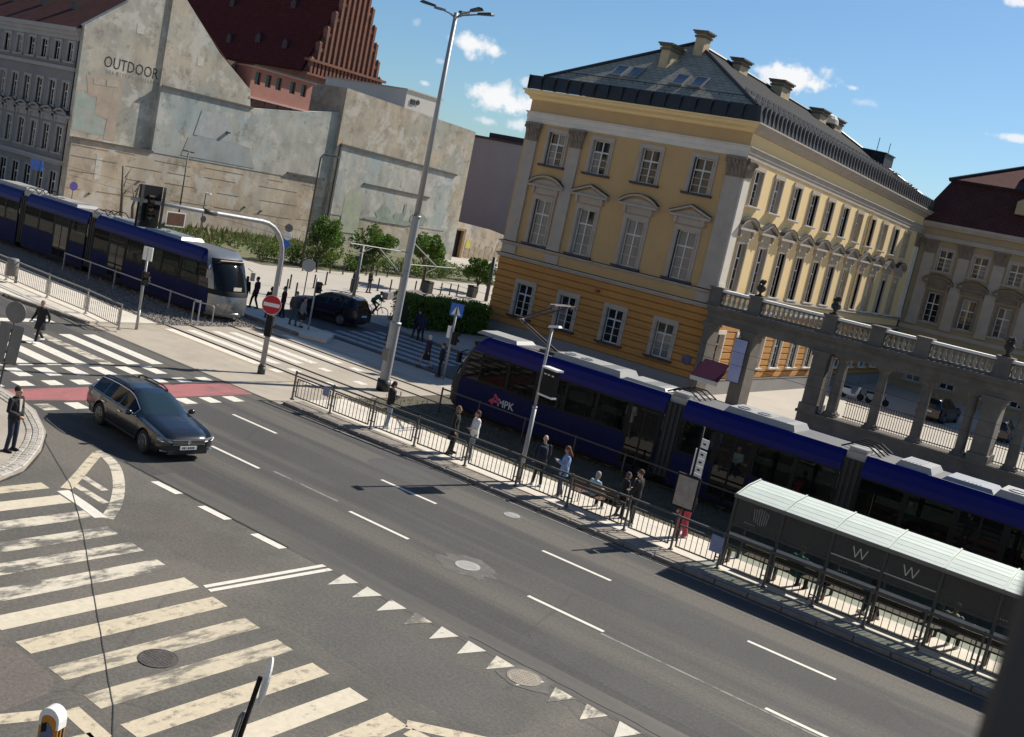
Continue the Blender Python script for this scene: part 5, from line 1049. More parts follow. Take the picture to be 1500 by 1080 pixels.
for i in (1,3,5): m=MB(); m.box((bx[i]+bx[i+1])/2-.02,.2,1.3,(bx[i]+bx[i+1])/2+.02,.23,2.2); m.build('inner_strut',M_GRY,sh)
m=MB(); m.box(bx[0]+.5,.30,.42,bx[-1]-.5,.68,.47); m.box(bx[0]+.5,.26,.62,bx[-1]-.5,.30,.78)
for a in bx: m.box(a-.03,.4,0,a+.03,.6,.42)
m.build('bench',mat('brown_bench',(.10,.055,.03),.6,var=.2,vscale=3),sh)
def wlogo(x,z,s,m):
    b=MB(); q=[(-.40,.5),(-.19,-.05),(.0,.5),(.19,-.05),(.40,.5)]; w=.05*s
    for i,((xa,za),(xb,zb)) in enumerate(zip(q,q[1:])): o=.003*(i%2); b.prism([(x+xa*s-w/2,z+za*s),(x+xa*s+w/2,z+za*s),(x+xb*s+w/2,z+zb*s),(x+xb*s-w/2,z+zb*s)],-.004-o,.004,'xz')
    b.build('logo',m,sh)
M_LG=mat('white_film',(.55,.55,.54),.6,var=.05); wlogo((bx[2]+bx[3])/2+.05,1.66,.50,M_LG); wlogo((bx[3]+bx[4])/2-.05,1.66,.50,M_LG)
m=MB(); 
for i in range(7): x=.62+i*.075; m.prism([(x,2.0-.02*abs(i-3)),(x+.022,2.0-.02*abs(i-3)),(x+.02*(i-3)*-.6+.03,1.5+.03*abs(i-3)),(x+.02*(i-3)*-.6+.01,1.5+.03*abs(i-3))],-.004,.004,'xz')
m.build('logo',mat('grey_film',(.25,.25,.245),.6,var=.1),sh)
for (x,z,n) in ((.42,1.45,5),(.9,1.28,7),(3.35,1.12,4),(3.9,1.45,3),(5.0,1.5,3),(7.4,1.42,5)):
    m=MB()
    for i in range(n): m.box(x+i*.07,-.004,z,x+i*.07+.035,.004,z+.03)
    m.build('etched_mark',mat('grey_film',(0,0,0)),sh)
# ---- tall mast with five lamp heads and catenary arms
mast=thing('lamp_mast','tall tapering grey lamp mast with a crown of lamp heads between the tram tracks','street lamp',(-29.8,34.55,0))
m=MB(); m.tube([(0,0,0),(0,0,.5)],.30,14,1); m.tube([(0,0,.4),(0,0,3.0)],.225,16,0,cap=False); m.tube([(0,0,2.98),(0,0,3.05)],[.225,.17],16,0); m.tube([(0,0,3.0),(0,0,7.6)],.165,16,0,cap=False); m.tube([(0,0,7.55),(0,0,7.62)],[.165,.125],16,0); m.tube([(0,0,7.6),(0,0,16.0)],[.125,.085],16,0)
for z in (3.0,7.6): m.tube([(0,0,z-.06),(0,0,z+.04)],.19 if z>5 else .25,16,0)
m.build('pole',[M_GALV,M_DARK],mast,True)
for k,a in enumerate((R(205),R(165),R(25),R(-10),R(100))):
    d=Vector((math.cos(a),math.sin(a),0)); L_=.95 if k<4 else .35
    h=MB(); h.tube([(0,0,15.8),tuple(d*.3+Vector((0,0,15.95))),tuple(d*L_+Vector((0,0,16.1)))],.03,6,0)
    M_=Matrix.Translation(d*(L_+.25)+Vector((0,0,16.14)))@Matrix.Rotation(a,4,'Z')@Matrix.Rotation(-.12,4,'Y'); h.T=M_; h.add([(-.32,-.08,-.03),(.3,-.14,-.03),(.42,0,-.02),(.3,.14,-.03),(-.32,.08,-.03),(-.3,-.07,.06),(.26,-.12,.08),(.36,0,.05),(.26,.12,.08),(-.3,.07,.06)],[(4,3,2,1,0),(5,6,7,8,9),(0,1,6,5),(1,2,7,6),(2,3,8,7),(3,4,9,8),(4,0,5,9)],1); h.T=None; h.build('lamp_head',[M_GRY,M_GRYD],mast)
m=MB(); m.tube([(0,0,.0),(0,0,16.25)],.02,4); 
c=MB(); c.tube([(0,-.12,6.05),(0,-3.6,6.15)],.026,6,0); c.tube([(0,-.12,5.0),(0,-1.9,6.1)],.03,6,0); c.tube([(0,.12,5.55),(0,3.3,5.6)],.026,6,0); c.tube([(0,.12,6.5),(0,1.9,5.6)],.03,6,0); c.tube([(0,-2.2,6.1),(0,-3.3,5.62)],.022,5,1); c.tube([(0,2.1,5.58),(0,1.4,5.3)],.022,5,1); c.build('catenary_arm',[mat('pale_insulator_tube',(.24,.24,.235),.5,var=.05),M_GRYD],mast)
m=MB(); m.cbox(.0,-.24,1.6,.35,.08,.5); m.build('junction_box',M_GRY,mast)
for y in (32.55,36.5):
    w_=thing('overhead_wire','thin overhead tram wire above the '+('near' if y<34 else 'far')+' track','wire',(0,y,5.5)); m=MB(); m.tube([(-130,0,0),(40,0,0)],.006,4); m.build('wire',M_BLK,w_)
# ---- no entry sign on the traffic-light arm
ne=thing('traffic_signal_mast','grey curved mast arm over the road carrying a round no entry sign and signal board','traffic light',(-32.74,30.25,0.01))
pts=[(0,0,0),(0,0,4.9)]+[(0,-1.35*(1-math.cos(t)),4.9+1.35*math.sin(t)) for t in (R(15),R(30),R(45),R(60),R(75),R(90))]+[(0,-4,6.33),(0,-7.3,6.45)]
m=MB(); m.tube(pts,[.115,.105]+[.095]*6+[.085,.07],12,0,); m.tube([(0,0,0),(0,0,.32)],.16,14,1); m.tube([(0,0,.3),(0,0,.42)],[.16,.11],14,1); m.tube([(0,-3.6,6.31),(0,-4.2,6.35)],.10,10,1)
m.build('pole',[M_GALV,M_GRYD],ne,True)
sM=Matrix.Translation((.05,-.12,2.93))@Matrix.Rotation(R(37),4,'Z')@RX90
s=MB(); s.lathe([(.0,-.012),(.40,-.012),(.40,.008),(.0,.008)],n=28); sg=s.build('sign_disc',M_REDS,ne,M=sM); s=MB(); s.box(-.33,-.075,.0085,.33,.075,.013); s.build('white_bar',M_WS,sg); s=MB(); s.lathe([(.385,.0085),(.40,.0085),(.40,.012),(.385,.012)],n=28,cap=False); s.build('rim',M_WS,sg)
def signal(parent,x,y,z,rz,n=3,board=None):
    M_=T(x,y,z,rz); s=MB(); s.bevbox(-.14,-.1,0,.14,.1,.30*n,.03); h=s.build('signal_head',M_TBLK,parent,M=M_)
    for i in range(n):
        l=MB(); l.lathe([(.0,0),(.1,0),(.1,.01)],(0,-.105,.15+.3*i),12,axis=RX90); l.build('lens',mat(('lens_green','lens_amber','lens_red')[i%3],((.01,.06,.03),(.12,.06,.01),(.12,.01,.01))[i%3],.2,var=0),h)
        v=MB(); v.add([(-.115,-.1,.15+.3*i),(-.115,-.28,.15+.3*i),(-.08,-.3,.24+.3*i),(0,-.31,.27+.3*i),(.08,-.3,.24+.3*i),(.115,-.28,.15+.3*i),(.115,-.1,.15+.3*i),(.08,-.1,.24+.3*i),(0,-.1,.27+.3*i),(-.08,-.1,.24+.3*i)],[(0,1,2,9),(9,2,3,8),(8,3,4,7),(7,4,5,6)]); v.build('visor',M_TBLK,h)
    if board: q=MB(); q.bevbox(-board[0]/2,.02,-.25,board[0]/2,.05,board[1]-.25,.01); q.build('backboard',M_TBLK,h)
    return h
signal(ne,.02,-6.55,5.75,math.pi/2,3,(.95,1.5)); m=MB(); m.box(.14,-7.05,5.52,.16,-6.95,7.0); m.box(.14,-6.15,5.52,.16,-6.05,7.0); m.build('board_frame',M_GRYD,ne)
signal(ne,.0,-.02,1.6,R(200),3)
# ---- platform lamp with information display
pl_=thing('display_pole','grey platform lamp post with a flat hanging timetable display','display pole',(-18.76,29.45,.10))
m=MB(); m.tube([(0,0,0),(0,0,2.6)],.075,12); m.tube([(0,0,2.55),(0,0,2.62)],[.085,.085],12); m.tube([(0,0,2.6),(0,0,5.3)],.05,12); m.tube([(0,0,0),(0,0,.08)],.12,12); m.build('pole',M_GALV,pl_,True)
m=MB(); m.add([(-.1,-.12,5.28),(.32,-.12,5.36),(.32,.12,5.36),(-.1,.12,5.28),(-.08,-.1,5.36),(.28,-.08,5.43),(.28,.08,5.43),(-.08,.1,5.36)],[(0,3,2,1),(4,5,6,7),(0,1,5,4),(1,2,6,5),(2,3,7,6),(3,0,4,7)]); m.build('lamp_head',M_WS,pl_)
DM=T(.06,0,0,R(-12))
m=MB(); m.box(.05,-.09,3.12,.68,.09,3.98,0); m.box(.02,-.16,3.98,.72,.16,4.04,1); m.box(.02,-.11,3.06,.70,.11,3.12,1); dd=m.build('display_case',[M_TBLK,M_WS],pl_,M=DM); 
for i,x in enumerate((.12,.28,.47)): m=MB(); m.box(x,-.095,3.78,x+.1,-.09,3.82); m.build('display_text',M_WS,dd)
# ---- tram stop sign pole with stacked panels and poster case
sp=thing('stop_sign','tram stop pole with stacked white route panels above a grey poster case','sign',(-12.95,29.9,.10))
m=MB(); m.tube([(0,0,0),(0,0,3.65)],.04,10); m.tube([(0,0,1.55),(.1,0,1.5),(.16,0,1.65)],.02,6,1); m.build('pole',[M_TBLK,M_WS],sp,True)
for (z0,z1) in ((3.02,3.3),(2.72,2.94),(2.48,2.70),(2.24,2.46),(1.98,2.22)): m=MB(); m.box(.05,-.015,z0,.33,.015,z1,0); pnl=m.build('route_panel',M_WS,sp,M=Matrix.Rotation(R(-15),4,'Z')); m=MB(); m.box(.13,-.019,(z0+z1)/2-.035,.24,-.0155,(z0+z1)/2+.02); m.build('route_number',M_TBLK,pnl)
m=MB(); m.box(-.08,-.02,1.95,-.02,.02,2.95); m.build('side_panel',M_WS,sp)
m=MB(); m.box(-.38,-.2,1.05,.38,-.10,2.12,0); m.box(-.33,-.205,1.11,.33,-.20,2.06,1); m.build('poster_case',[M_TBLK,mat('grey_poster',(.27,.25,.23),.6,var=.3,vscale=5,dirt=(.35,.2,.18),dscale=3,damt=.5)],sp)
# ---- pole with a blue-white plate fixed to the railing
t=thing('small_sign','small faded blue plate hung on the railing beside the shelter','sign',(-11.2,28.74,.10)); m=MB(); m.bevbox(-.2,-.02,.45,.2,.0,.95,.01); m.build('plate',mat('faded_blue_plate',(.22,.26,.42),.6,var=.2,vscale=6),t)
t=thing('small_sign','small grey-blue plate hung on the railing near its left end','sign',(-26.95,28.42,.10)); m=MB(); m.bevbox(-.35,-.06,.62,-.02,-.04,.95,.01); m.build('plate',mat('faded_blue_plate',(0,0,0)),t)
# ---- left post C at the refuge, litter bin, and left sign post
t=thing('signal_post','slim grey post with a small board at the end of the left railing','traffic light',(-40.3,29.5,.01)); m=MB(); m.tube([(0,0,0),(0,0,3.7)],.055,10); m.tube([(0,0,0),(0,0,.9)],.07,10); m.build('pole',M_GALV,t,True); m=MB(); m.bevbox(-.25,-.05,3.15,.25,.03,3.75,.02); m.build('board',M_WS,t,M=Matrix.Rotation(R(15),4,'Z')); signal(t,.12,-.03,2.05,R(60),2)
t=thing('litter_bin','grey litter bin hanging on the left platform railing','bin',(-49.2,28.55,.12)); m=MB(); m.lathe([(.22,.35),(.26,.4),(.27,1.15),(.23,1.2),(.1,1.22)],n=14); m.build('body',M_GRY,t,True); m=MB(); m.box(-.05,.2,.0,.05,.3,1.1); m.build('leg',M_GRYD,t)
ls=thing('road_sign','grey back of a leaning road sign with round disc over long plate','sign',(-28.55,16.55,.1)); ls.rotation_euler=(R(-3),R(5),0)
m=MB(); m.tube([(0,0,0),(0,0,3.45)],.03,8); m.build('pole',M_GRYD,ls,True)
LSM=Matrix.Rotation(R(28),4,'Z')
m=MB(); m.lathe([(.0,-.012),(.31,-.012),(.31,.012),(.0,.012)],(0,-.05,3.15),24,axis=RX90); m.build('disc',M_SIGNB,ls,M=LSM)
for (xa,xb,z0,z1) in ((-.36,-.02,1.62,2.78),(.02,.36,1.66,2.8)): m=MB(); m.bevbox(xa,-.06,z0,xb,-.045,z1,.01); m.box(xa+.06,-.045,z0+.2,xb-.06,-.03,z0+.24); m.box(xa+.06,-.045,z1-.24,xb-.06,-.03,z1-.2); m.build('plate',M_SIGNB,ls,M=LSM)
for z in (1.7,1.95,2.6,3.1): m=MB(); m.tube([(-.05,-.03,z),(.05,-.03,z)],.03,6); m.build('clamp',M_DARK,ls,M=LSM)
# ---- foreground island: yellow bollard and dark sign post seen from above
t=thing('island_bollard','yellow traffic island bollard with rounded white top in the foreground','bollard',(-11.75,8.25,0))
m=MB(); pf=[]; 
for k in range(9): a=math.pi*k/8; pf.append((-.15*math.cos(a),1.22+.17*math.sin(a)))
prof=[(-.15,0),(.15,0)]+[(.15,1.22)]+[(.15*math.cos(math.pi*k/8),1.22+.16*math.sin(math.pi*k/8)) for k in range(1,8)]+[(-.15,1.22)]
BM=Matrix.Rotation(R(20),4,'Z'); m.prism(prof,-.075,.075,'xz'); m.build('body',mat('amber_plastic',(.46,.20,.02),.45,var=.1,vscale=3),t,M=BM)
prof=[(.158*math.cos(math.pi*k/10),1.235+.165*math.sin(math.pi*k/10)) for k in range(11)]+[(-.158,1.12),(-.12,1.12)]+[(-.12*math.cos(math.pi*k/10),1.2+.10*math.sin(math.pi*k/10)) for k in range(11)]+[(.12,1.12),(.158,1.12)]
m=MB(); m.prism(prof,-.083,.083,'xz'); m.build('cap',M_WS,t,M=BM); m=MB(); m.prism([(-.11,.86),(.08,.86),(.08,1.08),(0,1.18),(-.11,1.14)],-.083,-.077,'xz'); m.prism([(-.02,1.06),(-.10,1.02),(-.10,1.15),(-.03,1.19)],-.088,-.083,'xz',1); m.build('sign_face',[mat('slate_blue_face',(.10,.13,.24),.4,var=.1),M_TBLK],t,M=BM)
for x in (.151,): m=MB(); m.box(x,-.05,0,x+.006,-.02,1.15); m.box(x,.02,0,x+.006,.05,1.15); m.build('stripe',M_TBLK,t,M=BM)
t=thing('road_sign','black sign post with round white sign seen edge-on in the foreground','sign',(-9.98,9.74,0)); t.rotation_euler=(R(-5.6),R(5.6),0)
m=MB(); m.tube([(0,0,0),(0,0,2.3)],.035,10); m.build('pole',M_TBLK,t,True); EM=Matrix.Translation((.07,.05,2.27))@Matrix.Rotation(R(137.5),4,'Z')@RX90
m=MB(); m.lathe([(0,-.012),(.33,-.012),(.33,.012),(0,.012)],(0,0,0),28); m.build('disc',M_WS,t,M=EM); m=MB(); m.bevbox(-.02,-.17,1.35,.02,.17,1.75,.01); m.build('lower_plate',M_SIGNB,t,M=Matrix.Translation((-.06,-.02,0))@Matrix.Rotation(R(28),4,'Z'))
# ---- signs and posts on the far side
bs_=thing('crossing_sign','square blue pedestrian crossing sign on a grey post by the tram nose','sign',(-31.3,40.5,.0)); m=MB(); m.tube([(0,0,0),(0,0,3.7)],.06,10); m.build('pole',M_GALV,bs_,True)
m=MB(); m.bevbox(-.32,-.04,3.1,.32,-.01,3.74,.02); pt=m.build('plate',M_BLS,bs_,M=Matrix.Rotation(R(25),4,'Z')); m=MB(); m.prism([(-.24,3.18),(.24,3.18),(0,3.66)],-.041,-.046,'xz'); m.build('triangle',M_WS,pt); m=MB(); m.tube([(0,-.05,3.42),(0,-.05,3.3)],.025,6); m.ball((0,-.05,3.47),.03,6,4); m.tube([(0,-.05,3.3),(-.06,-.05,3.2)],.015,5); m.tube([(0,-.05,3.3),(.06,-.05,3.2)],.015,5); m.build('walker',M_TBLK,pt)
m=MB(); m.bevbox(-.3,-.06,2.0,-.08,-.02,2.6,.02); m.build('white_box',M_WS,bs_); signal(bs_,.2,.0,1.75,R(180),2)
t=thing('traffic_light','black traffic signal on a slim post beside the dark parked car','traffic light',(-40.45,40.1,.0)); m=MB(); m.tube([(0,0,0),(0,0,2.95)],.05,10); m.build('pole',M_GALV,t,True); signal(t,.22,0,2.2,R(70),2)
t=thing('road_sign','grey back of a round sign on a post among the bollards','sign',(-50.4,49.0,0)); m=MB(); m.tube([(0,0,0),(0,0,2.5)],.035,8); m.build('pole',M_GRYD,t,True); m=MB(); m.lathe([(0,-.015),(.42,-.015),(.42,.015),(0,.015)],(0,-.05,2.15),24,axis=RX90); m.build('disc',mat('pale_sign_back',(.33,.34,.34),.5,.3,var=.1),t,M=Matrix.Rotation(R(40),4,'Z'))
t=thing('sign_cluster','dark post with several small round signs stacked above the green shrubs','sign',(-54.2,50.3,0)); m=MB(); m.tube([(0,0,0),(0,0,4.3)],.05,8); m.build('pole',M_GRYD,t,True)
for z,c in ((4.0,M_SIGNB),(3.45,M_WS),(2.9,M_BLS)): m=MB(); m.lathe([(0,-.012),(.27,-.012),(.27,.012),(0,.012)],(0,-.06,z),20,axis=RX90); m.build('disc',c,t,M=Matrix.Rotation(R(40),4,'Z'))
t=thing('street_lamp','tall thin lamp post with short bent arm before the blue mural panel','street lamp',(-63.8,61.2,0)); m=MB(); m.tube([(0,0,0),(0,0,8.9),(.15,.1,9.2),(.9,.4,9.25)],[.09,.06,.05,.045],8); m.build('pole',M_GRYD,t,True); m=MB(); m.cbox(1.1,.5,9.24,.5,.2,.09,.4); m.build('lamp_head',M_GRYD,t)
t=thing('street_lamp','tall thin lamp post standing before the firewall below the wall corner','street lamp',(-79.0,60.3,0)); m=MB(); m.tube([(0,0,0),(0,0,7.0)],[.08,.05],8); m.build('pole',M_GRYD,t,True); m=MB(); m.cbox(-.25,-.1,7.02,.5,.2,.1,.4); m.cbox(.35,.1,7.0,.4,.16,.1,.4); m.build('lamp_head',M_GRYD,t)
t=thing('street_lamp','short lamp post with pale flat head near the firewall foot','street lamp',(-79.2,63.0,0)); m=MB(); m.tube([(0,0,0),(0,0,3.6)],.04,6); m.build('pole',M_GRYD,t); m=MB(); m.cbox(.1,.1,3.66,.6,.3,.1,.6); m.build('lamp_head',M_WS,t)
t=thing('billboard','brown notice board with pale frame at the foot of the firewall','board',(-78,59.3,0)); m=MB(); m.box(-.05,-.95,.5,.02,.95,1.7,0); m.box(.02,-1.0,.45,.05,1.0,1.75,1); m.box(.05,-.88,.58,.06,.88,1.64,0); m.build('panel',[mat('brown_board',(.11,.045,.025),.7,var=.3,vscale=3),M_WS],t); m=MB(); m.box(-.04,-.8,0,.04,-.7,.5); m.box(-.04,.7,0,.04,.8,.5); m.build('leg',M_GRYD,t)
t=thing('parking_sign','round blue no parking sign on a thin post before the firewall','sign',(-80.5,50.9,0)); m=MB(); m.tube([(0,0,0),(0,0,2.7)],.03,6); m.build('pole',M_GRYD,t); m=MB(); m.lathe([(0,-.01),(.36,-.01),(.36,.01),(0,.01)],(.05,0,2.5),20,axis=RY90); m.build('disc',mat('sign_violet',(.09,.06,.25),.5,var=.2,vscale=4),t)
t=thing('round_sign','small dark round sign on a post in front of the weeds','sign',(-78.3,62.4,0)); m=MB(); m.tube([(0,0,0),(0,0,1.5)],.03,6); m.build('pole',M_GRYD,t); m=MB(); m.lathe([(0,-.01),(.3,-.01),(.3,.01),(0,.01)],(.05,0,1.4),20,axis=RY90); m.build('disc',M_GRYD,t)
t=thing('blue_sign','bright blue street sign at the left edge above the tram roof','sign',(-71.5,42.5,0)); m=MB(); m.tube([(0,0,0),(0,0,4.7)],.05,6); m.build('pole',M_GRYD,t); m=MB(); m.box(-1.2,-.03,4.0,.3,.03,4.7); m.build('plate',M_BLS,t)
t=thing('catenary_pole','grey tram wire pole standing behind the dark parked car','pole',(-47.2,50.2,0)); m=MB(); m.tube([(0,0,0),(0,0,4.2)],.11,10); m.tube([(0,0,0),(0,0,.6)],.16,10); m.build('pole',M_GRY,t,True); m=MB(); m.bevbox(-.35,-.12,1.2,-.1,.12,2.0,.02); m.build('box',M_GRYD,t)
t=thing('lamp_post','dark thick lamp post base beside the palace corner and bins','street lamp',(-53.9,73.4,0)); m=MB(); m.tube([(0,0,0),(0,0,3.8)],.16,10); m.build('pole',M_GRYD,t,True)
for (x,y,lab) in ((-55.4,67.3,'dark square litter bin beside the trunk of the street tree'),(-55.0,72.7,'dark square litter bin beside the lamp post near the palace corner')):
    t=thing('litter_bin',lab,'bin',(x,y,0)); m=MB(); m.bevbox(-.33,-.33,.05,.33,.33,1.0,.05); m.build('body',M_GRYD,t); m=MB(); m.bevbox(-.36,-.36,1.0,.36,.36,1.08,.04); m.build('lid',M_TBLK,t)
# bollards
bo=MB(); bo.tube([(0,0,0),(0,0,.92)],.055,8); bo.ball((0,0,.93),.06,8,4); bo.tube([(0,0,.0),(0,0,.05)],.09,8); bme=bo.mesh('bollard',M_GRYD); base=MB()
for i,(x,y) in enumerate([(-50.2,46.4),(-50.4,48.3),(-51.6,48.6),(-53.6,50.7),(-54.4,53.7),(-56.2,56.6),(-55.2,58.9),(-55.3,61.3),(-55.2,62.6),(-55.4,64.2),(-55.6,66.0),(-55.7,69.4),(-55.7,70.6),(-55.7,71.6),(-55.5,72.8),(-62.1,59.8),(-62.1,61.3),(-62.1,62.8),(-62.1,64.3),(-62.6,67.6),(-62.8,69.1),(-62.8,70.5),(-62.7,73.0)]):
    o=piece('bollard',bme,None,T(x,y,0)); far_=x<-60
    tag(o,ORD[i-15 if far_ else i]+' thin dark bollard from the left in the '+('far row before the green shrubs' if far_ else 'near row on the pale paving'),'bollard','bollards on the far paving')
w_=thing('planter_wall','low grey-violet concrete planter wall behind the cyclist','wall',(-52.2,58.5,0)); m=MB(); m.prism([(0,0),(-2.2,6.3),(-1.8,6.45),(.4,.15)],-.05,.45); m.build('wall',mat('violet_concrete',(.15,.14,.15),.9,var=.15),w_)
# window jamb of the room the picture is taken from
wj=thing('near_building','near building whose dark window frame edge fills the bottom right corner','building',(0,0,0))
JM=Matrix.Translation((-.121,1.045,9.4))@Matrix.Rotation(R(6.5),4,'Z')
m=MB(); m.bevbox(0,-.06,-.9,.25,.06,1.3,.008); m.build('window_frame',mat('dark_frame',(.05,.04,.036),.6,var=.1,vscale=8),wj,M=JM)
# the house the picture is taken from and its neighbour across the side street (out of frame but for the window edge, added to bounce warm light)
M_NB=mat('near_stucco',(.40,.335,.25),.9,var=.08,vscale=.5,bump=.1,bscale=20)
NBM=Matrix(((-1,0,0,30),(0,-1,0,1.35),(0,0,1,0),(0,0,0,1)))
ops=[(30.05,7.9,34.0,11.4)]+[(a,z,a+1.5,z+2.2) for a in (2,6,10,14,18,22,26) for z in (8.2,12.4,16.4)]+[(a,.6,a+2.2,3.8) for a in (3,8,13,18,23,28,32)]+[(30.4,z,31.9,z+2.2) for z in (12.4,16.4)]
b=MB(); wall_grid(b,37,21,ops,0,.35,0,-.05); b.build('wall',M_NB,wj,M=NBM)
b=MB(); b.box(-.2,-.5,21,37.3,.4,21.5); b.box(0,-.2,4.6,37,0,4.9); b.build('cornice',M_TRIM,wj,M=NBM)
for (a,z0,c,z1) in ops[1:]: b=MB(); b.box(a,.2,z0,c,.25,z1); b.build('window',M_PANE,wj,M=NBM)
nb2=thing('neighbour_building','sandy building across the side street outside the left edge','building',(-34,4.0,0)); N2=Matrix(((-1,0,0,0),(0,-1,0,0),(0,0,1,0),(0,0,0,1)))
ops=[(a,z,a+1.4,z+2.2) for a in range(2,42,4) for z in (4.5,8.2,12.0,15.6)]
b=MB(); wall_grid(b,44,20,ops,0,.35,0,-.05); b.build('wall',M_NB,nb2,M=N2)
for (a,z0,c,z1) in ops: b=MB(); b.box(a,.2,z0,c,.25,z1); b.build('window',M_PANE,nb2,M=N2)
b=MB(); b.box(-.3,-20,-.05,0,-.36,20); b.build('wall',M_NB,nb2)

# ================================================================== VEHICLES
M_CPAINT=mat('anthracite_car_paint',(.012,.0145,.019),.25,.3,var=.03,vscale=1,coat=.8); M_CBLK=mat('black_car_paint',(.006,.006,.008),.22,.2,var=.03,coat=.8)
M_CGLS=glass('car_glass',(.003,.004,.005),.3,.02,clear=.12); M_WSG=glass('windscreen_glass',(.018,.035,.045),.8,.02,clear=.10); M_TYRE=mat('tyre_rubber',(.016,.016,.016),.85,var=.15,vscale=6); M_RIM=mat('alloy_rim',(.28,.285,.29),.3,.8,var=.05); M_CHR_=mat('chrome',(.62,.62,.62),.15,.95,var=0); M_PLA=mat('black_plastic',(.014,.014,.014),.6,var=.1)
M_HLG=glass('headlight_glass',(.22,.24,.25),.8,.05); M_TLR=mat('tail_light_red',(.25,.008,.008),.2,var=0,coat=.5)
def wheel_part(parent,x,y,r,side):
    t=MB(); w=.21
    t.lathe([(r*.66,-w/2),(r*.93,-w/2),(r,-w/2+.03),(r,w/2-.03),(r*.93,w/2),(r*.66,w/2),(r*.66,-w/2)],n=28,axis=RX90,cap=False); M_=Matrix.Translation((x,y,r)); o=t.build('wheel',M_TYRE,parent,True,M=M_)
    q=MB(); q.lathe([(r*.66,-.02),(r*.68,.03),(r*.64,.04),(r*.6,.0),(r*.2,-.03),(r*.14,.03),(0,.035)],n=24,axis=RX90 if side<0 else Matrix.Rotation(-math.pi/2,4,'X'))
    off=(w/2-.03)*(-1 if side<0 else 1)
    for k in range(10):
        a=2*math.pi*k/10; c,s=math.cos(a),math.sin(a); q.cbox(c*r*.4,side*.03,s*r*.4,r*.42,.03,.045,M=Matrix.Rotation(-a,4,'Y'))
    q.build('rim',M_RIM,o,M=Matrix.Translation((0,off-.0*side,0)))
    q=MB(); q.lathe([(r*.64,0),(r*.2,-.01),(0,-.01)],n=20,axis=RX90 if side<0 else Matrix.Rotation(-math.pi/2,4,'X')); q.build('brake_disc',M_PLA,o,M=Matrix.Translation((0,off-.05*side,0)))
def lerp_st(st,x):
    for a,b in zip(st,st[1:]):
        if a[0]>=x>=b[0]:
            t=(a[0]-x)/(a[0]-b[0]); return [a[i]+(b[i]-a[i])*t for i in range(len(a))]
    return list(st[-1])
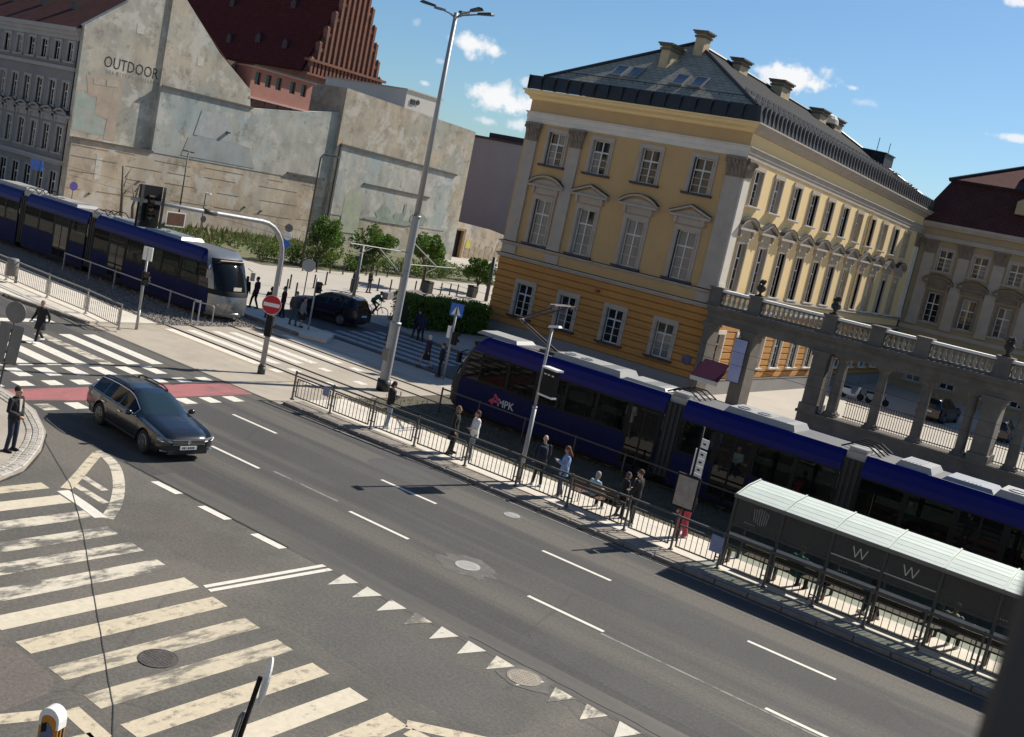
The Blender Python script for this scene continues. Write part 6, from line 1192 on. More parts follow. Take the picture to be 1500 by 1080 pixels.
def car(name,label,cat,st,axles,r,paint,loc,rz,ws=(.05,.88),sg=(-2.12,.62),rg=(-2.4,-2.18),pillars=(-.32,-1.38),chrome=True,group=None,front=True):
    t=thing(name,label,cat,loc,rz,group); xs=set(s[0] for s in st)
    for xc in axles:
        for k in range(-8,9): xs.add(round(xc+k*.055,3))
    for p in pillars: xs|={p-.045,p+.045}
    xs|={sg[0],sg[1],ws[0],ws[1],rg[0],rg[1]}
    x=st[0][0]
    while x>st[-1][0]: xs.add(round(x,3)); x-=.16
    xs=sorted((x for x in xs if st[0][0]>=x>=st[-1][0]),reverse=True)
    xs=[x for i,x in enumerate(xs) if i==0 or xs[i-1]-x>.004]
    rows=[]
    for x in xs:
        _,w,zs,wr,zt=lerp_st(st,x); zb=.24+(.10 if x>st[0][0]-.25 else 0)+(.12 if x<st[-1][0]+.3 else 0)
        for xc in axles:
            d=abs(x-xc)
            if d<r+.055: zb=max(zb,r+math.sqrt(max(0,(r+.055)**2-d*d)))
        half=[(w*.90,max(.2,zb-.0)),(w*.975,zb+.005),(w,max(.46,zb+.03)),(w*.995,max(min(.70,zs-.06),zb+.05)),(w*.975,zs-.015),(w*.945,zs+.012),(wr,zt-.075),(wr-.06,zt-.022),(wr*.55,zt-.002),(0,zt+.006)]
        row=[(x,-y,z) for y,z in half]+[(x,y,z) for y,z in reversed(half[:-1])]
        rows.append(row)
    n=len(rows[0]); H2=9
    parts={k:MB() for k in ('body','side','front','rear')}
    body=parts['body']; body.add([p for r_ in rows for p in r_],[])
    glassf={'side_window':[],'windscreen':[],'rear_window':[]}
    for i in range(len(rows)-1):
        xm=(xs[i]+xs[i+1])/2
        for j in range(n-1):
            seg=j if j<9 else 17-j
            f=(i*n+j,i*n+j+1,(i+1)*n+j+1,(i+1)*n+j); g=None
            if seg==5 and sg[0]<xm<sg[1] and not any(abs(xm-p)<.045 for p in pillars): g='side_window'
            elif seg>=6 and ws[0]<xm<ws[1]: g='windscreen'
            elif seg>=7 and rg[0]<xm<rg[1]: g='rear_window'
            if g: glassf[g].append(f)
            else: body.f.append(f); body.m.append(0)
    body.f.append(tuple(range(n))); body.m.append(0); body.f.append(tuple(reversed(range((len(rows)-1)*n,len(rows)*n)))); body.m.append(0)
    bo_=body.build('body',paint,t,True)
    try: bo_.data.set_sharp_from_angle(angle=R(38))
    except Exception: pass
    allv=body.v
    def island(name,fs,m):
        idx=sorted({i for f in fs for i in f}); mp={k:q for q,k in enumerate(idx)}; g=MB(); g.add([allv[i] for i in idx],[tuple(mp[i] for i in f) for f in fs]); return g.build(name,m,t,True)
    # side windows: one pane per gap, on each side
    fs=glassf['side_window']; cuts=sorted(list(pillars)+[sg[0],sg[1]])
    for a,b in zip(cuts,cuts[1:]):
        for s in (-1,1):
            sel=[f for f in fs if a<(allv[f[0]].x+allv[f[2]].x)/2<b and allv[f[0]].y*s>0]
            if sel: island('side_window',sel,M_CGLS)
    island('windscreen',glassf['windscreen'],M_WSG); 
    if glassf['rear_window']: island('rear_window',glassf['rear_window'],M_CGLS)
    # dark cabin floor and seats so the glass looks into something
    c=MB(); c.box(-1.9,-.7,.45,.7,.7,.55); 
    for xx in (-.75,.05):
        for yy in (-.36,.36): c.box(xx-.25,yy-.22,.55,xx+.25,yy+.22,.78); c.box(xx-.32,yy-.2,.78,xx-.2,yy+.2,1.18); c.box(xx-.3,yy-.1,1.2,xx-.22,yy+.1,1.33)
    c.build('seat_row',M_PLA,t)
    u=MB(); u.box(-2.1,-.62,.2,2.0,.62,.5); u.build('underbody',M_PLA,t)
    wy=st[len(st)//2][1]-.105
    for xc in axles:
        for s in (-1,1): wheel_part(t,xc,s*wy,r,s)
    # window surround, door seams, handles, mirrors, rails
    def side_pt(x,seg,t_=0): 
        _,w,zs,wr,zt=lerp_st(st,x); a=(w*.945,zs+.012); b=(wr,zt-.075); return (a[0]+(b[0]-a[0])*t_,a[1]+(b[1]-a[1])*t_)
    for s in (-1,1):
        q=MB(); lo=[(x,s*(side_pt(x,5,0)[0]+.006),side_pt(x,5,0)[1]) for x in [sg[1]+(sg[0]-sg[1])*k/12 for k in range(13)]]; hi=[(x,s*(side_pt(x,5,1)[0]+.006),side_pt(x,5,1)[1]) for x in [sg[1]+(sg[0]-sg[1])*k/12 for k in range(13)]]
        q.tube(lo+hi[::-1]+[lo[0]],.012,4); q.build('window_trim',M_CHR_ if chrome else M_PLA,t)
        q=MB()
        for xx in (axles[0]-.48,pillars[0],pillars[1]+.02):
            _,w,zs,_,_=lerp_st(st,xx); q.add([(xx-.006,s*(w*.978+.003),zs-.02),(xx+.006,s*(w*.978+.003),zs-.02),(xx+.006,s*(w+.003),.62),(xx-.006,s*(w+.003),.62),(xx-.006,s*(w+.003),.38),(xx+.006,s*(w+.003),.38)],[(0,1,2,3),(3,2,5,4)])
        _,w,zs,_,_=lerp_st(st,-.3); q.box(axles[1]+.45,min(s*(w+.001),s*(w+.006)),.30,axles[0]-.45,max(s*(w+.001),s*(w+.006)),.345); q.build('door_seam',M_PLA,t)
        for xx in (pillars[0]+.16,pillars[1]+.2): q=MB(); q.cbox(xx,s*(st[5][1]+.012),.80,.19,.035,.035); q.build('door_handle',M_CHR_ if chrome else paint,t)
        q=MB(); q.ball((sg[1]-.05,s*(st[5][1]+.10),lerp_st(st,sg[1])[2]+.06),.115,10,6,sc=(.75,1.0,.72)); q.tube([(sg[1]-.03,s*(st[5][1]-.06),lerp_st(st,sg[1])[2]+.0),(sg[1]-.04,s*(st[5][1]+.08),lerp_st(st,sg[1])[2]+.04)],.035,6); q.build('mirror',paint,t,True)
        q=MB(); xa,xb=ws[0]-.25,rg[1]+.15; pp=[]
        for k in range(9): x=xa+(xb-xa)*k/8; _,_,_,wr,zt=lerp_st(st,x); pp.append((x,s*(wr-.035),zt+(.03 if 0<k<8 else -.02)))
        q.tube(pp,.02,6); q.build('roof_rail',M_PLA if chrome else M_PLA,t)
    F=st[0][0]; 
    if front:
        for s in (-1,1):
            q=MB(); q.add([(F-.05,s*.50,.60),(F-.045,s*.50,.68),(F-.16,s*.80,.72),(F-.26,s*.875,.735),(F-.25,s*.885,.66),(F-.15,s*.80,.61)],[(0,1,2,5),(5,2,3,4)] if s<0 else [(5,2,1,0),(4,3,2,5)]); 
            for f in list(q.f): pass
            q.v=[v+Vector((.035,s*.012,.0)) for v in q.v]; q.build('headlight',M_HLG,t); 
            q=MB(); q.tube([(F+.0,s*.5,.595),(F-.10,s*.80,.61),(F-.20,s*.9,.665)],.013,5); q.build('light_strip',M_WS,t)
            q=MB(); q.tube([(F-.02,s*.5,.33),(F-.12,s*.82,.34)],.022,6); q.build('fog_trim',M_CHR_,t)
        q=MB(); q.box(F-.1,-.5,.50,F+.012,.5,.66,1)
        for k in range(4): q.box(F-.0,-.5,.52+.04*k,F+.022,.5,.532+.04*k,0)
        q.box(F-.02,-.52,.655,F+.028,.52,.68,0); q.build('grille',[M_CHR_,M_PLA],t)
        q=MB(); q.lathe([(.0,0),(.055,0),(.055,.012),(.045,.014),(.04,.008),(0,.008)],(F+.02,0,.60),18,axis=RY90); q.build('badge',M_CHR_,t)
        q=MB(); q.box(F+.006,-.26,.375,F+.03,.26,.485); pl=q.build('number_plate',M_WS,t)
        q=MB(); 
        for k,wd in enumerate((.05,.05,.02,.05,.05,.05,.05)): q.box(F+.0305,-.2+k*.058,.40,F+.0315,-.2+k*.058+wd*.75,.46)
        q.build('plate_text',M_TBLK,pl)
        q=MB(); q.box(F-.2,-.62,.24,F+.004,.62,.355); q.build('lower_intake',M_PLA,t)
    B_=st[-1][0]
    for s in (-1,1): q=MB(); q.cbox(B_+.06,s*.66,.86,.06,.34,.16,s*.25); q.build('tail_light',M_TLR,t)
    q=MB(); q.box(B_-.02,-.26,.68,B_+.03,.26,.79); q.build('number_plate',M_WS,t)
    return t
ST=[(2.34,.60,.565,.50,.60),(2.31,.70,.60,.56,.665),(2.24,.80,.655,.62,.725),(2.08,.87,.73,.66,.80),(1.85,.90,.785,.69,.855),(1.4,.915,.845,.71,.925),(1.05,.916,.89,.73,.975),(.88,.916,.905,.73,1.01),(.45,.916,.925,.665,1.23),(.05,.916,.935,.60,1.405),(-.3,.916,.94,.595,1.455),(-.9,.916,.945,.59,1.468),(-1.5,.912,.95,.585,1.45),(-2.0,.90,.965,.57,1.405),(-2.18,.885,.975,.56,1.365),(-2.32,.87,.975,.60,1.17),(-2.42,.85,.95,.66,.99),(-2.46,.82,.80,.66,.86)]
car('estate_car','dark grey estate car turning across the junction by the red cycle crossing','car',ST,(1.395,-1.395),.335,M_CPAINT,(-26.05,20.02,0),R(-8))
SV=[(2.25,.62,.68,.52,.74),(2.2,.74,.74,.6,.84),(2.1,.85,.84,.66,.95),(1.85,.90,.91,.70,1.03),(1.4,.92,.97,.72,1.09),(1.1,.925,1.0,.74,1.12),(.95,.925,1.02,.74,1.16),(.5,.925,1.04,.68,1.42),(.15,.925,1.05,.64,1.61),(-.3,.925,1.06,.64,1.70),(-1.0,.92,1.07,.64,1.71),(-1.7,.91,1.08,.63,1.68),(-2.05,.89,1.09,.62,1.62),(-2.2,.88,1.08,.64,1.35),(-2.3,.86,1.05,.7,1.1),(-2.36,.82,.85,.68,.92)]
car('black_car','black boxy family car waiting in the shade beyond the tram stop','car',SV,(1.35,-1.35),.34,M_CBLK,(-44.0,45.0,0),R(193),ws=(.15,.95),sg=(-2.0,.72),rg=(-2.24,-2.08),pillars=(-.3,-1.3),chrome=False)
for (x,y,rz,lab) in ((-17.4,79.5,R(85),'dark parked car in the shaded courtyard, left one behind the iron railing'),(-13.2,79.0,R(95),'dark parked car in the shaded courtyard, right one behind the iron railing')): car('parked_car',lab,'car',SV if x<-15 else ST,(1.35,-1.35),.33,M_CBLK,(x,y,.08),rz,ws=(.15,.95),sg=(-2.0,.72),rg=(-2.24,-2.08),pillars=(-.3,-1.3),chrome=False)
# ---- bicycles and motor scooters
def bicycle(t,rim,frame,r=.34,wb=1.06):
    for x in (0,wb):
        b=MB(); 
        ring=[(x+r*math.cos(2*math.pi*k/24),0,r+r*math.sin(2*math.pi*k/24)) for k in range(25)]; b.tube(ring,.028,6,cap=False)
        for k in range(10): a=math.pi*k/5; b.tube([(x,0,r),(x+r*math.cos(a),0,r+r*math.sin(a))],.004,3)
        b.build('wheel',rim,t,True)
    b=MB(); bb=(wb*.43,0,.30); st_=(wb*.30,0,.86); hd=(wb*.80,0,.86); hb=(wb*.84,0,.70)
    for p,q in ((bb,st_),(bb,hb),(st_,hd),((0,0,r),bb),((0,0,r),(wb*.32,0,.8)),(hd,hb),(hb,(wb,0,r))): b.tube([p,q],.02,6)
    b.build('frame',frame,t,True)
    b=MB(); b.cbox(st_[0],0,.92,.26,.14,.06); b.build('saddle',M_TBLK,t); b=MB(); b.tube([(hd[0],0,.86),(hd[0]+.02,0,1.02)],.018,6); b.tube([(hd[0]-.12,-.28,1.04),(hd[0]+.04,-.1,1.03),(hd[0]+.04,.1,1.03),(hd[0]-.12,.28,1.04)],.016,6); b.build('handlebar',M_TBLK,t,True)
    b=MB(); b.lathe([(.09,-.01),(.09,.01)],bb,12,axis=RX90); b.tube([(bb[0],-.1,bb[2]),(bb[0]+.1,-.1,bb[2]-.13)],.012,5); b.tube([(bb[0],.1,bb[2]),(bb[0]-.1,.1,bb[2]+.13)],.012,5); b.cbox(bb[0]+.1,-.15,bb[2]-.13,.1,.1,.025); b.cbox(bb[0]-.1,.15,bb[2]+.13,.1,.1,.025); b.build('crank',M_STEEL,t)
CY=(-45.95,50.25); CYR=R(33)
t=thing('bicycle','white-framed bicycle ridden by the person in the green jacket','bicycle',(CY[0],CY[1],0),CYR); bicycle(t,M_WS,M_WS)
def scooter(loc,rz,label,col,seatm,group=None):
    t=thing('motor_scooter',label,'scooter',loc,rz,group)
    for x in (0,1.25): b=MB(); b.lathe([(.1,-.05),(.2,-.06),(.25,-.03),(.25,.03),(.2,.06),(.1,.05)],(x,0,.25),16,axis=RX90); b.build('wheel',M_TYRE,t,True)
    b=MB(); b.prism([(-.15,.42),(.05,.30),(.45,.26),(.9,.26),(1.0,.5),(1.12,.95),(1.02,.98),(.88,.5),(.82,.36),(.5,.38),(.42,.72),(-.25,.72),(-.3,.6)],-.16,.16,'xz'); b.build('body',col,t); b=MB(); b.prism([(.42,.72),(.5,.78),(.3,.84),(-.2,.86),(-.25,.74)],-.14,.14,'xz'); b.build('saddle',seatm,t)
    b=MB(); b.tube([(1.25,0,.25),(1.05,0,1.0)],.035,6); b.tube([(.98,-.32,1.08),(1.06,0,1.04),(.98,.32,1.08)],.02,6); b.build('handlebar',M_TBLK,t); b=MB(); b.ball((1.14,0,.86),.09,8,5); b.build('headlight',M_HLG,t); b=MB(); b.tube([(.95,.33,1.1),(.93,.42,1.25)],.008,4); b.lathe([(.0,0),(.06,0),(.06,.01)],(.93,.42,1.28),8,axis=RY90); b.build('mirror',M_TBLK,t)
    return t
scooter((-45.3,52.6,0),R(40),'dark motor scooter parked at the kerb behind the lamp mast',M_TBLK,M_TBLK)
scooter((-23.6,77.2,.08),R(30),'white motor scooter parked in the courtyard, left of the pair behind the columns',M_WS,M_TBLK); scooter((-21.9,77.8,.08),R(35),'silver motor scooter parked in the courtyard, right of the pair behind the columns',M_STEEL,M_TBLK)
# ================================================================== PEOPLE
_REMESH=[]
def loft(mb,rings,n=12,cap=True):
    "rings: (centre, across vector, forward vector)"
    vs=[];fs=[]
    for c,a,b in rings:
        for k in range(n): t=2*math.pi*k/n; vs.append(Vector(c)+Vector(a)*math.cos(t)+Vector(b)*math.sin(t))
    for i in range(len(rings)-1):
        for k in range(n): j=(k+1)%n; fs.append((i*n+k,i*n+j,(i+1)*n+j,(i+1)*n+k))
    if cap: fs.append(tuple(reversed(range(n)))); fs.append(tuple(range((len(rings)-1)*n,len(rings)*n)))
    mb.add(vs,fs)
def limb(mb,pts,rs,n=10):
    "rounded tapering limb with ball joints"
    mb.tube(pts,rs,n)
    for p,r in zip(pts,rs): mb.ball(p,r*1.0,10,7)
def soft(mb,name,m,parent,vox=.016,M=None):
    o=mb.build(name,m,parent,True,M); o.modifiers.new('remesh','REMESH'); md=o.modifiers[0]; md.mode='VOXEL'; md.voxel_size=vox; md.use_smooth_shade=True
    s=o.modifiers.new('smooth','SMOOTH'); s.factor=.5; s.iterations=3; _REMESH.append(o); return o
def finish_people():
    dg=bpy.context.evaluated_depsgraph_get(); new=[]
    for o in _REMESH: new.append(bpy.data.meshes.new_from_object(o.evaluated_get(dg)))
    for o,me in zip(_REMESH,new):
        old=o.data; o.modifiers.clear(); o.data=me
    _REMESH.clear()
def cloth(c): 
    k='cloth_%02d%02d%02d'%tuple(int(v*99) for v in c); return mat(k,c,.9,var=.14,vscale=7,bump=.25,bscale=24)
SKIN=(.42,.25,.18)
def person(label,loc,rz,h=1.74,pose='stand',top=(.02,.02,.025),bottom=(.03,.035,.05),shoe=(.02,.02,.02),hair=(.05,.03,.02),hs='short',skin=SKIN,coat=0.0,skirt=False,wide=False,group=None,seed=0,shirt=None,female=False,head_turn=0,look=0):
    t=thing('person',label,'person',loc,rz,group); S=h/1.75; pr=random.Random(seed+int(abs(loc[0]*10)))
    V=lambda x,y,z: Vector((x,y,z))
    sw=.175 if female else .195
    P=V(0,0,.94); C=V(0,.0,1.28); N=V(0,-.01,1.47); Hd=V(0,.025,1.63)
    hip=[V(-.095,0,.92),V(.095,0,.92)]; knee=[V(-.10,.03,.50),V(.10,.03,.50)]; ank=[V(-.11,-.02,.08),V(.11,-.02,.08)]
    sho=[V(-sw,-.01,1.41),V(sw,-.01,1.41)]; elb=[V(-sw-.07,-.03,1.12),V(sw+.07,-.03,1.12)]; wri=[V(-sw-.06,.06,.88),V(sw+.06,.06,.88)]
    up=.0
    if pose=='walk': knee=[V(-.10,.20,.53),V(.10,-.04,.50)]; ank=[V(-.10,.30,.10),V(.10,-.36,.15)]; wri=[V(-sw-.05,-.18,.92),V(sw+.05,.25,.93)]; elb=[V(-sw-.07,-.14,1.13),V(sw+.07,.04,1.12)]
    if pose=='stride': knee=[V(-.09,.16,.52),V(.10,.02,.50)]; ank=[V(-.10,.20,.09),V(.10,-.16,.08)]
    if pose=='phone': elb=[V(-sw-.06,.02,1.13),V(sw+.06,.02,1.13)]; wri=[V(-.08,.26,1.20),V(.06,.28,1.22)]; look=.5
    if pose=='onephone': elb[1]=V(sw+.05,.04,1.13); wri[1]=V(.08,.27,1.24); look=.4
    if pose=='folded': elb=[V(-sw-.05,.03,1.12),V(sw+.05,.03,1.12)]; wri=[V(.06,.19,1.08),V(-.06,.20,1.06)]
    if pose=='front': wri=[V(-.05,.20,.98),V(.06,.20,1.0)]; elb=[V(-sw-.06,.0,1.13),V(sw+.06,.0,1.13)]
    if pose=='pockets': wri=[V(-.19,.07,.92),V(.19,.07,.92)]; elb=[V(-sw-.09,-.06,1.13),V(sw+.09,-.06,1.13)]
    sit=pose in('sit','ride')
    if sit:
        d=.46; P=V(0,0,.94-d+.02); C=V(0,.03,1.28-d); N=V(0,.04,1.47-d); Hd=V(0,.09,1.63-d); hip=[V(-.1,0,.52),V(.1,0,.52)]; knee=[V(-.12,.44,.52),V(.12,.44,.52)]; ank=[V(-.12,.42,.09),V(.12,.46,.09)]
        sho=[V(-sw,.02,1.41-d),V(sw,.02,1.41-d)]; elb=[V(-sw-.05,.08,.70),V(sw+.05,.08,.70)]; wri=[V(-.1,.34,.66),V(.1,.32,.68)]
    if pose=='ride':
        P=V(0,0,.98); C=V(0,.22,1.26); N=V(0,.36,1.40); Hd=V(0,.46,1.53); hip=[V(-.09,0,.97),V(.09,0,.97)]; knee=[V(-.1,.40,.80),V(.1,.28,.62)]; ank=[V(-.13,.24,.46),V(.13,.10,.22)]; sho=[V(-sw,.30,1.35),V(sw,.30,1.35)]; elb=[V(-.26,.46,1.15),V(.26,.46,1.15)]; wri=[V(-.24,.62,1.08),V(.24,.62,1.08)]
    j=lambda a: V(pr.uniform(-a,a),pr.uniform(-a,a),0)
    if pose in('stand','pockets','front','folded','phone','onephone'):
        a0=pr.uniform(-.06,.06); knee[0]+=V(0,a0,0); ank[0]+=V(-.03,a0*1.6,0); ank[1]+=V(.02,-a0,0)
    spine=[P+V(0,0,-.06),P+V(0,0,.06),(P+C)/2,C,(C*.45+N*.55),N+V(0,0,-.0)]
    ax=V(1,0,0)
    def torso(mb,g,hem=None,flare=0):
        fw=(N-P).normalized(); f=V(0,1,0)-fw*fw.y; f.normalize()
        wd=[.165,.165,.145 if female else .155,.175,.16 if female else .18,.075]; dp=[.115,.12,.105,.125,.105,.07]
        rings=[(spine[i],ax*(wd[i]+g),f*(dp[i]+g)) for i in range(6)]
        if hem is not None: rings=[(P+V(0,0,-hem),ax*(.17+g+flare),f*(.13+g+flare))]+rings[0:]
        loft(mb,rings,14)
    # one continuous body: trunk, limbs, neck, head with brow, nose, ears
    b=MB(); torso(b,0)
    for s in (0,1):
        limb(b,[hip[s],knee[s],ank[s]],[.082,.055,.036]); limb(b,[sho[s],elb[s],wri[s]],[.05,.038,.026])
        sd=1 if s else -1; fdir=V(0,1,0); b.tube([ank[s]+V(0,-.05,-.04),ank[s]+V(0,.08,-.045),ank[s]+V(0,.17,-.055)],[.035,.038,.025],8)
        hd=(wri[s]-elb[s]).normalized(); b.tube([wri[s],wri[s]+hd*.05,wri[s]+hd*.10],[.028,.038,.03],8)
    limb(b,[N,Hd+V(0,-.03,-.06)],[.052,.05])
    RZ=Matrix.Rotation(head_turn,4,'Z')@Matrix.Rotation(-look,4,'X'); hm=Matrix.Translation(Hd)@RZ
    b.T=hm; b.ball((0,-.005,.025),.10,14,10,sc=(.80,.98,1.05)); b.ball((0,.03,-.05),.07,12,8,sc=(.82,.85,.95)); b.ball((0,.06,-.095),.03,8,6); b.tube([(0,.085,.03),(0,.115,-.025)],[.012,.02],6)
    for sd in (-1,1): b.ball((sd*.082,-.005,-.005),.026,8,6,sc=(.45,.8,1.1))
    b.ball((0,.088,-.062),.022,8,6,sc=(1.3,.5,.45)); b.T=None
    skm=mat('skin_%d'%int(skin[0]*100),skin,.6,var=.06,vscale=20)
    body=soft(b,'body',skm,t,.013)
    for s in (0,1):                                                  # fingers and thumb, rooted in the palm
        f=MB()
        hd=(wri[s]-elb[s]).normalized(); side=V(0,0,1).cross(hd); side=side.normalized() if side.length>.1 else V(0,1,0); nrm=hd.cross(side); sd=1 if s else -1
        base=wri[s]+hd*.085
        for k,(o_,l) in enumerate(((-.026,.062),(-.009,.075),(.009,.070),(.026,.055))):
            p=base+side*o_; f.tube([p,p+hd*l*.5+nrm*.008,p+hd*l*.85+nrm*.026],[.0095,.009,.007],6)
        p=wri[s]+hd*.035+side*(-.03*sd); f.tube([p,p+hd*.03+side*(-.022*sd)+nrm*.01,p+hd*.06+side*(-.022*sd)+nrm*.022],[.011,.010,.008],6)
        f.build('fingers',skm,body,True)
    e=MB(); e.T=hm
    for sd in (-1,1): e.ball((sd*.033,.083,.012),.011,8,5)
    e.T=None; e.build('eyes',mat('eye_dark',(.03,.02,.015),.3,var=0),body)
    hm_=cloth(hair)
    if hs!='bald':
        q=MB(); q.T=hm; q.ball((0,-.018,.048),.104,14,9,sc=(.86,.98,.98))
        if hs=='long':
            q.ball((0,-.055,-.05),.085,12,8,sc=(1.05,.65,1.5)); q.ball((0,-.075,-.17),.075,12,8,sc=(1.1,.5,1.5))
            for sd in (-1,1): q.ball((sd*.078,-.01,-.08),.04,8,6,sc=(.6,.9,2.4))
        if hs=='bun': q.ball((0,-.10,.08),.05,10,7)
        if hs=='mid': q.ball((0,-.05,-.03),.09,12,8,sc=(1.02,.7,1.15))
        if hs=='hood': q.ball((0,-.03,-.0),.125,12,8,sc=(.95,.95,1.1))
        q.T=None; soft(q,'hair',hm_,t,.014)
    # clothes
    tm=cloth(top); q=MB(); torso(q,.026,.06+coat,.0 if coat<.2 else .05)
    for s in (0,1): limb(q,[sho[s],elb[s],wri[s]+(elb[s]-wri[s])*.08],[.072,.058,.046]); 
    q.tube([N+V(0,0,-.03),N+V(0,-.005,.02)],[.085,.07],12)
    soft(q,'jacket',tm,t,.017)
    if shirt: q=MB(); c0=C+V(0,.142,.06); q.add([c0+V(-.05,0,.1),c0+V(.05,0,.1),c0+V(.03,.012,-.22),c0+V(-.03,.012,-.22),c0+V(-.05,-.03,.1),c0+V(.05,-.03,.1),c0+V(.03,-.03,-.22),c0+V(-.03,-.03,-.22)],[(0,1,2,3),(4,7,6,5),(0,4,5,1),(2,6,7,3),(0,3,7,4),(1,5,6,2)]); q.build('shirt',cloth(shirt),t)
    bm=cloth(bottom)
    q=MB()
    if skirt: loft(q,[(P+V(0,0,.08),ax*.16,V(0,.125,0)),(P+V(0,0,-.1),ax*.19,V(0,.15,0)),(P+V(0,0,-.48),ax*.25,V(0,.21,0))],16)
    else:
        loft(q,[(P+V(0,0,-.12),ax*.13,V(0,.105,0)),(P+V(0,0,-.03),ax*.182,V(0,.138,0)),(P+V(0,0,.1),ax*.165,V(0,.125,0))],14)
        rr=[.105,.085,.085] if wide else [.100,.068,.056]
        for s in (0,1): limb(q,[hip[s],knee[s],ank[s]+V(0,0,.01)],rr)
    soft(q,'trousers' if not skirt else 'skirt',bm,t,.017)
    for s in (0,1):
        q=MB(); a=ank[s]; q.tube([a+V(0,-.07,-.038),a+V(0,-.03,-.03),a+V(0,.07,-.04),a+V(0,.15,-.052),a+V(0,.19,-.06)],[.030,.05,.047,.04,.02],8); q.add([a+V(-.045,-.1,-.08),a+V(.045,-.1,-.08),a+V(.045,.17,-.08),a+V(-.045,.17,-.08),a+V(-.045,-.1,-.055),a+V(.045,-.1,-.055),a+V(.045,.17,-.055),a+V(-.045,.17,-.055)],[(0,3,2,1),(4,5,6,7),(0,1,5,4),(1,2,6,5),(2,3,7,6),(3,0,4,7)]); q.build('shoe',cloth(shoe),t,True)
    t.scale=(S,S,S); return t,dict(wri=wri,C=C,N=N,S=S)
BLK=(.012,.012,.014); NAVY=(.014,.018,.035); JEAN=(.07,.10,.17); LJEAN=(.22,.27,.34); GREY=(.10,.10,.10); WHITE=(.62,.62,.60)
PZ=.10
person('man in black jacket and dark jeans stepping onto the left street corner',(-25.5,15.4,.10),R(-70),1.76,'front',BLK,(.018,.024,.045),BLK,(.03,.022,.016),'short',shirt=(.45,.4,.36),seed=1,head_turn=.2)
person('person in long black coat walking over the far zebra crossing',(-37.7,23.3,.004),R(-160),1.66,'walk',BLK,(.012,.012,.016),WHITE,(.22,.19,.16),'short',coat=.32,seed=2)
person('person in black jacket and light jeans looking at a phone below the lamp mast',(-24.95,29.5,PZ),R(-30),1.75,'phone',BLK,LJEAN,WHITE,(.05,.03,.02),'mid',seed=3,shirt=(.3,.3,.32))
person('woman in black coat with long light hair waiting beside the woman in white',(-21.85,29.5,PZ),R(-60),1.72,'stand',BLK,BLK,BLK,(.20,.12,.07),'long',coat=.35,seed=4,female=True)
person('woman in white jacket and grey jeans standing at the platform railing',(-21.15,29.75,PZ),R(150),1.74,'folded',(.66,.65,.62),(.16,.18,.22),WHITE,(.08,.045,.025),'mid',seed=5,female=True,coat=.12)
person('bald man in navy jacket with white shoes standing right of the display pole',(-18.25,29.75,PZ),R(40),1.74,'onephone',NAVY,BLK,WHITE,(.3,.28,.26),'bald',(.50,.34,.26),seed=6,shirt=(.42,.38,.36))
person('woman in light blue blouse and dark jeans between the bald man and the seated woman',(-17.15,29.5,PZ),R(130),1.72,'phone',(.22,.32,.52),(.045,.05,.075),WHITE,(.16,.06,.03),'long',seed=7,female=True,coat=.12)
person('grey-haired woman in pale blue top sitting on the platform bench',(-16.0,29.62,PZ),R(-10),1.66,'sit',(.34,.46,.52),BLK,WHITE,(.34,.33,.32),'mid',seed=8,female=True)
person('young man in black jacket with arms folded right of the seated woman',(-14.5,29.65,PZ),R(95),1.78,'folded',BLK,(.016,.017,.02),WHITE,(.10,.055,.03),'short',(.50,.33,.25),seed=9,shirt=(.3,.27,.25))
person('small person in dark clothes beside the young man with folded arms',(-15.05,29.9,PZ),R(-40),1.5,'stand',BLK,BLK,BLK,(.10,.08,.07),'mid',seed=10,female=True)
person('person in wide red trousers standing behind the grey poster case',(-13.05,30.35,PZ),R(60),1.75,'stand',(.03,.03,.035),(.42,.055,.09),WHITE,(.05,.03,.02),'long',seed=11,wide=True,female=True)
person('person in dark green jacket sitting at the left end of the shelter bench',(-9.05,29.66,PZ),R(-12),1.75,'sit',(.03,.13,.11),BLK,BLK,(.25,.22,.2),'bald',(.45,.3,.24),seed=12,coat=.04)
person('person in dark clothes standing inside the middle of the shelter',(-6.85,29.98,PZ),R(70),1.70,'stride',(.02,.02,.024),(.022,.022,.026),WHITE,(.06,.045,.035),'short',seed=13)
person('person in grey and pale jacket sitting at the right end of the shelter bench',(-4.75,29.72,PZ),R(-10),1.75,'sit',(.42,.40,.35),(.05,.05,.052),WHITE,(.42,.40,.37),'short',seed=14,coat=.05)
fz=.16
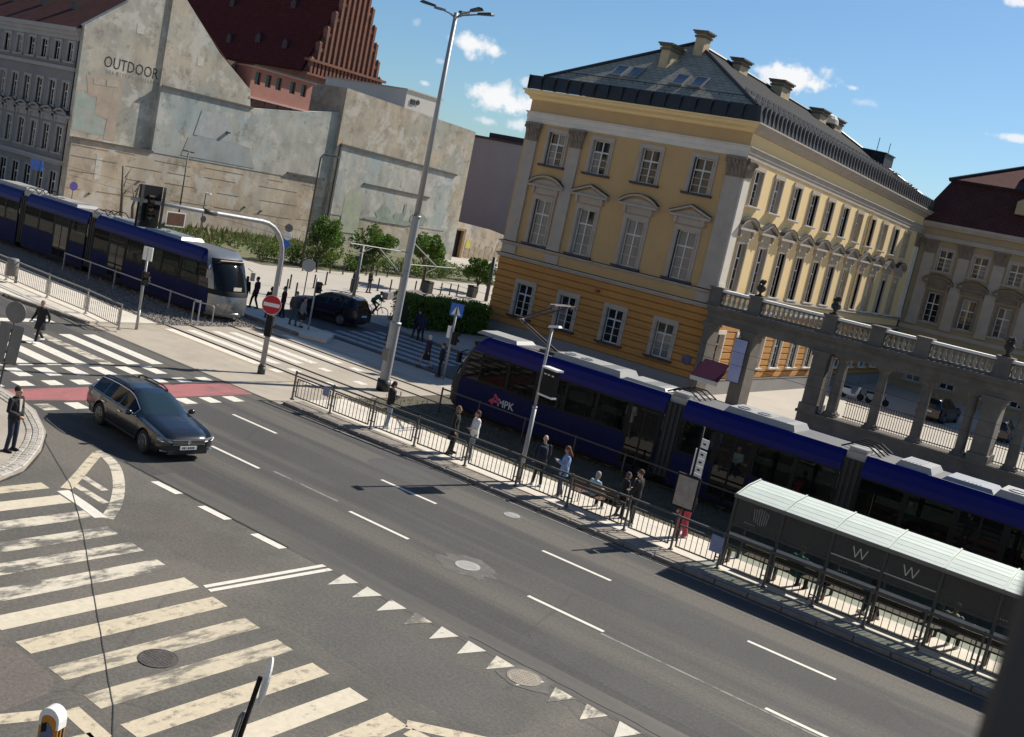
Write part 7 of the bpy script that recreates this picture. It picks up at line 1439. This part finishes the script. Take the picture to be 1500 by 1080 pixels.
for (x,y,rz,h,po,tp,bt,hr,hs_,fem,lab) in (
  (-46.2,40.5,.4,1.66,'stand',BLK,BLK,(.06,.04,.03),'long',True,'woman in black with long hair at the left tram rear on the far platform'),
  (-45.55,40.7,2.0,1.78,'stride',(.05,.015,.03),BLK,(.03,.02,.015),'short',False,'man in dark maroon jacket second from the left tram on the far platform'),
  (-43.1,39.6,1.0,1.7,'stand',BLK,(.05,.055,.06),(.03,.02,.015),'hood',False,'hooded person in black just left of the no entry sign on the far platform'),
  (-43.4,40.8,2.6,1.72,'stand',(.08,.012,.018),BLK,(.03,.02,.015),'short',False,'person in dark red jacket partly hidden behind the no entry sign'),
  (-41.6,40.0,-2.0,1.8,'stride',(.05,.055,.065),(.06,.08,.11),(.05,.03,.02),'short',False,'man in grey jacket and jeans in front of the black car'),
  (-41.05,40.1,-1.2,1.62,'stand',(.20,.20,.21),BLK,(.05,.03,.02),'mid',True,'woman in black skirt with pale sleeves nearest the black car'),
  (-53.9,57.1,-1.0,1.78,'pockets',BLK,(.02,.022,.03),(.03,.02,.015),'short',False,'man in black standing on the pale paving left of the wire pole'),
  (-54.3,59.2,-1.3,1.78,'front',(.016,.016,.018),(.06,.06,.065),(.03,.02,.015),'short',False,'man in dark jacket standing on the pale paving right of the wire pole'),
  (-33.2,41.3,1.7,1.7,'walk',(.035,.02,.045),BLK,(.52,.50,.48),'mid',True,'white-haired woman in dark skirt walking on the shaded crossing'),
  (-31.7,40.6,2.2,1.66,'stand',BLK,BLK,(.04,.03,.02),'short',False,'dark figure beside the post of the blue crossing sign'),
  (-35.3,40.8,1.4,1.72,'stand',(.02,.02,.025),BLK,(.03,.02,.02),'short',False,'dark figure half hidden behind the tall lamp mast'),
  (-39.7,48.0,1.2,1.74,'stride',NAVY,NAVY,(.03,.02,.02),'short',False,'taller figure in navy walking by the shaded hedge'),
  (-39.0,47.6,1.2,1.6,'stride',(.02,.02,.05),BLK,(.03,.02,.02),'long',True,'shorter figure in navy walking by the shaded hedge')):
    z=fz if 38.8<y<41.2 and x<-39.6 else (.0 if y<48.7 else -.05)
    person(lab,(x,y,z),rz,h,po,tp,bt,(.05,.05,.05),hr,hs_,coat=.1 if fem else .02,skirt=(fem and ('skirt' in lab)),female=fem,seed=int(x*-7))
_cx,_cy=CY; _ca=CYR
person('cyclist in green jacket riding the white bicycle on the paving',(_cx+.32*math.cos(_ca),_cy+.32*math.sin(_ca),0.0),_ca-math.pi/2,1.75,'ride',(.012,.12,.07),BLK,BLK,(.03,.03,.035),'short',seed=40)
finish_people()
_px=[o for o in bpy.data.objects if o.get('category')=='person']
_seat=[o for o in _px if 'sitting' in o['label']]; _std=[o for o in _px if 'white jacket' in o['label'] or 'blue blouse' in o['label'] or 'bald man' in o['label']]
for i,(src,x,y,rz,lab) in enumerate(((_seat[0],-22.6,36.0,R(90),'passenger sitting behind the tram window above the MPK letters'),(_std[0],-20.2,36.3,R(200),'standing passenger in white by the tram window right of the display pole'),(_seat[2],-14.6,36.0,R(-90),'passenger sitting right of the first tram bellows'),(_std[1],-11.6,36.2,R(170),'standing passenger in blue left of the second tram bellows'),(_seat[0],-7.9,36.0,R(90),'passenger sitting right of the second tram bellows above the shelter roof'),(_std[2],-6.2,36.4,R(160),'bald standing passenger in the tram above the shelter roof'))):
    copy_tree(src,(x,y,.46),rz,lab)
# things they hold or carry, and the bench
def small(name,label,cat,loc,rz,build):
    t=thing(name,label,cat,loc,rz); build(t); return t
def _phone(t): m=MB(); m.bevbox(-.038,-.006,0,.038,.006,.15,.003); m.build('case',M_TBLK,t)
small('phone','dark phone held by the person below the lamp mast','phone',(-24.78,29.77,PZ+1.27),R(-30),_phone)
def _pack(t):
    m=MB(); m.bevbox(-.16,-.1,0,.16,.1,.46,.06); m.build('bag',NAVYM,t,True); m=MB(); m.bevbox(-.12,-.15,.04,.12,-.1,.24,.03); m.build('pocket',NAVYM,t); m=MB(); m.tube([(-.04,0,.46),(0,0,.5),(.04,0,.46)],.012,5); m.build('handle',M_TBLK,t)
NAVYM=cloth((.016,.02,.04)); small('backpack','dark navy backpack worn by the bald man','backpack',(-18.11,29.51,PZ+.98),R(40),_pack)
def _bench(t):
    for y in (-.18,-.06,.06,.18): m=MB(); m.box(-.9,y-.05,.42,.9,y+.05,.46); m.build('slat',MATS['brown_bench'],t)
    for z in (.6,.74): m=MB(); m.box(-.9,-.28,z,.9,-.245,z+.09); m.build('slat',MATS['brown_bench'],t)
    for x in (-.75,.75): m=MB(); m.tube([(x,.2,0),(x,.2,.42),(x,-.22,.42),(x,-.26,.86)],.022,6); m.tube([(x,-.2,0),(x,-.2,.42)],.022,6); m.build('frame',M_GRYD,t)
small('bench','dark slatted bench at the platform railing','bench',(-15.85,29.6,PZ),0,_bench)
def _bag(t): m=MB(); m.bevbox(-.15,-.06,0,.15,.06,.26,.03); m.tube([(-.1,0,.26),(-.06,0,.42),(.06,0,.42),(.1,0,.26)],.012,5); m.build('bag',M_TBLK,t)
small('handbag','black handbag on the bench beside the grey-haired woman','bag',(-15.35,29.6,PZ+.46),0,_bag)
small('handbag','dark bag on the shelter bench right of the person in green','bag',(-8.2,29.75,PZ+.47),R(10),_bag)
# ================================================================== VEGETATION
def leafmat(name,c,c2):
    m=mat(name,c,.65,var=.35,vscale=3.5,spec=.3); nt=m.node_tree; N,L=nt.nodes,nt.links; p=N['Principled BSDF']; src=p.inputs['Base Color'].links[0].from_socket
    geo=N.new('ShaderNodeNewGeometry'); x=N.new('ShaderNodeMixRGB'); L.new(geo.outputs['Random Per Island'],x.inputs[0]); L.new(src,x.inputs[1]); x.inputs[2].default_value=tuple(c2)+(1,); L.new(x.outputs[0],p.inputs['Base Color'])
    t=N.new('ShaderNodeBsdfTranslucent'); L.new(x.outputs[0],t.inputs[0]); mx=N.new('ShaderNodeMixShader'); mx.inputs[0].default_value=.28; L.new(p.outputs[0],mx.inputs[1]); L.new(t.outputs[0],mx.inputs[2]); L.new(mx.outputs[0],N['Material Output'].inputs[0]); return m
M_LEAF=leafmat('tree_leaves',(.055,.12,.016),(.11,.19,.03)); M_HEDGE=leafmat('hedge_leaves',(.07,.13,.016),(.15,.21,.03)); M_SHRUB=leafmat('shrub_leaves',(.07,.12,.03),(.13,.17,.05)); M_DRY=leafmat('dry_weeds',(.16,.13,.06),(.20,.15,.09)); M_BARK=mat('bark',(.10,.08,.06),.95,var=.3,vscale=4,bump=.6,bscale=12)
def leaf(mb,p,s,r):
    a=Vector((r.uniform(-1,1),r.uniform(-1,1),r.uniform(-.6,1))).normalized(); b=a.orthogonal().normalized(); b=Matrix.Rotation(r.uniform(0,6.28),3,a)@b; c=a.cross(b)
    mb.add([p-b*s*.5,p+c*s*.32+a*s*.06,p+b*s*.6,p-c*s*.32+a*s*.06],[(0,1,2),(0,2,3)])
def clump_cloud(mb,centres,r,per,size,rnd,sq=(1,1,1)):
    for (c,rad) in centres:
        for i in range(per):
            d=Vector((rnd.gauss(0,1),rnd.gauss(0,1),rnd.gauss(0,1))).normalized(); k=rad*(.55+.5*rnd.random()**.6)
            leaf(mb,Vector(c)+Vector((d.x*k*sq[0],d.y*k*sq[1],d.z*k*sq[2])),size*rnd.uniform(.7,1.3),rnd)
def tree(label,x,y,h,r,trunk_h,seed,group='street trees by the mural'):
    rd=random.Random(seed); t=thing('street_tree',label,'tree',(x,y,-.05),0,group); tr_=MB(); tr_.tube([(0,0,0),(.03,.02,trunk_h*.5),(.0,.05,trunk_h)],[.16,.13,.10],8)
    cen=[]; cz=trunk_h+(h-trunk_h)*.45
    for i in range(26):
        d=Vector((rd.gauss(0,1),rd.gauss(0,1),rd.gauss(0,.8))).normalized()*rd.uniform(.25,.85); c=(d.x*r,d.y*r,cz+d.z*(h-trunk_h)*.5); cen.append((c,rd.uniform(.30,.50)*r*.55))
        if i<9: tr_.tube([(0,.03,trunk_h*.9),(c[0]*.5,c[1]*.5,trunk_h+(c[2]-trunk_h)*.45),c],[.06,.035,.012],5)
    tr_.build('trunk',M_BARK,t,True); b=MB(); clump_cloud(b,cen,r,150,.20,rd); b.build('crown',M_LEAF,t)
tree('round-crowned green tree, leftmost of the trees before the blue mural panel',-65.0,64.1,4.7,2.45,1.0,11); tree('round-crowned green tree, second of the trees before the blue mural panel',-65.0,70.9,4.6,2.5,.9,12); tree('green street tree with visible trunk just left of the tall lamp mast foot crown',-56.3,67.6,5.5,2.1,2.2,13); tree('dark small tree crown close to the palace corner',-57.5,76.6,3.6,1.7,.9,14); tree('pale green tree between mural wall end and doorway',-66.5,80.5,4.3,1.8,.9,15)
# hedge at the palace corner
hd=thing('hedge','clipped green hedge with sunlit top beside the shaded crossing','hedge',(-42.9,50.0,0)); hr_=random.Random(4); b=MB(); A0=Vector((0,0,0)); A1=Vector((1.7,6.0,0)); dn=(A1-A0).normalized(); nn=Vector((-dn.y,dn.x,0)); L_=(A1-A0).length
for i in range(15000):
    u=hr_.uniform(-.1,L_); w_=hr_.uniform(-1.0,1.0); z=hr_.uniform(.05,1.95); 
    k=hr_.random()
    if k<.45: z=1.85+hr_.gauss(0,.09)+.06*math.sin(u*2.3)
    elif k<.9: w_=(1 if hr_.random()<.4 else -1)*(1.0+hr_.gauss(0,.07))
    leaf(b,A0+dn*u+nn*w_+Vector((0,0,max(.03,z))),.13*hr_.uniform(.7,1.3),hr_)
b.build('foliage',M_HEDGE,hd); b=MB()
for i in range(24): u=.1+i*L_/24; p=A0+dn*u; b.tube([p,p+Vector((hr_.uniform(-.2,.2),hr_.uniform(-.2,.2),1.6))],[.03,.01],5)
M_=Matrix.Translation((0,0,0)); b.build('stem',M_BARK,hd)
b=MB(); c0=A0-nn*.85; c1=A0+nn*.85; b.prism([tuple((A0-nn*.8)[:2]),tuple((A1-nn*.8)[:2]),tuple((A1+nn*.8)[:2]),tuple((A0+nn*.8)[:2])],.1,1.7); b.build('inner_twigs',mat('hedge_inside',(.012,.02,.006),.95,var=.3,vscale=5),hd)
# low shrubs in a bed before the wall
sb=MB(); sb.sheet([(-67.5,56.5),(-63.6,57.0),(-63.6,90),(-81.3,100),(-81.3,56)],-.03); struct(sb.build('planting_bed',mat('bed_soil',(.12,.115,.06),.95,var=.3,vscale=1,dirt=(.08,.12,.035),dscale=.5,damt=.8)))
sr=random.Random(21)
for i in range(16):
    y=58.4+i*1.85+sr.uniform(-.3,.3); x=-65.3+sr.uniform(-.8,.7); hh=sr.uniform(1.2,2.0); rr_=sr.uniform(1.1,1.6); kind=i%3
    t=thing('shrub',ORD[i]+' shrub from the left in the low bed, '+('rounded and leafy','loose and yellow-green','dense and dark')[kind],'shrub',(x,y,-.05),0,'shrubs in the bed before the wall')
    b=MB(); cen=[((sr.uniform(-.6,.6)*rr_,sr.uniform(-.6,.6)*rr_,hh*sr.uniform(.3,.8)),.42*rr_) for k in range(9)]; clump_cloud(b,cen,rr_,75,.17,sr); b.build('foliage',(M_SHRUB,M_HEDGE,M_LEAF)[kind],t)
    b=MB(); 
    for c,_ in cen[:4]: b.tube([(0,0,0),c],[.03,.01],4)
    b.build('stem',M_BARK,t)
# weeds and dry stalks along the wall foot
wd=MB(); wr=random.Random(8)
for i in range(5200):
    y=wr.uniform(56.5,76); x=-81+abs(wr.gauss(0,3.6)); x=min(x,-66.5); hh=wr.uniform(.12,.5)*(2.0 if wr.random()<.08 else 1); s=wr.uniform(.05,.14); a=wr.uniform(0,6.28); dx,dy=math.cos(a)*s,math.sin(a)*s; lx,ly=wr.gauss(0,.15),wr.gauss(0,.15)
    wd.add([(x-dx,y-dy,-.03),(x+dx,y+dy,-.03),(x+dx*.6+lx,y+dy*.6+ly,hh*.6),(x+lx*1.6,y+ly*1.6,hh)],[(0,1,2),(0,2,3)],0 if wr.random()<.28 else 1)
tag(wd.build('weeds',[M_DRY,M_SHRUB]),'tangled dry and green weeds along the foot of the firewall','weeds',kind='stuff')
gw=MB()
for i in range(2600):
    x=wr.uniform(-29,2); y=wr.choice((wr.uniform(31.1,31.7),wr.uniform(33.5,35.5),wr.uniform(32,33.1))); hh=wr.uniform(.03,.14); a=wr.uniform(0,6.28); dx,dy=math.cos(a)*.03,math.sin(a)*.03
    gw.add([(x-dx,y-dy,0),(x+dx,y+dy,0),(x+wr.gauss(0,.04),y+wr.gauss(0,.04),hh)],[(0,1,2)],0 if wr.random()<.5 else 1)
tag(gw.build('track_grass',[M_DRY,M_SHRUB]),'sparse grass tufts growing between the tram rails by the platform','grass',kind='stuff')
# bare branchy saplings by the wall foot
for (x,y,hh,lab) in ((-79.5,55.0,4.9,'bare forked sapling trunk against the firewall, taller one on the left'),(-79.3,56.0,3.6,'bare thin sapling against the firewall, middle one'),(-79.2,57.3,3.2,'bare thin sapling against the firewall beside the signal board')):
    t=thing('bare_tree',lab,'tree',(x,y,-.05)); b=MB(); r2=random.Random(int(y*10)); b.tube([(0,0,0),(0,-.2,hh*.45),(0,-.75*(hh>4)+.2,hh)],[.16,.12,.06],7); 
    for k in range(3): z=hh*(.5+.15*k); b.tube([(0,-.2,z),(.1,r2.uniform(-.6,.6),z+.9)],[.05,.02],5)
    b.build('trunk',M_BARK,t,True)
# far city mass closing the horizon behind the palace yard and down the street
